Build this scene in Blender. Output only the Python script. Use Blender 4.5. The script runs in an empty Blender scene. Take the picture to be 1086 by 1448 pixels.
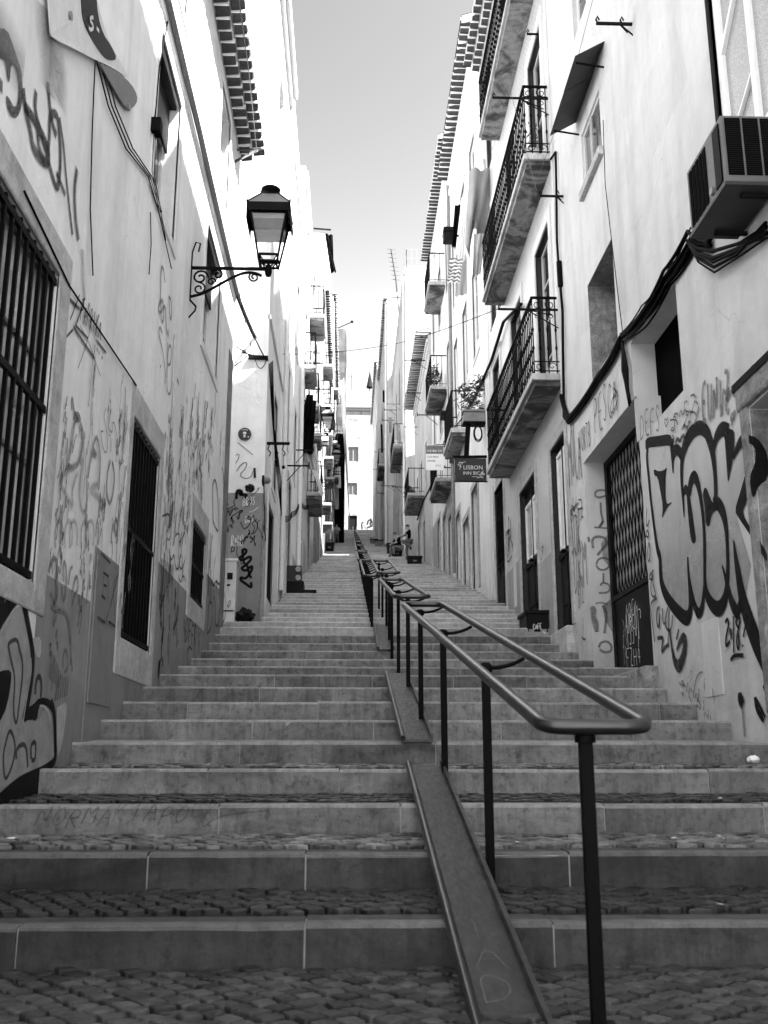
import bpy, bmesh, math, random
from mathutils import Vector, Matrix, noise
from mathutils.geometry import tessellate_polygon
R_ = random.Random(7)
SC = bpy.context.scene
COL = SC.collection
PI = math.pi
# ------------------------------------------------------------------ camera model (photo 1086 x 1448)
FPX, CX, CY, CAMH = 1420.0, 543.0, 724.0, 0.815
YAW, PITCH = math.radians(1.99523), math.radians(14.07421)
CF = Vector((math.sin(YAW)*math.cos(PITCH), math.cos(YAW)*math.cos(PITCH), math.sin(PITCH)))
CR = Vector((math.cos(YAW), -math.sin(YAW), 0.0))
CU = CR.cross(CF)
CO = Vector((0, 0, CAMH))
def ray(px, py): return CF + CR*((px-CX)/FPX) - CU*((py-CY)/FPX)
def onX(px, py, X):
    d = ray(px, py); return CO + d*(X/d.x)
def onY(px, py, Y):
    d = ray(px, py); return CO + d*(Y/d.y)
def onZ(px, py, Z):
    d = ray(px, py); return CO + d*((Z-CAMH)/d.z)
# ------------------------------------------------------------------ stair profile
STEP_Y = [4.5, 5.42, 6.36, 7.3, 8.1, 8.95, 9.8, 10.7, 11.6, 12.8, 13.85, 14.75, 15.5, 16.15, 16.75]
RISE, SLOPE = 0.165, 0.0396
while STEP_Y[-1] < 84: STEP_Y.append(STEP_Y[-1] + 0.85)
while STEP_Y[-1] < 98: STEP_Y.append(STEP_Y[-1] + 0.66)
NST = len(STEP_Y)
def step_top(k): return k*(RISE+SLOPE) + RISE          # k from 0: z of the nosing of riser k
def ground(y):
    if y < STEP_Y[0]: return 0.0
    for k in range(NST-1, -1, -1):
        if y >= STEP_Y[k]:
            y1 = STEP_Y[k+1] if k+1 < NST else 130.0
            return step_top(k) + SLOPE*min(1.0, (y-STEP_Y[k])/(y1-STEP_Y[k]))
    return 0.0
# ------------------------------------------------------------------ materials
def g3(v): return (v, v, v, 1.0)
class NT:
    def __init__(s, name):
        s.m = bpy.data.materials.new(name); s.m.use_nodes = True
        s.t = s.m.node_tree; s.t.nodes.clear()
        s.out = s.n('ShaderNodeOutputMaterial'); s.b = s.n('ShaderNodeBsdfPrincipled')
        s.l(s.b.outputs[0], s.out.inputs[0])
    def n(s, typ, **kw):
        x = s.t.nodes.new(typ)
        for k, v in kw.items(): setattr(x, k, v)
        return x
    def l(s, a, b): s.t.links.new(a, b)
    def set(s, **kw):
        for k, v in kw.items():
            s.b.inputs[k].default_value = v
    def pos(s, scale=(1, 1, 1)):
        g = s.n('ShaderNodeNewGeometry'); mp = s.n('ShaderNodeMapping'); mp.inputs['Scale'].default_value = scale
        s.l(g.outputs['Position'], mp.inputs['Vector']); return mp.outputs[0]
    def noise(s, vec, scale, detail=5, rough=0.6, dist=0.0):
        x = s.n('ShaderNodeTexNoise'); x.inputs['Scale'].default_value = scale; x.inputs['Detail'].default_value = detail
        x.inputs['Roughness'].default_value = rough; x.inputs['Distortion'].default_value = dist
        if vec is not None: s.l(vec, x.inputs['Vector'])
        return x.outputs['Fac']
    def ramp(s, fac, stops):
        x = s.n('ShaderNodeValToRGB'); e = x.color_ramp.elements
        e[0].position, e[0].color = stops[0][0], g3(stops[0][1])
        e[1].position, e[1].color = stops[1][0], g3(stops[1][1])
        for p, v in stops[2:]:
            q = e.new(p); q.color = g3(v)
        s.l(fac, x.inputs[0]); return x.outputs[0]
    def math(s, op, a, b):
        x = s.n('ShaderNodeMath', operation=op)
        for i, v in enumerate((a, b)):
            if isinstance(v, (int, float)): x.inputs[i].default_value = v
            else: s.l(v, x.inputs[i])
        return x.outputs[0]
    def mul(s, *a):
        r = a[0]
        for b in a[1:]: r = s.math('MULTIPLY', r, b)
        return r
    def bump(s, h, strength, dist=0.01):
        x = s.n('ShaderNodeBump'); x.inputs['Strength'].default_value = strength; x.inputs['Distance'].default_value = dist
        s.l(h, x.inputs['Height']); s.l(x.outputs[0], s.b.inputs['Normal'])
    def color(s, c): s.l(c, s.b.inputs['Base Color'])
def plaster(name, base, var=0.12, streak=0.15, stain=0.25, bumpv=0.35, rough=0.9, seed=0, peel=0.0):
    t = NT(name); t.set(Roughness=rough); t.b.inputs['Specular IOR Level'].default_value = 0.2
    p = t.pos(); ps = t.pos((1.6, 1.6, 0.16))
    big = t.ramp(t.noise(p, 0.55+seed*0.01, 6, 0.65, 0.4), [(0.3, 1-var), (0.7, 1+var*0.4)])
    mid = t.ramp(t.noise(p, 5.0, 6, 0.7), [(0.25, 1-var*0.7), (0.75, 1.0)])
    st = t.ramp(t.noise(ps, 1.9, 5, 0.6), [(0.28, 1-streak), (0.55, 1.0)])
    sp = t.ramp(t.noise(p, 22.0, 4, 0.75), [(0.26, 1-stain), (0.36, 1.0)])
    c = t.mul(base, big, mid, st, sp)
    # splash zone: grime that thins out above the climbing foot of the wall
    sx = t.n('ShaderNodeSeparateXYZ'); t.l(t.pos(), sx.inputs[0])
    hh = t.math('SUBTRACT', sx.outputs[2], t.mul(t.math('SUBTRACT', sx.outputs[1], 4.5), 0.2355))
    hh = t.math('ADD', hh, t.mul(t.math('SUBTRACT', t.noise(p, 2.4, 7, 0.7), 0.5), 2.2))
    c = t.mul(c, t.ramp(t.mul(hh, 0.25), [(0.0, 0.74), (0.1, 0.9), (0.4, 0.98), (0.8, 1.0)]))
    # repaired patches of slightly different render
    pv = t.n('ShaderNodeTexVoronoi'); pv.inputs['Scale'].default_value = 0.55; pv.inputs['Randomness'].default_value = 1.0; t.l(t.pos((1, 1, 1.3)), pv.inputs['Vector'])
    c = t.mul(c, t.ramp(pv.outputs['Color'], [(0.15, 0.93), (0.35, 1.0)]))
    # fine hairline cracks
    v = t.n('ShaderNodeTexVoronoi', feature='DISTANCE_TO_EDGE'); v.inputs['Scale'].default_value = 0.8
    dn = t.n('ShaderNodeTexNoise'); dn.inputs['Scale'].default_value = 3.0; t.l(p, dn.inputs['Vector'])
    mx = t.n('ShaderNodeMixRGB'); mx.inputs[0].default_value = 0.25; t.l(p, mx.inputs[1]); t.l(dn.outputs['Color'], mx.inputs[2]); t.l(mx.outputs[0], v.inputs['Vector'])
    gate = t.ramp(t.noise(p, 0.9, 2), [(0.52, 0.0), (0.6, 1.0)])
    crk = t.math('SUBTRACT', 1.0, t.mul(t.ramp(v.outputs['Distance'], [(0.0, 0.22), (0.005, 0.0)]), gate))
    c = t.mul(c, crk)
    if peel:
        pl = t.ramp(t.noise(p, 1.7, 7, 0.72, 0.6), [(0.60-peel*0.1, 1.0), (0.63-peel*0.1, 0.52)])
        c = t.mul(c, pl)
    t.color(c)
    h = t.math('ADD', t.mul(t.noise(p, 70, 4, 0.7), 0.5), t.mul(t.noise(p, 6, 4, 0.6), 1.2))
    t.bump(h, bumpv, 0.012); return t.m
def stone(name, lo, hi, scale=4.0, bumpv=0.4, island=0.0, rough=0.8, dirt=0.4):
    t = NT(name); t.set(Roughness=rough); p = t.pos()
    a = t.ramp(t.noise(p, scale, 8, 0.68, 0.8), [(0.3, lo), (0.7, hi)])
    b = t.ramp(t.noise(p, scale*7, 5, 0.75), [(0.3, 1-dirt), (0.5, 1.0)])
    bl = t.ramp(t.noise(t.pos((1, 1, 2.5)), 0.9, 5, 0.7, 1.0), [(0.3, 1-dirt*0.9), (0.6, 1.0)])
    pit = t.ramp(t.noise(p, scale*22, 3, 0.8), [(0.27, 0.45), (0.34, 1.0)])
    rn = t.ramp(t.noise(t.pos((5, 1.2, 0.7)), 2.6, 6, 0.72), [(0.3, 1-dirt*0.75), (0.52, 1.0), (0.75, 1.0+dirt*0.3)])
    c = t.mul(a, b, bl, pit, rn)
    if island:
        g = t.n('ShaderNodeNewGeometry'); c = t.mul(c, t.ramp(g.outputs['Random Per Island'], [(0.0, 1-island), (1.0, 1+island*0.6)]))
    t.color(c); t.bump(t.math('ADD', t.noise(p, scale*12, 5, 0.7), t.mul(pit, 0.4)), bumpv, 0.008); return t.m
def simple(name, v, rough=0.6, metal=0.0, var=0.25, scale=14, bumpv=0.1, spec=0.4):
    t = NT(name); t.set(Roughness=rough, Metallic=metal); t.b.inputs['Specular IOR Level'].default_value = spec
    p = t.pos(); c = t.ramp(t.noise(p, scale, 6, 0.65), [(0.3, v*(1-var)), (0.7, v*(1+var*0.5))]); t.color(c)
    if bumpv: t.bump(t.noise(p, scale*5, 3), bumpv, 0.004)
    return t.m
def glass(name, v=0.03, rough=0.06):
    t = NT(name); t.set(Roughness=rough); t.b.inputs['Specular IOR Level'].default_value = 0.8
    p = t.pos(); t.color(t.ramp(t.noise(p, 1.3, 3), [(0.3, v*0.6), (0.7, v*1.8)])); t.bump(t.noise(p, 2.2, 2), 0.06, 0.02); return t.m
def frosted(name):
    t = NT(name); t.set(Roughness=0.25); p = t.pos()
    v = t.n('ShaderNodeTexVoronoi'); v.inputs['Scale'].default_value = 70; t.l(p, v.inputs['Vector'])
    t.color(t.ramp(v.outputs['Distance'], [(0.1, 0.2), (0.7, 0.36)])); t.bump(v.outputs['Distance'], 0.5, 0.004); return t.m
def tiles(name):
    t = NT(name); t.set(Roughness=0.35); p = t.pos()
    # small azulejo tiles in the wall plane (y, z)
    sx = t.n('ShaderNodeSeparateXYZ'); t.l(p, sx.inputs[0])
    def cell(sock, s):
        return t.math('FRACT', t.math('MULTIPLY', sock, s), 0.0)
    cy_, cz_ = cell(sx.outputs[1], 7.1), cell(sx.outputs[2], 7.1)
    dy = t.math('ABSOLUTE', t.math('SUBTRACT', cy_, 0.5), 0); dz = t.math('ABSOLUTE', t.math('SUBTRACT', cz_, 0.5), 0)
    dia = t.math('ADD', dy, dz)
    pat = t.ramp(dia, [(0.0, 0.62), (0.18, 0.62), (0.22, 0.4), (0.34, 0.4), (0.38, 0.66), (1.0, 0.5)])
    gr = t.ramp(t.math('MAXIMUM', dy, dz), [(0.465, 1.0), (0.485, 0.72)])
    w = t.ramp(t.noise(p, 1.3, 6, 0.7), [(0.3, 0.8), (0.7, 1.05)])
    t.color(t.mul(pat, gr, w)); t.bump(t.mul(pat, gr), 0.25, 0.004); return t.m
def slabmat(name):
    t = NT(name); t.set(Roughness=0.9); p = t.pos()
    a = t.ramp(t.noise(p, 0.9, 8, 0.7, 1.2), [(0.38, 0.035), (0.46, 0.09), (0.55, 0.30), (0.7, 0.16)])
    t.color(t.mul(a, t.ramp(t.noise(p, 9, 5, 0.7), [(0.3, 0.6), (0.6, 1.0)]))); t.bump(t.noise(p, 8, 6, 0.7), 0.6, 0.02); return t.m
def paint(name, v, op=1.0, speck=0.35):
    # sprayed paint: coverage from the painted colour attribute broken up by the wall's grain
    t = NT(name); t.set(Roughness=0.75); t.b.inputs['Specular IOR Level'].default_value = 0.15
    p = t.pos(); at = t.n('ShaderNodeAttribute'); at.attribute_name = 'cover'
    gn = t.ramp(t.noise(p, 60, 4, 0.7), [(0.25, 1-speck), (0.55, 1.0)])
    bn = t.ramp(t.noise(p, 5, 4, 0.7), [(0.3, 1-speck*0.6), (0.55, 1.0)])
    a = t.mul(at.outputs['Fac'], gn, bn, op)
    t.color(t.ramp(t.noise(p, 7, 4), [(0.3, v*0.8), (0.7, v*1.15)]))
    t.l(a, t.b.inputs['Alpha']); return t.m
M = {}
M['plL'] = plaster('plaster_grey_white', 0.88, 0.17, 0.16, 0.22, 0.7)
M['plR'] = plaster('plaster_white', 0.70, 0.15, 0.16, 0.2, 0.7, seed=3)
M['plOld'] = plaster('plaster_old', 0.8, 0.16, 0.22, 0.25, peel=0.35, seed=6)
M['plW'] = plaster('plaster_bright', 0.88, 0.06, 0.08, 0.08, seed=9)
M['plG'] = plaster('plaster_pale_grey', 0.60, 0.10, 0.14, 0.12, seed=12)
M['plF'] = plaster('plaster_far', 0.87, 0.10, 0.2, 0.12, seed=15)
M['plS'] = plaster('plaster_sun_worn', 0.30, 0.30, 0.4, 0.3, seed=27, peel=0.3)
M['plB'] = plaster('plaster_unseen_house', 0.56, 0.2, 0.2, 0.2, seed=35)  # wall tone of the added unseen house, kept dull to lower its bounce
M['glassM'] = glass('grey_glass', 0.10, 0.1)
M['plE'] = plaster('plaster_end_wall', 0.36, 0.25, 0.35, 0.2, seed=39, peel=0.2)
M['plM'] = plaster('plaster_mid', 0.62, 0.2, 0.3, 0.2, seed=31)
M['dado'] = plaster('dado_paint', 0.30, 0.18, 0.25, 0.3, seed=18)
M['dadoL'] = plaster('dado_paint_light', 0.42, 0.12, 0.2, 0.2, seed=20)
M['quoin'] = stone('quoin_stone', 0.10, 0.24, 3.0, 0.6, dirt=0.5)
M['surr'] = stone('window_stone', 0.36, 0.60, 9.0, 0.5, dirt=0.35)
M['surrW'] = plaster('painted_stone', 0.72, 0.08, 0.15, 0.2, seed=23)
M['rubble'] = stone('rough_rubble', 0.14, 0.44, 7.0, 1.0, dirt=0.5)
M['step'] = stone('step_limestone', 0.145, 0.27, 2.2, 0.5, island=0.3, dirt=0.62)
M['stepD'] = stone('dimmed_step_stone', 0.024, 0.075, 2.0, 0.5, island=0.3, dirt=0.7)  # lowest steps: foreground darkening is put into the stone colour
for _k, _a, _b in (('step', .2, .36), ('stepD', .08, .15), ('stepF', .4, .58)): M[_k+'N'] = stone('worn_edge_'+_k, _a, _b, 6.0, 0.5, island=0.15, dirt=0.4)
M['stepF'] = stone('pale_step_stone', 0.36, 0.55, 2.6, 0.4, island=0.3, dirt=0.35)  # upper flight: stone lightened to brighten the weakly lit far stairs
M['pave'] = stone('pale_paving', 0.42, 0.6, 6.0, 0.3)
M['mortar'] = simple('pale_mortar', 0.3, 0.95, var=0.3)
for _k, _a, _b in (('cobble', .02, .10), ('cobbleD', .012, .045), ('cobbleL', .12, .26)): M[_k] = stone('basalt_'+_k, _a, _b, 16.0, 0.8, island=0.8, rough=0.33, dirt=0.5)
M['tread'] = stone('worn_paving', 0.2, 0.34, 9.0, 0.7, dirt=0.5)
M['sand'] = simple('joint_sand', 0.002, 1.0, var=0.5, scale=60)
M['iron'] = simple('black_iron', 0.003, 0.6, 0.0, 0.4, 30, 0.1, 0.06)
M['ironOld'] = simple('weathered_iron', 0.010, 0.8, 0.0, 0.5, 30, 0.3, 0.1)
M['rail'] = None
M['dark'] = simple('dark_interior', 0.002, 0.9, 0.0, 0.4, 3, 0, 0.03)
M['woodD'] = simple('dark_painted_wood', 0.007, 0.5, 0, 0.4, 6, 0.1, 0.1)
M['woodG'] = simple('grey_wood', 0.16, 0.7, 0, 0.3, 6, 0.2)
M['white'] = simple('white_paint', 0.80, 0.5, 0, 0.08, 8, 0.05)
M['offw'] = simple('off_white_paint', 0.62, 0.6, 0, 0.12, 8, 0.05)
M['glass'] = glass('dark_glass', 0.012)
M['glassL'] = glass('pale_glass', 0.40, 0.12)
M['frost'] = frosted('frosted_glass')
M['tile'] = tiles('wall_tiles')
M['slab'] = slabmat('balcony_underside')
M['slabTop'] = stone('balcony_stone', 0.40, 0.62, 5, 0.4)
M['cable'] = simple('black_cable', 0.004, 0.7, 0, 0.3, 20, 0.0, 0.06)
M['cableG'] = simple('grey_cable', 0.14, 0.6, 0, 0.3, 20, 0.0)
M['roof'] = simple('clay_tile', 0.045, 0.85, 0, 0.3, 9, 0.3)
M['roofM'] = simple('lime_mortar', 0.78, 0.9, 0, 0.15, 9, 0.2)
M['zinc'] = simple('grey_sheet_metal', 0.20, 0.5, 0.0, 0.25, 5, 0.1)
M['awn'] = simple('rusty_awning_sheet', 0.05, 0.7, 0.0, 0.3, 5, 0.1)
M['zincM'] = simple('dull_casing_metal', 0.11, 0.6, 0.0, 0.2, 5, 0.05)
M['zincD'] = simple('dark_sheet_metal', 0.022, 0.6, 0.0, 0.3, 6, 0.1)
M['pipe'] = simple('white_pipe', 0.72, 0.5, 0, 0.12, 6, 0.05)
M['cW'] = simple('white_cloth', 0.78, 0.9, 0, 0.06, 5, 0.1)
M['cS'] = simple('grey_white_cloth', 0.27, 0.9, 0, 0.1, 5, 0.1)
M['cG'] = simple('grey_cloth', 0.36, 0.9, 0, 0.12, 5, 0.1)
M['cB'] = simple('black_cloth', 0.004, 0.9, 0, 0.3, 5, 0.1, 0.03)
M['leaf'] = simple('leaf_green', 0.07, 0.6, 0, 0.5, 20, 0.1)
M['leafL'] = simple('leaf_pale', 0.18, 0.6, 0, 0.4, 20, 0.1)
M['box'] = simple('dark_plastic', 0.007, 0.5, 0, 0.3, 10, 0.05, 0.1)
M['boxG'] = simple('grey_plastic', 0.13, 0.55, 0, 0.2, 10, 0.05)
M['skin'] = simple('skin', 0.34, 0.6, 0, 0.1, 20, 0.0)
M['hair'] = simple('hair', 0.03, 0.7, 0, 0.2, 40, 0.1)
M['hairG'] = simple('grey_hair', 0.25, 0.7, 0, 0.2, 40, 0.1)
M['denim'] = simple('denim', 0.13, 0.9, 0, 0.2, 20, 0.1)
M['p_blk'] = paint('spray_black', 0.004, 1.0, 0.12)
M['p_dk'] = paint('spray_dark', 0.015, 0.92, 0.3)
M['p_dg'] = paint('spray_dark_grey', 0.05, 0.85, 0.3)
M['p_md'] = paint('spray_grey', 0.16, 0.75, 0.4)
M['p_lt'] = paint('spray_faded', 0.26, 0.55, 0.5)
M['p_lt2'] = paint('spray_worn_off', 0.03, 0.5, 0.8)
M['p_wh'] = paint('spray_white', 0.80, 0.9, 0.3)
M['p_fill'] = paint('spray_fill', 0.36, 0.8, 0.2)
M['p_grad'] = paint('spray_fill_pale', 0.50, 0.8, 0.2)
def railmat():
    t = NT('worn_steel_rail'); p = t.pos()
    t.set(Metallic=0.85)
    t.color(t.ramp(t.noise(p, 1.2, 3, 0.5), [(0.35, 0.04), (0.65, 0.075)]))
    t.set(Roughness=0.29); return t.m
M['rail'] = railmat()
def rampmat():
    t = NT('ramp_steel'); p = t.pos((6, 1, 6)); t.set(Metallic=0.55)
    t.color(t.mul(t.ramp(t.noise(p, 4, 7, 0.7), [(0.3, 0.02), (0.7, 0.075)]), t.ramp(t.noise(t.pos(), 60, 3), [(0.3, 0.7), (0.6, 1.0)])))
    t.l(t.ramp(t.noise(p, 9, 4), [(0.3, 0.35), (0.7, 0.6)]), t.b.inputs['Roughness']); t.bump(t.noise(p, 30, 3), 0.1, 0.003); return t.m
M['ramp'] = rampmat()
def netmat():
    t = NT('scaffold_net'); p = t.pos(); t.set(Roughness=0.9)
    t.color(t.ramp(t.noise(p, 0.7, 5, 0.7), [(0.3, 0.035), (0.7, 0.10)])); t.b.inputs['Alpha'].default_value = 0.85
    t.bump(t.noise(p, 1.5, 4), 0.6, 0.1); return t.m
M['net'] = netmat()
def stripes(name):
    t = NT(name); p = t.pos(); sx = t.n('ShaderNodeSeparateXYZ'); t.l(p, sx.inputs[0]); t.set(Roughness=0.9)
    t.color(t.ramp(t.math('FRACT', t.math('MULTIPLY', sx.outputs[2], 9.0), 0), [(0.45, 0.12), (0.55, 0.7)])); return t.m
M['stripe'] = stripes('striped_cloth')
def lampglass():
    t = NT('lantern_glass'); t.set(Roughness=0.12); t.b.inputs['Alpha'].default_value = 0.28
    t.b.inputs['Base Color'].default_value = g3(0.7); return t.m
M['lampg'] = lampglass()
M['lampd'] = simple('lantern_hood_panel', 0.10, 0.3, 0, 0.2, 6, 0)
# ------------------------------------------------------------------ mesh builder
class MB:
    def __init__(s): s.v = []; s.f = []; s.mi = []; s.sm = []; s.cov = None
    def add(s, vs, fs, mi=0, sm=False):
        b = len(s.v); s.v += [Vector(p) for p in vs]
        for f in fs: s.f.append([i+b for i in f]); s.mi.append(mi); s.sm.append(sm)
    def quad(s, a, b, c, d, mi=0): s.add([a, b, c, d], [(0, 1, 2, 3)], mi)
    def box(s, x0, x1, y0, y1, z0, z1, mi=0):
        s.add([(x0, y0, z0), (x1, y0, z0), (x1, y1, z0), (x0, y1, z0), (x0, y0, z1), (x1, y0, z1), (x1, y1, z1), (x0, y1, z1)],
              [(0, 3, 2, 1), (4, 5, 6, 7), (0, 1, 5, 4), (1, 2, 6, 5), (2, 3, 7, 6), (3, 0, 4, 7)], mi)
    def hexa(s, p, mi=0):
        s.add(p, [(0, 3, 2, 1), (4, 5, 6, 7), (0, 1, 5, 4), (1, 2, 6, 5), (2, 3, 7, 6), (3, 0, 4, 7)], mi)
    def beam(s, a, b, w, h, mi=0):
        a, b = Vector(a), Vector(b); d = (b-a).normalized(); up = Vector((0, 0, 1)) if abs(d.z) < 0.95 else Vector((0, 1, 0))
        x = d.cross(up).normalized()*w/2; y = x.cross(d).normalized()*h/2
        s.hexa([a-x-y, a+x-y, b+x-y, b-x-y, a-x+y, a+x+y, b+x+y, b-x+y], mi)
    def tube(s, pts, r, n=8, mi=0, closed=False, cap=True):
        P = [Vector(p) for p in pts]; m = len(P)
        rr = r if isinstance(r, (list, tuple)) else [r]*m
        vs = []; prev = None
        for i in range(m):
            if closed: t = P[(i+1) % m]-P[i-1]
            else: t = P[min(i+1, m-1)]-P[max(i-1, 0)]
            t = t.normalized() if t.length > 1e-9 else Vector((0, 0, 1))
            if prev is None:
                u = t.orthogonal().normalized()
            else:
                u = prev - t*prev.dot(t); u = u.normalized() if u.length > 1e-6 else t.orthogonal().normalized()
            prev = u; w = t.cross(u)
            for k in range(n):
                a = 2*PI*k/n; vs.append(P[i]+(u*math.cos(a)+w*math.sin(a))*rr[i])
        fs = []
        for i in range(m if closed else m-1):
            j = (i+1) % m
            for k in range(n): fs.append((i*n+k, i*n+(k+1) % n, j*n+(k+1) % n, j*n+k))
        s.add(vs, fs, mi, True)
        if cap and not closed:
            s.add(vs[:n], [tuple(range(n-1, -1, -1))], mi); s.add(vs[-n:], [tuple(range(n))], mi)
    def lathe(s, c, prof, n=16, mi=0):
        vs = []; m = len(prof)
        for r, z in prof:
            for k in range(n):
                a = 2*PI*k/n; vs.append((c[0]+r*math.cos(a), c[1]+r*math.sin(a), c[2]+z))
        fs = [(i*n+k, i*n+(k+1) % n, (i+1)*n+(k+1) % n, (i+1)*n+k) for i in range(m-1) for k in range(n)]
        s.add(vs, fs, mi, True)
    def poly(s, pts, mi=0):
        P = [Vector(p) for p in pts]
        for tr in tessellate_polygon([P]): s.add([P[i] for i in tr], [(0, 1, 2)], mi)
    def prism(s, pts, off, mi=0):
        P = [Vector(p) for p in pts]; off = Vector(off); Q = [p+off for p in P]; n = len(P)
        s.poly(P, mi); s.poly(Q, mi)
        for i in range(n):
            j = (i+1) % n; s.quad(P[i], P[j], Q[j], Q[i], mi)
    def pieces(s):
        """far apart clusters of loose islands, so that each becomes a part of its own"""
        n = len(s.v); p = list(range(n))
        def find(a):
            while p[a] != a: p[a] = p[p[a]]; a = p[a]
            return a
        for f in s.f:
            r = find(f[0])
            for i in f[1:]: p[find(i)] = r
        isl = {}
        for f in s.f:
            for i in f: isl.setdefault(find(i), []).append(i)
        keys = list(isl); k = len(keys)
        if k < 2 or k > 260: return None
        B = []
        for q in keys:
            P = [s.v[i] for i in set(isl[q])]; lo = [min(v[a] for v in P) for a in range(3)]; hi = [max(v[a] for v in P) for a in range(3)]
            B.append((lo, hi, max(hi[a]-lo[a] for a in range(3))))
        g = list(range(k))
        def fg(a):
            while g[a] != a: g[a] = g[g[a]]; a = g[a]
            return a
        for i in range(k):
            for j in range(i+1, k):
                if fg(i) == fg(j): continue
                d = math.sqrt(sum(max(0, B[i][0][a]-B[j][1][a], B[j][0][a]-B[i][1][a])**2 for a in range(3)))
                if d <= max(.0199, .499*max(B[i][2], B[j][2])): g[fg(i)] = fg(j)
        if len(set(fg(i) for i in range(k))) < 2: return None
        cl = {}
        where = {q: fg(i) for i, q in enumerate(keys)}
        for fi, f in enumerate(s.f): cl.setdefault(where[find(f[0])], []).append(fi)
        out = []
        for fl in cl.values():
            m = MB(); mp = {}; cv = [] if s.cov is not None else None
            for fi in fl:
                f = []
                for i in s.f[fi]:
                    if i not in mp:
                        mp[i] = len(m.v); m.v.append(s.v[i])
                        if cv is not None: cv.append(s.cov[i])
                    f.append(mp[i])
                m.f.append(f); m.mi.append(s.mi[fi]); m.sm.append(s.sm[fi])
            m.cov = cv; out.append(m)
        out.sort(key=lambda m: -len(m.f)); return out
    def build(s, name, mat, parent=None, origin=None, bevel=0.0, weld=False, split=True):
        if parent is not None and split:
            ps = s.pieces()
            if ps:
                os_ = [q.build(name, mat, parent, None, bevel, weld, False) for q in ps]
                return os_[0]
        o0 = Vector(origin) if origin is not None else (root_loc(parent) if parent else Vector((0, 0, 0)))
        me = bpy.data.meshes.new(name)
        me.from_pydata([tuple(p-o0) for p in s.v], [], s.f)
        mats = mat if isinstance(mat, (list, tuple)) else [mat]
        for m in mats: me.materials.append(m)
        me.polygons.foreach_set('material_index', s.mi); me.polygons.foreach_set('use_smooth', s.sm)
        if s.cov is not None:
            a = me.attributes.new('cover', 'FLOAT', 'POINT'); a.data.foreach_set('value', s.cov)
        me.update()
        o = bpy.data.objects.new(name, me); COL.objects.link(o)
        if parent is not None: o.parent = parent
        else: o.location = o0
        if bevel:
            bv = o.modifiers.new('edge', 'BEVEL'); bv.width = bevel; bv.segments = 2; bv.limit_method = 'ANGLE'; bv.angle_limit = math.radians(40)
        return o
def root_loc(o):
    while o.parent is not None: o = o.parent
    return Vector(o.location)
def tag(o, label, cat, group=None):
    o['label'] = label; o['category'] = cat
    if group: o['group'] = group
    return o
def thing(name, label, cat, loc, group=None):
    o = bpy.data.objects.new(name, None); COL.objects.link(o); o.location = loc; o.empty_display_size = 0.2
    return tag(o, label, cat, group)
def struct(name, mb, mat, **kw):
    o = mb.build(name, mat, **kw); o['kind'] = 'structure'; return o
def dup(root, loc, label=None):
    r = root.copy(); COL.objects.link(r); r.location = loc
    if label: r['label'] = label
    for ch in list(root.children):
        c = ch.copy(); COL.objects.link(c); c.parent = r
        for g in list(ch.children):
            d = g.copy(); COL.objects.link(d); d.parent = c
    return r
# ------------------------------------------------------------------ painted marks on a plane
class Wall:
    """A plane that carries paint: maps photo-traced points on it, X = const facing nx, or Y = const facing -y."""
    def __init__(s, axis, val, n): s.axis, s.val, s.n, s.k = axis, val, n, 0
    def at(s, px, py): return onX(px, py, s.val) if s.axis == 'x' else onY(px, py, s.val)
    def uv(s, p): return (p[1], p[2]) if s.axis == 'x' else (p[0], p[2])
    def p3(s, u, z, d): return Vector((s.val+s.n*d, u, z)) if s.axis == 'x' else Vector((u, s.val+s.n*d, z))
def smooth(pts, it=2):
    P = [tuple(p) for p in pts]
    for _ in range(it):
        if len(P) < 3: break
        Q = [P[0]]
        for a, b in zip(P[:-1], P[1:]):
            Q.append(tuple(a[i]*.75+b[i]*.25 for i in range(len(a)))); Q.append(tuple(a[i]*.25+b[i]*.75 for i in range(len(a))))
        Q.append(P[-1]); P = Q
    return P
def stroke(mb, W, uvw, soft=0.35, base=0.006):
    """uvw: (u, z, width) list in metres; a ribbon that fades at its edges."""
    if len(uvw) < 2: return
    W.k += 1; d = base + (W.k % 40)*0.0002
    if mb.cov is None: mb.cov = []
    n = len(uvw); vs = []; cv = []
    for i in range(n):
        a = uvw[max(i-1, 0)]; b = uvw[min(i+1, n-1)]
        t = Vector((b[0]-a[0], b[1]-a[1])); t = t.normalized() if t.length > 1e-9 else Vector((1, 0)); nn = Vector((-t.y, t.x))
        u, z, w = uvw[i]
        for q, c in ((-1, 0.0), (-(1-soft), 1.0), (1-soft, 1.0), (1, 0.0)):
            vs.append(W.p3(u+nn.x*q*w/2, z+nn.y*q*w/2, d)); cv.append(c)
    # faded end caps
    fs = [(i*4+k, i*4+k+1, i*4+k+5, i*4+k+4) for i in range(n-1) for k in range(3)]
    mb.add(vs, fs); mb.cov += cv
def fillpoly(mb, W, uz, base=0.006, cov=1.0):
    W.k += 1; d = base + (W.k % 40)*0.0002
    if mb.cov is None: mb.cov = []
    P = [Vector((u, z, 0)) for u, z in uz]
    b = len(mb.v)
    mb.v += [W.p3(p.x, p.y, d) for p in P]
    for tr in tessellate_polygon([P]): mb.f.append([i+b for i in tr]); mb.mi.append(0); mb.sm.append(False)
    mb.cov += [cov(p.x, p.y) if callable(cov) else cov for p in P]
def Z(x0, y0, sc): return lambda x, y: (x0+x/sc, y0+y/sc)
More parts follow.
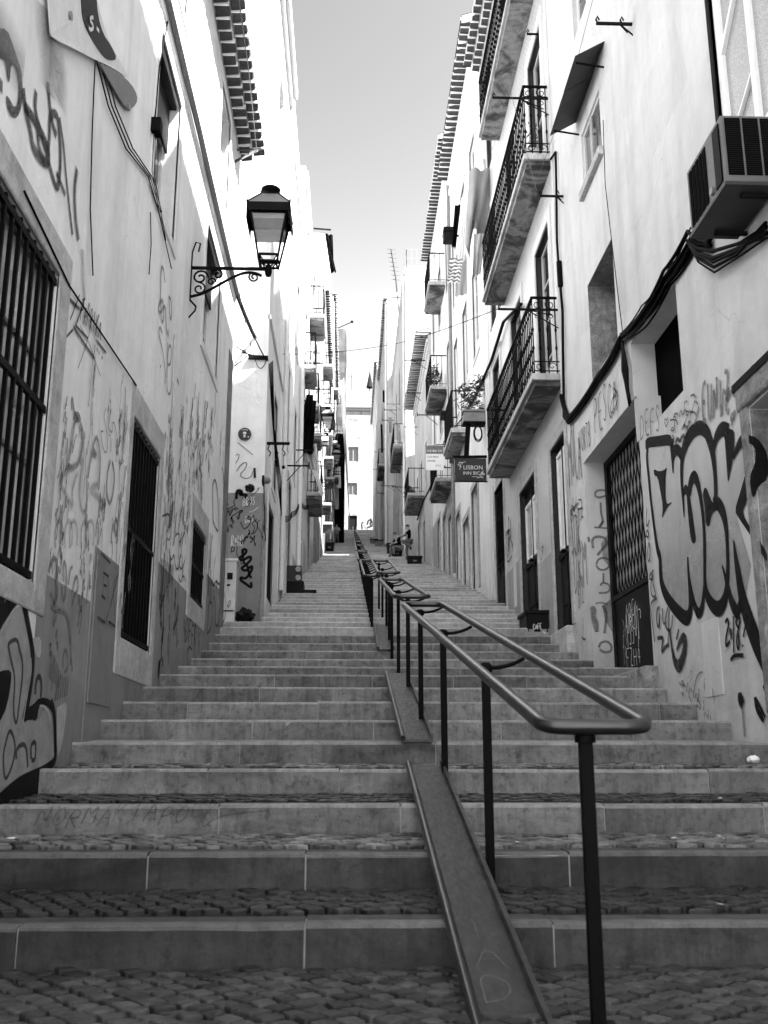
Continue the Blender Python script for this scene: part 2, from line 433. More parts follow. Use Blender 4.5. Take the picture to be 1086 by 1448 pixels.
def trace(mb, W, pts, w, zf=None, soft=0.35, it=2, base=0.006):
    """photo points -> stroke on the plane; w in metres or per-point third value times w"""
    out = []
    for p in pts:
        px, py = zf(p[0], p[1]) if zf else (p[0], p[1])
        u, z = W.uv(W.at(px, py)); out.append((u, z, w*(p[2] if len(p) > 2 else 1.0)))
    stroke(mb, W, smooth(out, it), soft, base)
def tracefill(mb, W, pts, zf=None, it=1, base=0.006, cov=1.0):
    q = [W.uv(W.at(*(zf(*p) if zf else p))) for p in pts]
    q = smooth(q+[q[0]], it)[:-1] if it else q
    fillpoly(mb, W, q, base, cov)
FONT = {
 'A': [[(0, 0), (.4, 1), (.8, 0)], [(.15, .4), (.65, .4)]], 'B': [[(0, 0), (0, 1), (.55, .9), (.5, .55), (0, .52), (.7, .4), (.6, .05), (0, 0)]],
 'C': [[(.7, .85), (.4, 1), (.05, .7), (.05, .3), (.4, 0), (.7, .15)]], 'D': [[(0, 0), (0, 1), (.55, .85), (.7, .5), (.5, .1), (0, 0)]],
 'E': [[(.7, 1), (0, 1), (0, 0), (.7, 0)], [(0, .5), (.5, .5)]], 'F': [[(.7, 1), (0, 1), (0, 0)], [(0, .5), (.5, .5)]],
 'G': [[(.7, .85), (.35, 1), (.0, .6), (.1, .1), (.6, .05), (.65, .45), (.35, .45)]], 'H': [[(0, 0), (0, 1)], [(.7, 0), (.7, 1)], [(0, .5), (.7, .5)]],
 'I': [[(.2, 0), (.2, 1)]], 'K': [[(0, 0), (0, 1)], [(.65, 1), (0, .45), (.7, 0)]], 'L': [[(0, 1), (0, 0), (.6, 0)]],
 'M': [[(0, 0), (.05, 1), (.4, .4), (.75, 1), (.8, 0)]], 'N': [[(0, 0), (0, 1), (.65, 0), (.65, 1)]], 'O': [[(.35, 1), (.0, .7), (.0, .3), (.35, 0), (.7, .3), (.7, .7), (.35, 1)]],
 'P': [[(0, 0), (0, 1), (.6, .9), (.6, .55), (0, .45)]], 'R': [[(0, 0), (0, 1), (.6, .9), (.55, .55), (0, .5), (.65, 0)]],
 'S': [[(.65, .85), (.35, 1), (.05, .75), (.6, .35), (.4, 0), (0, .12)]], 'T': [[(0, 1), (.7, 1)], [(.35, 1), (.35, 0)]], 'U': [[(0, 1), (.02, .2), (.35, 0), (.65, .2), (.68, 1)]],
 'V': [[(0, 1), (.35, 0), (.7, 1)]], 'W': [[(0, 1), (.2, 0), (.4, .7), (.6, 0), (.8, 1)]], 'X': [[(0, 0), (.7, 1)], [(0, 1), (.7, 0)]], 'Y': [[(0, 1), (.35, .5), (.7, 1)], [(.35, .5), (.3, 0)]],
 'Z': [[(0, 1), (.7, 1), (0, 0), (.7, 0)]], '0': [[(.35, 1), (.0, .5), (.35, 0), (.65, .5), (.35, 1)]], '1': [[(.1, .8), (.3, 1), (.3, 0)]], '2': [[(0, .8), (.35, 1), (.6, .7), (0, 0), (.7, 0)]],
 '3': [[(0, .9), (.5, .95), (.5, .6), (.2, .5), (.6, .35), (.4, 0), (0, .1)]], '5': [[(.6, 1), (.05, 1), (.05, .55), (.5, .5), (.5, .05), (0, .05)]], '8': [[(.3, .5), (.02, .8), (.3, 1), (.55, .8), (.3, .5), (0, .2), (.3, 0), (.6, .2), (.3, .5)]],
 '4': [[(.5, 0), (.5, 1), (0, .35), (.7, .35)]], '7': [[(0, 1), (.65, 1), (.2, 0)]], '!': [[(.2, 1), (.18, .3)], [(.17, .05), (.18, 0)]], ':': [[(.1, .7), (.1, .6)], [(.1, .2), (.1, .1)]],
 '*': [[(.1, .2), (.7, .8)], [(.1, .8), (.7, .2)], [(.4, 0), (.4, 1)]], ' ': []}
def scrawl(mb, W, text, a, b, hgt, w, zf=None, lean=0.0, soft=0.35, base=0.006, jit=0.06, rnd=None):
    """hand lettering from photo point a to photo point b along the plane; hgt in metres."""
    r = rnd or R_
    pa = W.uv(W.at(*(zf(*a) if zf else a))); pb = W.uv(W.at(*(zf(*b) if zf else b)))
    A, B = Vector(pa), Vector(pb); n = len(text); d = (B-A)/max(1, n-0.25)
    for i, ch in enumerate(text):
        o = A+d*i+Vector((0, r.uniform(-jit, jit)*hgt))
        for st in FONT.get(ch, []):
            q = []
            for x, y in st:
                p = o + d*(x*0.95+lean*y) + Vector((0, y*hgt*r.uniform(.93, 1.07)))
                q.append((p.x, p.y, w*r.uniform(.8, 1.15)))
            stroke(mb, W, smooth(q, 2 if len(q) > 2 else 0), soft, base)
def scribble(mb, W, c, wu, hz, n, w, seed, zf=None, soft=0.4, base=0.006):
    w *= 1.35
    r = random.Random(seed); u0, z0 = W.uv(W.at(*(zf(*c) if zf else c)))
    for _ in range(n):
        u = u0+r.uniform(-.5, .5)*wu; z = z0+r.uniform(-.5, .5)*hz; P = [(u, z, w)]
        for k in range(r.randint(4, 8)):
            u += r.uniform(-.16, .2)*wu*0.6; z += r.choice((-1, 1))*r.uniform(.05, .32)*hz*0.7; P.append((u, z, w*r.uniform(.6, 1.2)))
        stroke(mb, W, smooth(P, 2), soft, base)
def mark(parent, mb, mat, label=None, name='graffiti'):
    o = mb.build(name, mat, parent)
    if label: o['label'] = label
    return o
# ------------------------------------------------------------------ building helpers
def facade(mb, X, nx, y0, y1, z0, z1, holes=(), back=None, mi=0, mr=0):
    """wall in the plane X facing nx with rectangular recesses; holes (ya, yb, za, zb, depth)"""
    ys = sorted(set([y0, y1]+[v for h in holes for v in h[:2] if y0 < v < y1])); zs = sorted(set([z0, z1]+[v for h in holes for v in h[2:4] if z0 < v < z1]))
    for a, b in zip(ys[:-1], ys[1:]):
        for c, d in zip(zs[:-1], zs[1:]):
            my, mz = (a+b)/2, (c+d)/2
            if any(h[0] < my < h[1] and h[2] < mz < h[3] for h in holes): continue
            q = [(X, a, c), (X, b, c), (X, b, d), (X, a, d)]
            mb.quad(*(q if nx > 0 else q[::-1]), mi)
    for h in holes:
        ya, yb, za, zb, dp = h[:5]; xi = X-nx*dp
        mb.quad((X, ya, za), (xi, ya, za), (xi, ya, zb), (X, ya, zb), mr); mb.quad((X, yb, za), (X, yb, zb), (xi, yb, zb), (xi, yb, za), mr)
        mb.quad((X, ya, zb), (xi, ya, zb), (xi, yb, zb), (X, yb, zb), mr); mb.quad((X, ya, za), (X, yb, za), (xi, yb, za), (xi, ya, za), mr)
        mb.quad((xi, ya, za), (xi, yb, za), (xi, yb, zb), (xi, ya, zb), mr)
def shell(mb, X, nx, y0, y1, z0, z1, depth=6.0, mi=0):
    """ends, back and top that close a building behind its front"""
    xb = X-nx*depth
    mb.quad((X, y0, z0), (xb, y0, z0), (xb, y0, z1), (X, y0, z1), mi); mb.quad((X, y1, z0), (X, y1, z1), (xb, y1, z1), (xb, y1, z0), mi)
    mb.quad((xb, y0, z0), (xb, y1, z0), (xb, y1, z1), (xb, y0, z1), mi); mb.quad((X, y0, z1), (xb, y0, z1), (xb, y1, z1), (X, y1, z1), mi)
def surround(mb, X, nx, ya, yb, za, zb, w=0.16, proud=0.02, top=None, bot=None, mi=0):
    top = w if top is None else top; bot = w if bot is None else bot
    a, b = (X+nx*0.002, X+nx*proud) if nx > 0 else (X+nx*proud, X+nx*0.002)
    if nx > 0: a = X-0.03
    else: b = X+0.03
    mb.box(a, b, ya-w, ya, za-bot, zb+top, mi); mb.box(a, b, yb, yb+w, za-bot, zb+top, mi)
    mb.box(a, b, ya, yb, zb, zb+top, mi)
    if bot > 0: mb.box(a, b, ya, yb, za-bot, za, mi)
def casement(parent, X, nx, ya, yb, za, zb, dp, style='case', fm=None, gm=None, label=None, name='window'):
    """framed window set in a recess of depth dp: frame mesh with the panes as its child"""
    xi = X-nx*dp; fm = fm or M['white']; gm = gm or M['glass']
    mb = MB(); t = 0.055; dx = 0.05*nx
    def bar(y0, y1, z0, z1, e=1.0):
        a, b = sorted((xi+0.004*nx, xi+dx*e)); mb.box(a, b, y0, y1, z0, z1)
    bar(ya+.002, ya+t, za+.002, zb-.002); bar(yb-t, yb-.002, za+.002, zb-.002); bar(ya+t, yb-t, zb-t, zb-.002); bar(ya+t, yb-t, za+.002, za+t*1.4)
    ym = (ya+yb)/2
    if style in ('case', 'french'):
        bar(ym-0.045, ym+0.045, za+t*1.4, zb-t, 1.1)
        for f in ((0.36, 0.7) if style == 'case' else (0.28, 0.52, 0.76)):
            z = za+(zb-za)*f; bar(ya+t, ym-.045, z-.014, z+.014, .8); bar(ym+.045, yb-t, z-.014, z+.014, .8)
        if style == 'french': bar(ya+t, ym-.045, za+t*1.4, za+(zb-za)*.24, .7); bar(ym+.045, yb-t, za+t*1.4, za+(zb-za)*.24, .7)
    w = mb.build(name, fm, parent)
    if label: w['label'] = label
    g = MB(); x = xi+nx*0.02; g.quad((x, ya+t, za+t), (x, yb-t, za+t), (x, yb-t, zb-t), (x, ya+t, zb-t)); g.build('pane', gm, w)
    return w
def blank(parent, X, nx, ya, yb, za, zb, dp, mat, name='door', rails=(), label=None):
    """boarded or panelled leaf in a recess"""
    xi = X-nx*dp; mb = MB()
    a, b = sorted((xi+nx*.004, xi+nx*.05)); mb.box(a, b, ya+.004, yb-.004, za+.002, zb-.004)
    a, b = sorted((xi+nx*.05, xi+nx*.075))
    ym = (ya+yb)/2
    for (l, r) in ((ya+.07, ym-.05), (ym+.05, yb-.07)):
        for f0, f1 in rails: mb.box(a, b, l, r, za+(zb-za)*f0, za+(zb-za)*f1)
    o = mb.build(name, mat, parent, bevel=0.006)
    if label: o['label'] = label
    return o
def eave(parent, X, nx, y0, y1, z, out=0.45, rows=2, tw=0.24, name='roof'):
    """overhanging tiled eave: rows of hollow tiles bedded in white mortar, with a tiled pitch above"""
    mb = MB(); n = int((y1-y0)/tw); tw = (y1-y0)/n
    for r in range(rows):
        x0 = X+nx*(0.02+out*r/rows); x1 = X+nx*(out*(r+1)/rows); zz = z-0.10*(rows-1-r)+0.02*r
        for i in range(n):
            a = y0+i*tw; c = a+tw/2+R_.uniform(-.012, .012); rad = tw*R_.uniform(.40, .45); P = []; x1 = X+nx*(out*(r+1)/rows+R_.uniform(-.025, .02)); zz = z-0.10*(rows-1-r)+0.02*r+R_.uniform(-.012, .012)
            for k in range(7):
                th = PI*k/6; P.append((c-math.cos(th)*rad, zz+math.sin(th)*rad*0.55))
            for k in range(6):
                q = [(x0, P[k][0], P[k][1]), (x1, P[k][0], P[k][1]+.02), (x1, P[k+1][0], P[k+1][1]+.02), (x0, P[k+1][0], P[k+1][1])]
                mb.quad(*q, 0)
            xa, xb = sorted((x0, x1+nx*0.012)); mb.box(xa, xb, a-tw*.03, a+tw*.03, zz-0.012, zz+rad*.55, 1)
        xa, xb = sorted((X-nx*.05, x1)); mb.box(xa, xb, y0, y1, zz+tw*0.44*0.55+.022, zz+tw*0.44*.55+.05, 1)
    # pitched tile field
    xe = X+nx*out; zt = z+0.16; xr = X-nx*3.0
    for i in range(n):
        a = y0+i*tw
        mb.add([(xe, a, zt), (xe, a+tw*.5, zt+.05), (xe, a+tw, zt), (xr, a, zt+1.1), (xr, a+tw*.5, zt+1.15), (xr, a+tw, zt+1.1)], [(0, 1, 4, 3), (1, 2, 5, 4)], 0)
    mb.quad((xr, y0, zt+1.1), (xr, y1, zt+1.1), (X-nx*6, y1, zt), (X-nx*6, y0, zt), 0)
    for y in (y0, y1): mb.add([(xe, y, zt-.03), (xr, y, zt+1.1), (X-nx*6, y, zt-.03)], [(0, 1, 2)], 1)
    return mb.build(name, [M['roof'], M['roofM']], parent)
def scroll(mb, c, ax, rad, r, turns=1.2, n=14, flip=1, start=0):
    """flat iron curl in the plane spanned by ax and z"""
    pts = []; ax = Vector(ax)
    for i in range(n+1):
        t = i/n; a = start+flip*t*turns*2*PI; q = rad*(1-0.75*t)
        pts.append(Vector(c)+ax*(math.cos(a)*q)+Vector((0, 0, 1))*(math.sin(a)*q))
    mb.tube(pts, r, 5, cap=False)
def balcony(parent, X, nx, ya, yb, zt, out=0.46, th=0.16, h=1.32, dense=0.12, fancy=True, label=None, mat=None, ironm=None):
    """stone slab with iron railing (the railing is a child of the slab)"""
    xo = X+nx*out; a, b = sorted((X-nx*.02, xo))
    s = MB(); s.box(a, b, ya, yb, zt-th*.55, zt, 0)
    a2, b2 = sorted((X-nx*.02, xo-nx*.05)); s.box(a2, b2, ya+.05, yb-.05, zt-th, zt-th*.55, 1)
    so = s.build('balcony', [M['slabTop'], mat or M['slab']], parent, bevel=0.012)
    if label: so['label'] = label
    r = MB(); xr = xo-nx*.05; zz = zt
    ya2, yb2 = ya+.05, yb-.05
    r.beam((X, ya2, zz+h), (xr, ya2, zz+h), .045, .03); r.beam((X, yb2, zz+h), (xr, yb2, zz+h), .045, .03); r.beam((xr, ya2-.02, zz+h), (xr, yb2+.02, zz+h), .045, .03)
    for z in ((.06, .22, h-.2) if fancy else (.08,)):
        r.beam((X, ya2, zz+z), (xr, ya2, zz+z), .02, .014); r.beam((X, yb2, zz+z), (xr, yb2, zz+z), .02, .014); r.beam((xr, ya2, zz+z), (xr, yb2, zz+z), .02, .014)
    n = max(2, int((yb2-ya2)/dense))
    pts = [(xr, ya2+(yb2-ya2)*i/n) for i in range(n+1)] + [(X+nx*out*f, y) for y in (ya2, yb2) for f in ((.12, .4, .66) if fancy else (.3, .6))]
    for i, (x, y) in enumerate(pts):
        rad = .011 if fancy else .009
        if fancy:
            r.tube([(x, y, zz+.0), (x, y, zz+.4), (x, y, zz+.45), (x, y, zz+.5), (x, y, zz+.72), (x, y, zz+.77), (x, y, zz+.82), (x, y, zz+h)], [rad, rad, rad*2, rad, rad, rad*2, rad, rad], 5, cap=False)
            if i <= n and i % 2 == 0 and i < n:
                d = (yb2-ya2)/n
                scroll(r, (x, y+d, zz+.14), (0, 1, 0), .07, .006, 1.0, 10, 1, 0)
                scroll(r, (x, y+d, zz+h-.1), (0, 1, 0), .08, .006, 1.0, 10, -1, PI)
        else: r.beam((x, y, zz), (x, y, zz+h), .018, .018)
    if fancy:
        for y in (ya2,):
            for f, fl in ((.28, 1), (.72, -1)):
                c = X+nx*out*f
                scroll(r, (c, y, zz+h-.12), (1, 0, 0), .09, .008, 1.3, 14, fl, PI/2); scroll(r, (c, y, zz+h-.33), (1, 0, 0), .07, .007, 1.3, 14, -fl, -PI/2); scroll(r, (c, y, zz+.14), (1, 0, 0), .07, .007, 1.0, 12, fl, 0)
    r.build('railing', ironm or M['iron'], so)
    return so
def cablerun(mb, pts, r=0.008, sag=0.0, n=10, sides=5):
    P = []
    for a, b in zip(pts[:-1], pts[1:]):
        a, b = Vector(a), Vector(b)
        for i in range(n):
            t = i/n; q = a.lerp(b, t); q.z -= sag*4*t*(1-t); P.append(q)
    P.append(Vector(pts[-1])); mb.tube(P, r, sides, cap=False)
# ================================================================== GROUND AND STAIRS
XL, XR = -2.15, 3.38
def block(mb, x0, x1, y0, y1, z0, z1, rs, near):
    """kerb stone with a worn, slightly chipped nosing (second material on the worn edge)"""
    n = max(2, int((x1-x0)/(.07 if near else .4))); sd = rs.uniform(0, 99); V = []
    prof = [(y0+.006, z0, 0), (y0, z0+.05, .003), (y0, z1-.022, .004), (y0+.006, z1-.007, .006), (y0+.02, z1, .005), (y0+.09, z1+.001, .003), (y1, z1, 0)]
    for i in range(n+1):
        x = x0+(x1-x0)*i/n
        for j, (y, z, a) in enumerate(prof):
            q = noise.noise(Vector((x*4.2, sd+j*.7, z*3)))+.6*noise.noise(Vector((x*13, sd, j*.5))); chip = -min(0, noise.noise(Vector((x*7, sd+31, 0)))+.42)*1.4 if 2 <= j <= 4 else 0
            V.append((x, y+a*q+chip*.012, z+a*q*.7-chip*.012))
    m = len(prof); F = []; mi = []
    for i in range(n):
        for j in range(m-1):
            F.append((i*m+j, (i+1)*m+j, (i+1)*m+j+1, i*m+j+1)); mi.append(1 if 2 <= j <= 4 else 0)
    b = len(mb.v); mb.v += [Vector(p) for p in V]
    for f, q in zip(F, mi): mb.f.append([k+b for k in f]); mb.mi.append(q); mb.sm.append(False)
    for e in (0, n): mb.f.append([b+e*m+j for j in range(m)][::1 if e else -1]); mb.mi.append(0); mb.sm.append(False)
def stairs():
    rs = random.Random(3)
    ST = [MB(), MB(), MB()]; mo = MB(); pv = MB()
    for k, y in enumerate(STEP_Y):
        zb, zt = k*(RISE+SLOPE), step_top(k)
        xl = -2.3 if y < 16.7 else (-7.5 if y < 18.1 else -1.75); xr = 3.7
        if y > 42: xr = 3.5
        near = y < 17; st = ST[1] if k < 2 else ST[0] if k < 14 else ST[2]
        x = xl; P = []
        while x < xr-.01:
            L = rs.uniform(.75, 1.55) if near else rs.uniform(1.2, 2.2)
            e = min(xr, x+L)
            if xr-e < .4: e = xr
            P.append((x, e)); x = e
        for (a, b) in P:
            g = 0.0042 if near else 0.002; dy, dz = rs.uniform(-.006, .006), rs.uniform(-.004, .004)
            block(st, a+g, b-g, y+dy, y+.24, zb-.06, zt+dz, rs, near)
        mo.box(xl, xr, y+.009, y+.235, zb-.08, zt-.012)
        y1 = STEP_Y[k+1] if k+1 < NST else y+12
        z1 = zt+SLOPE
        lo = .034 if k < 4 else 0.0
        q = [(xl, y+.2, zt-lo-.012+SLOPE*.2), (xr, y+.2, zt-lo-.012+SLOPE*.2), (xr, y1+.05, z1-lo-.004), (xl, y1+.05, z1-lo-.004)]
        pv.quad(*q)
    
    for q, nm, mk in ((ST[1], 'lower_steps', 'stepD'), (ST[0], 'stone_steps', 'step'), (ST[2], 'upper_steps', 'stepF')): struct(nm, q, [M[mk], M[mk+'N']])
    struct('step_joints', mo, M['mortar']); struct('stair_paving', pv, M['tread'])
    g = MB(); g.quad((-60, -60, -.016), (60, -60, -.016), (60, 1.6, -.016), (-60, 1.6, -.016)); struct('lower_street', g, M['tread'])
    g = MB(); g.quad((-60, -60, -.03), (60, -60, -.03), (60, 4.6, -.03), (-60, 4.6, -.03)); struct('ground', g, M['sand'])
    g = MB(); zt = step_top(NST-1)+SLOPE; ye = STEP_Y[-1]
    g.quad((-60, ye+.24, zt), (60, ye+.24, zt), (60, 400, zt), (-60, 400, zt)); struct('upper_street', g, M['tread'])
stairs()
def cobbles():
    rs = random.Random(11); FS = {k: MB() for k in ('cobble', 'cobbleD', 'cobbleL')}; bed = MB()
    def field(x0, x1, y0, y1, zf, ang, s, key):
        c = FS[key]
        ca, sa = math.cos(ang), math.sin(ang); n = int(7/s)
        J = {}
        def node(i, j):
            if (i, j) not in J:
                u = i*s*1.06+rs.uniform(-.1, .1)*s+(j % 2)*.1*s; v = j*s+rs.uniform(-.1, .1)*s
                J[(i, j)] = Vector(((x0+x1)/2+u*ca-v*sa, (y0+y1)/2+u*sa+v*ca, 0))
            return J[(i, j)]
        for i in range(-n, n):
            for j in range(-n, n):
                q = [node(i, j), node(i+1, j), node(i+1, j+1), node(i, j+1)]
                m = sum(q, Vector())/4
                if not (x0 < m.x < x1 and y0+.03 < m.y < y1-.03): continue
                if m.x < -2.15 or m.x > 3.4: continue
                h = rs.uniform(-.005, .006); tx, ty = rs.uniform(-.04, .04), rs.uniform(-.04, .04)
                rings = []
                for f, z in ((.82, -.03), (.81, -.002), (.76, .004), (.42, .006)):
                    ring = []
                    for a in range(8):
                        p, nx_ = q[a//2], q[(a//2+1) % 4]
                        w = p.lerp(nx_, 0.1 if a % 2 == 0 else 0.9)
                        w = m+(w-m)*f; w.y = min(max(w.y, y0+.004), y1-.004)
                        ring.append((w.x, w.y, zf(w.y)+z+h+(w.x-m.x)*tx+(w.y-m.y)*ty if z > -.02 else zf(w.y)+z))
                    rings.append(ring)
                vs = sum(rings, []); fs = [(r*8+a, r*8+(a+1) % 8, (r+1)*8+(a+1) % 8, (r+1)*8+a) for r in range(3) for a in range(8)]+[tuple(range(24, 32))]
                c.add(vs, fs, 0, False)
                # share shading across the cap
        bed.quad((x0, y0, zf(y0)-.0195), (x1, y0, zf(y0)-.0195), (x1, y1, zf(y1)-.0195), (x0, y1, zf(y1)-.0195))
    field(-2.2, 3.5, 2.2, 4.5, lambda y: -.002, math.radians(38), .092, 'cobble')
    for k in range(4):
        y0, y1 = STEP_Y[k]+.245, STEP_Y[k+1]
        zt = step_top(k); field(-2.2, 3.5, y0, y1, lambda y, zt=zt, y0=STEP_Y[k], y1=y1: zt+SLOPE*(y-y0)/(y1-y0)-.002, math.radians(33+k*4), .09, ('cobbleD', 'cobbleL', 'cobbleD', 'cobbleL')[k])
    
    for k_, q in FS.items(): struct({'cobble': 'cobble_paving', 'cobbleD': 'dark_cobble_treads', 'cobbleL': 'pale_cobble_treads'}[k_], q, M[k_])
    struct('paving_bed', bed, M['sand'])
cobbles()
# ================================================================== LEFT: NEAR BUILDING
def left_near():
    X = -2.15
    b = thing('town_house', 'old pale house on the left covered in graffiti, with barred ground floor windows', 'house', (X, 9, 0))
    w = MB()
    H = [(4.6, 6.83, 2.01, 4.30, .22), (9.5, 10.95, 1.97, 4.16, .16), (13.45, 14.77, 3.0, 4.08, .2),
         (9.62, 11.0, 6.87, 8.75, .26), (13.45, 15.1, 6.72, 8.62, .26), (14.3, 15.5, 9.9, 11.7, .2), (9.6, 11.0, 10.0, 11.7, .2), (4.9, 6.3, 6.87, 8.75, .26)]
    facade(w, X, 1, 1.2, 17.05, -1, 12.2, H, mr=0); shell(w, X, 1, 1.2, 17.05, -1, 12.2, 7.0)
    w.build('wall', M['plL'], b)
    d = MB()
    d.box(X-.02, X+.003, 1.2, 6.95, -.5, 1.55); d.box(X-.02, X+.003, 6.95, 9.3, -.5, 2.12); d.box(X-.02, X+.003, 9.3, 11.15, -.5, 1.63); d.box(X-.02, X+.003, 11.15, 13.2, -.5, 3.02)
    d.box(X-.02, X+.003, 13.2, 15.0, -.5, 2.72); d.box(X-.02, X+.003, 15.0, 17.0, .5, 3.6)
    d.build('painted_dado', M['dado'], b)
    # stone at the corner
    q = MB(); q.box(X-.5, X+.015, 16.5, 17.065, 3, 7.9); q.build('corner_stone', M['quoin'], b, bevel=.02)
    # barred windows
    s = MB(); surround(s, X, 1, 4.6, 6.83, 2.01, 4.30, .26, .012, .26, .20); s.build('stone_surround', M['surr'], b, bevel=.015)
    s = MB(); surround(s, X, 1, 9.5, 10.95, 1.97, 4.16, .17, .012, .32, .36); s.build('stone_surround', M['surr'], b, bevel=.015)
    s = MB(); surround(s, X, 1, 13.45, 14.77, 3.0, 4.08, .16, .012, .34, .3); s.build('stone_surround', M['surr'], b, bevel=.015)
    for (ya, yb, za, zb, nb, mid, lab) in ((4.6, 6.83, 2.01, 4.30, 15, 3.25, None), (9.5, 10.95, 1.97, 4.16, 10, 3.05, None), (13.45, 14.77, 3.0, 4.08, 10, 3.5, None)):
        wn = casement(b, X, 1, ya, yb, za, zb, .13 if nb == 15 else .13, 'case', M['woodG'] if nb == 15 else M['woodD'], M['glassL'] if nb == 15 else M['glass'])
        g = MB()
        for i in range(nb):
            y = ya+(yb-ya)*(i+.5)/nb; g.beam((X-.03, y, za+.005), (X-.03, y, zb-.005), .026, .026)
        for z in (za+.05, mid, zb-.06): g.beam((X-.03, ya+.005, z), (X-.03, yb-.005, z), .03, .05)
        g.build('window_bars', M['iron'], wn)
    # upper windows
    for (ya, yb, za, zb, dp) in H[3:]:
        wn = casement(b, X, 1, ya, yb, za, zb, dp-.02, 'case', M['offw'], M['glass'])
        if za < 9:
            sb = MB()
            for i in range(14): sb.box(X-.16, X-.13, ya+.02, yb-.02, zb-.05-i*.045-.035, zb-.05-i*.045)
            sb.box(X-.2, X-.05, ya+.01, yb-.01, zb-.05, zb-.004); sb.build('roller_blind', M['woodD'], wn)
        sr = MB(); surround(sr, X, 1, ya, yb, za, zb, .13, .02, .16, .14); sr.build('stone_surround', M['surrW'], b, bevel=.01)
    # projecting string course with cables tucked on it
    m = MB(); m.box(X-.02, X+.03, 1.2, 17.0, 9.02, 9.1); m.build('string_course', M['surrW'], b, bevel=.01)
    eave(b, X, 1, 1.2, 17.05, 12.05, .46, 2, .27)
    # electricity cupboard door let into the wall
    c = MB(); c.box(X-.02, X+.012, 8.36, 9.26, .95, 2.6); c.box(X-.02, X+.02, 8.42, 9.2, 1.3, 2.54); pn = c.build('meter_cupboard_door', M['zinc'], b, bevel=.006)
    # ---------------- paint on this wall
    W = Wall('x', X, 1)
    k = Z(0, 780, 4.26)
    mb = MB()
    tracefill(mb, W, [(-60, 300), (0, 330), (60, 280), (130, 300), (150, 420), (185, 560), (190, 700), (165, 850), (140, 1010), (225, 1030), (260, 940), (300, 990), (318, 1150), (320, 1260), (250, 1330), (110, 1360), (20, 1420), (-60, 1450)], k, 1)
    mark(b, mb, M['p_fill'], 'pale grey filling of the big throw-up at the foot of the wall')
    mb = MB()
    trace(mb, W, [(-40, 420, 1), (0, 400, 1.2), (40, 330, 1.2), (75, 250, 1), (90, 285, .9), (128, 262, 1.1), (145, 340, 1), (165, 450, .9), (186, 560, .9), (195, 680, .9), (175, 840, .9), (150, 960, 1), (138, 1020, .8)], .1, k, .2)
    tracefill(mb, W, [(-40, 560), (0, 460), (40, 395), (78, 340), (110, 300), (90, 260), (60, 240), (30, 330), (0, 380), (-40, 450)], k, 1)
    tracefill(mb, W, [(140, 1025), (150, 940), (190, 925), (235, 875), (300, 890), (328, 950), (318, 985), (290, 935), (250, 918), (228, 935), (218, 1020), (180, 1010)], k, 1)
    trace(mb, W, [(300, 900, .8), (322, 960, .9), (326, 1080, .8), (330, 1200, .8), (326, 1265, .9), (270, 1310, .9), (190, 1350, 1), (100, 1400, 1.2), (20, 1480, 1.2)], .085, k, .2)
    tracefill(mb, W, [(-60, 1500), (30, 1420), (90, 1370), (160, 1335), (250, 1320), (262, 1400), (250, 1460), (100, 1540), (-60, 1600)], k, 1)
    tracefill(mb, W, [(-60, 760), (0, 715), (62, 712), (60, 790), (45, 880), (20, 980), (-60, 1100)], k, 1)
    tracefill(mb, W, [(-30, 170), (28, 180), (26, 260), (10, 360), (-30, 420)], k, 1)
    mark(b, mb, M['p_blk'], 'thick black outline of the throw-up at the foot of the wall')
    mb = MB()
    trace(mb, W, [(40, 560), (65, 535), (98, 528), (110, 590), (130, 660), (128, 760), (110, 900), (92, 1060), (70, 960), (85, 760), (60, 660), (40, 560)], .035, k)
    trace(mb, W, [(20, 1180), (50, 1060), (80, 1130), (85, 1210), (60, 1310), (20, 1390), (10, 1240), (20, 1180)], .035, k)
    trace(mb, W, [(90, 1250), (90, 1180), (150, 1150), (160, 1300)], .04, k); trace(mb, W, [(180, 1250), (178, 1160), (210, 1140), (205, 1260), (182, 1255)], .04, k)
    trace(mb, W, [(205, 860), (210, 770), (232, 745), (245, 800), (238, 880)], .05, k)
    mark(b, mb, M['p_dg'])
    mb = MB()
    trace(mb, W, [(128, 1050), (150, 900), (176, 760), (182, 690), (178, 640)], .02, k); trace(mb, W, [(0, 480), (30, 430), (70, 350), (112, 320)], .02, k)
    trace(mb, W, [(232, 930), (262, 930), (295, 985), (310, 1080)], .022, k); tracefill(mb, W, [(335, 940), (400, 900), (385, 1050), (360, 1190), (335, 1240)], k, 1)
    tracefill(mb, W, [(190, 520), (240, 510), (240, 640), (205, 630)], k, 1)
    mark(b, mb, M['p_grad'], 'white spray highlights on the low throw-up')
    # column of tags between the first two windows
    k = Z(0, 780, 4.26); mb = MB()
    trace(mb, W, [(285, 130), (300, 60), (325, 30), (340, 90), (325, 170), (345, 250), (320, 300), (295, 250)], .05, k); trace(mb, W, [(375, 180), (372, 90), (382, 50), (395, 120), (388, 260), (372, 310), (365, 210)], .045, k)
    trace(mb, W, [(430, 240), (440, 170), (458, 140), (466, 230), (440, 260)], .045, k); trace(mb, W, [(405, 200), (415, 100), (430, 90)], .04, k); trace(mb, W, [(300, 330), (340, 360), (380, 350), (410, 420), (420, 560)], .05, k)
    trace(mb, W, [(370, 700), (372, 620), (390, 580), (402, 640), (396, 710), (380, 730)], .035, k)
    for i in range(7): trace(mb, W, [(290+i*8, 760+i*10), (305+i*9, 600+i*22)], .035, k)
    for i in range(6): trace(mb, W, [(320+i*14, 900-i*6), (345+i*11, 740+i*4)], .035, k)
    mark(b, mb, M['p_md'], 'grey tags over the lower wall beside the big barred window')
    k = Z(60, 520, 5.57); mb = MB()
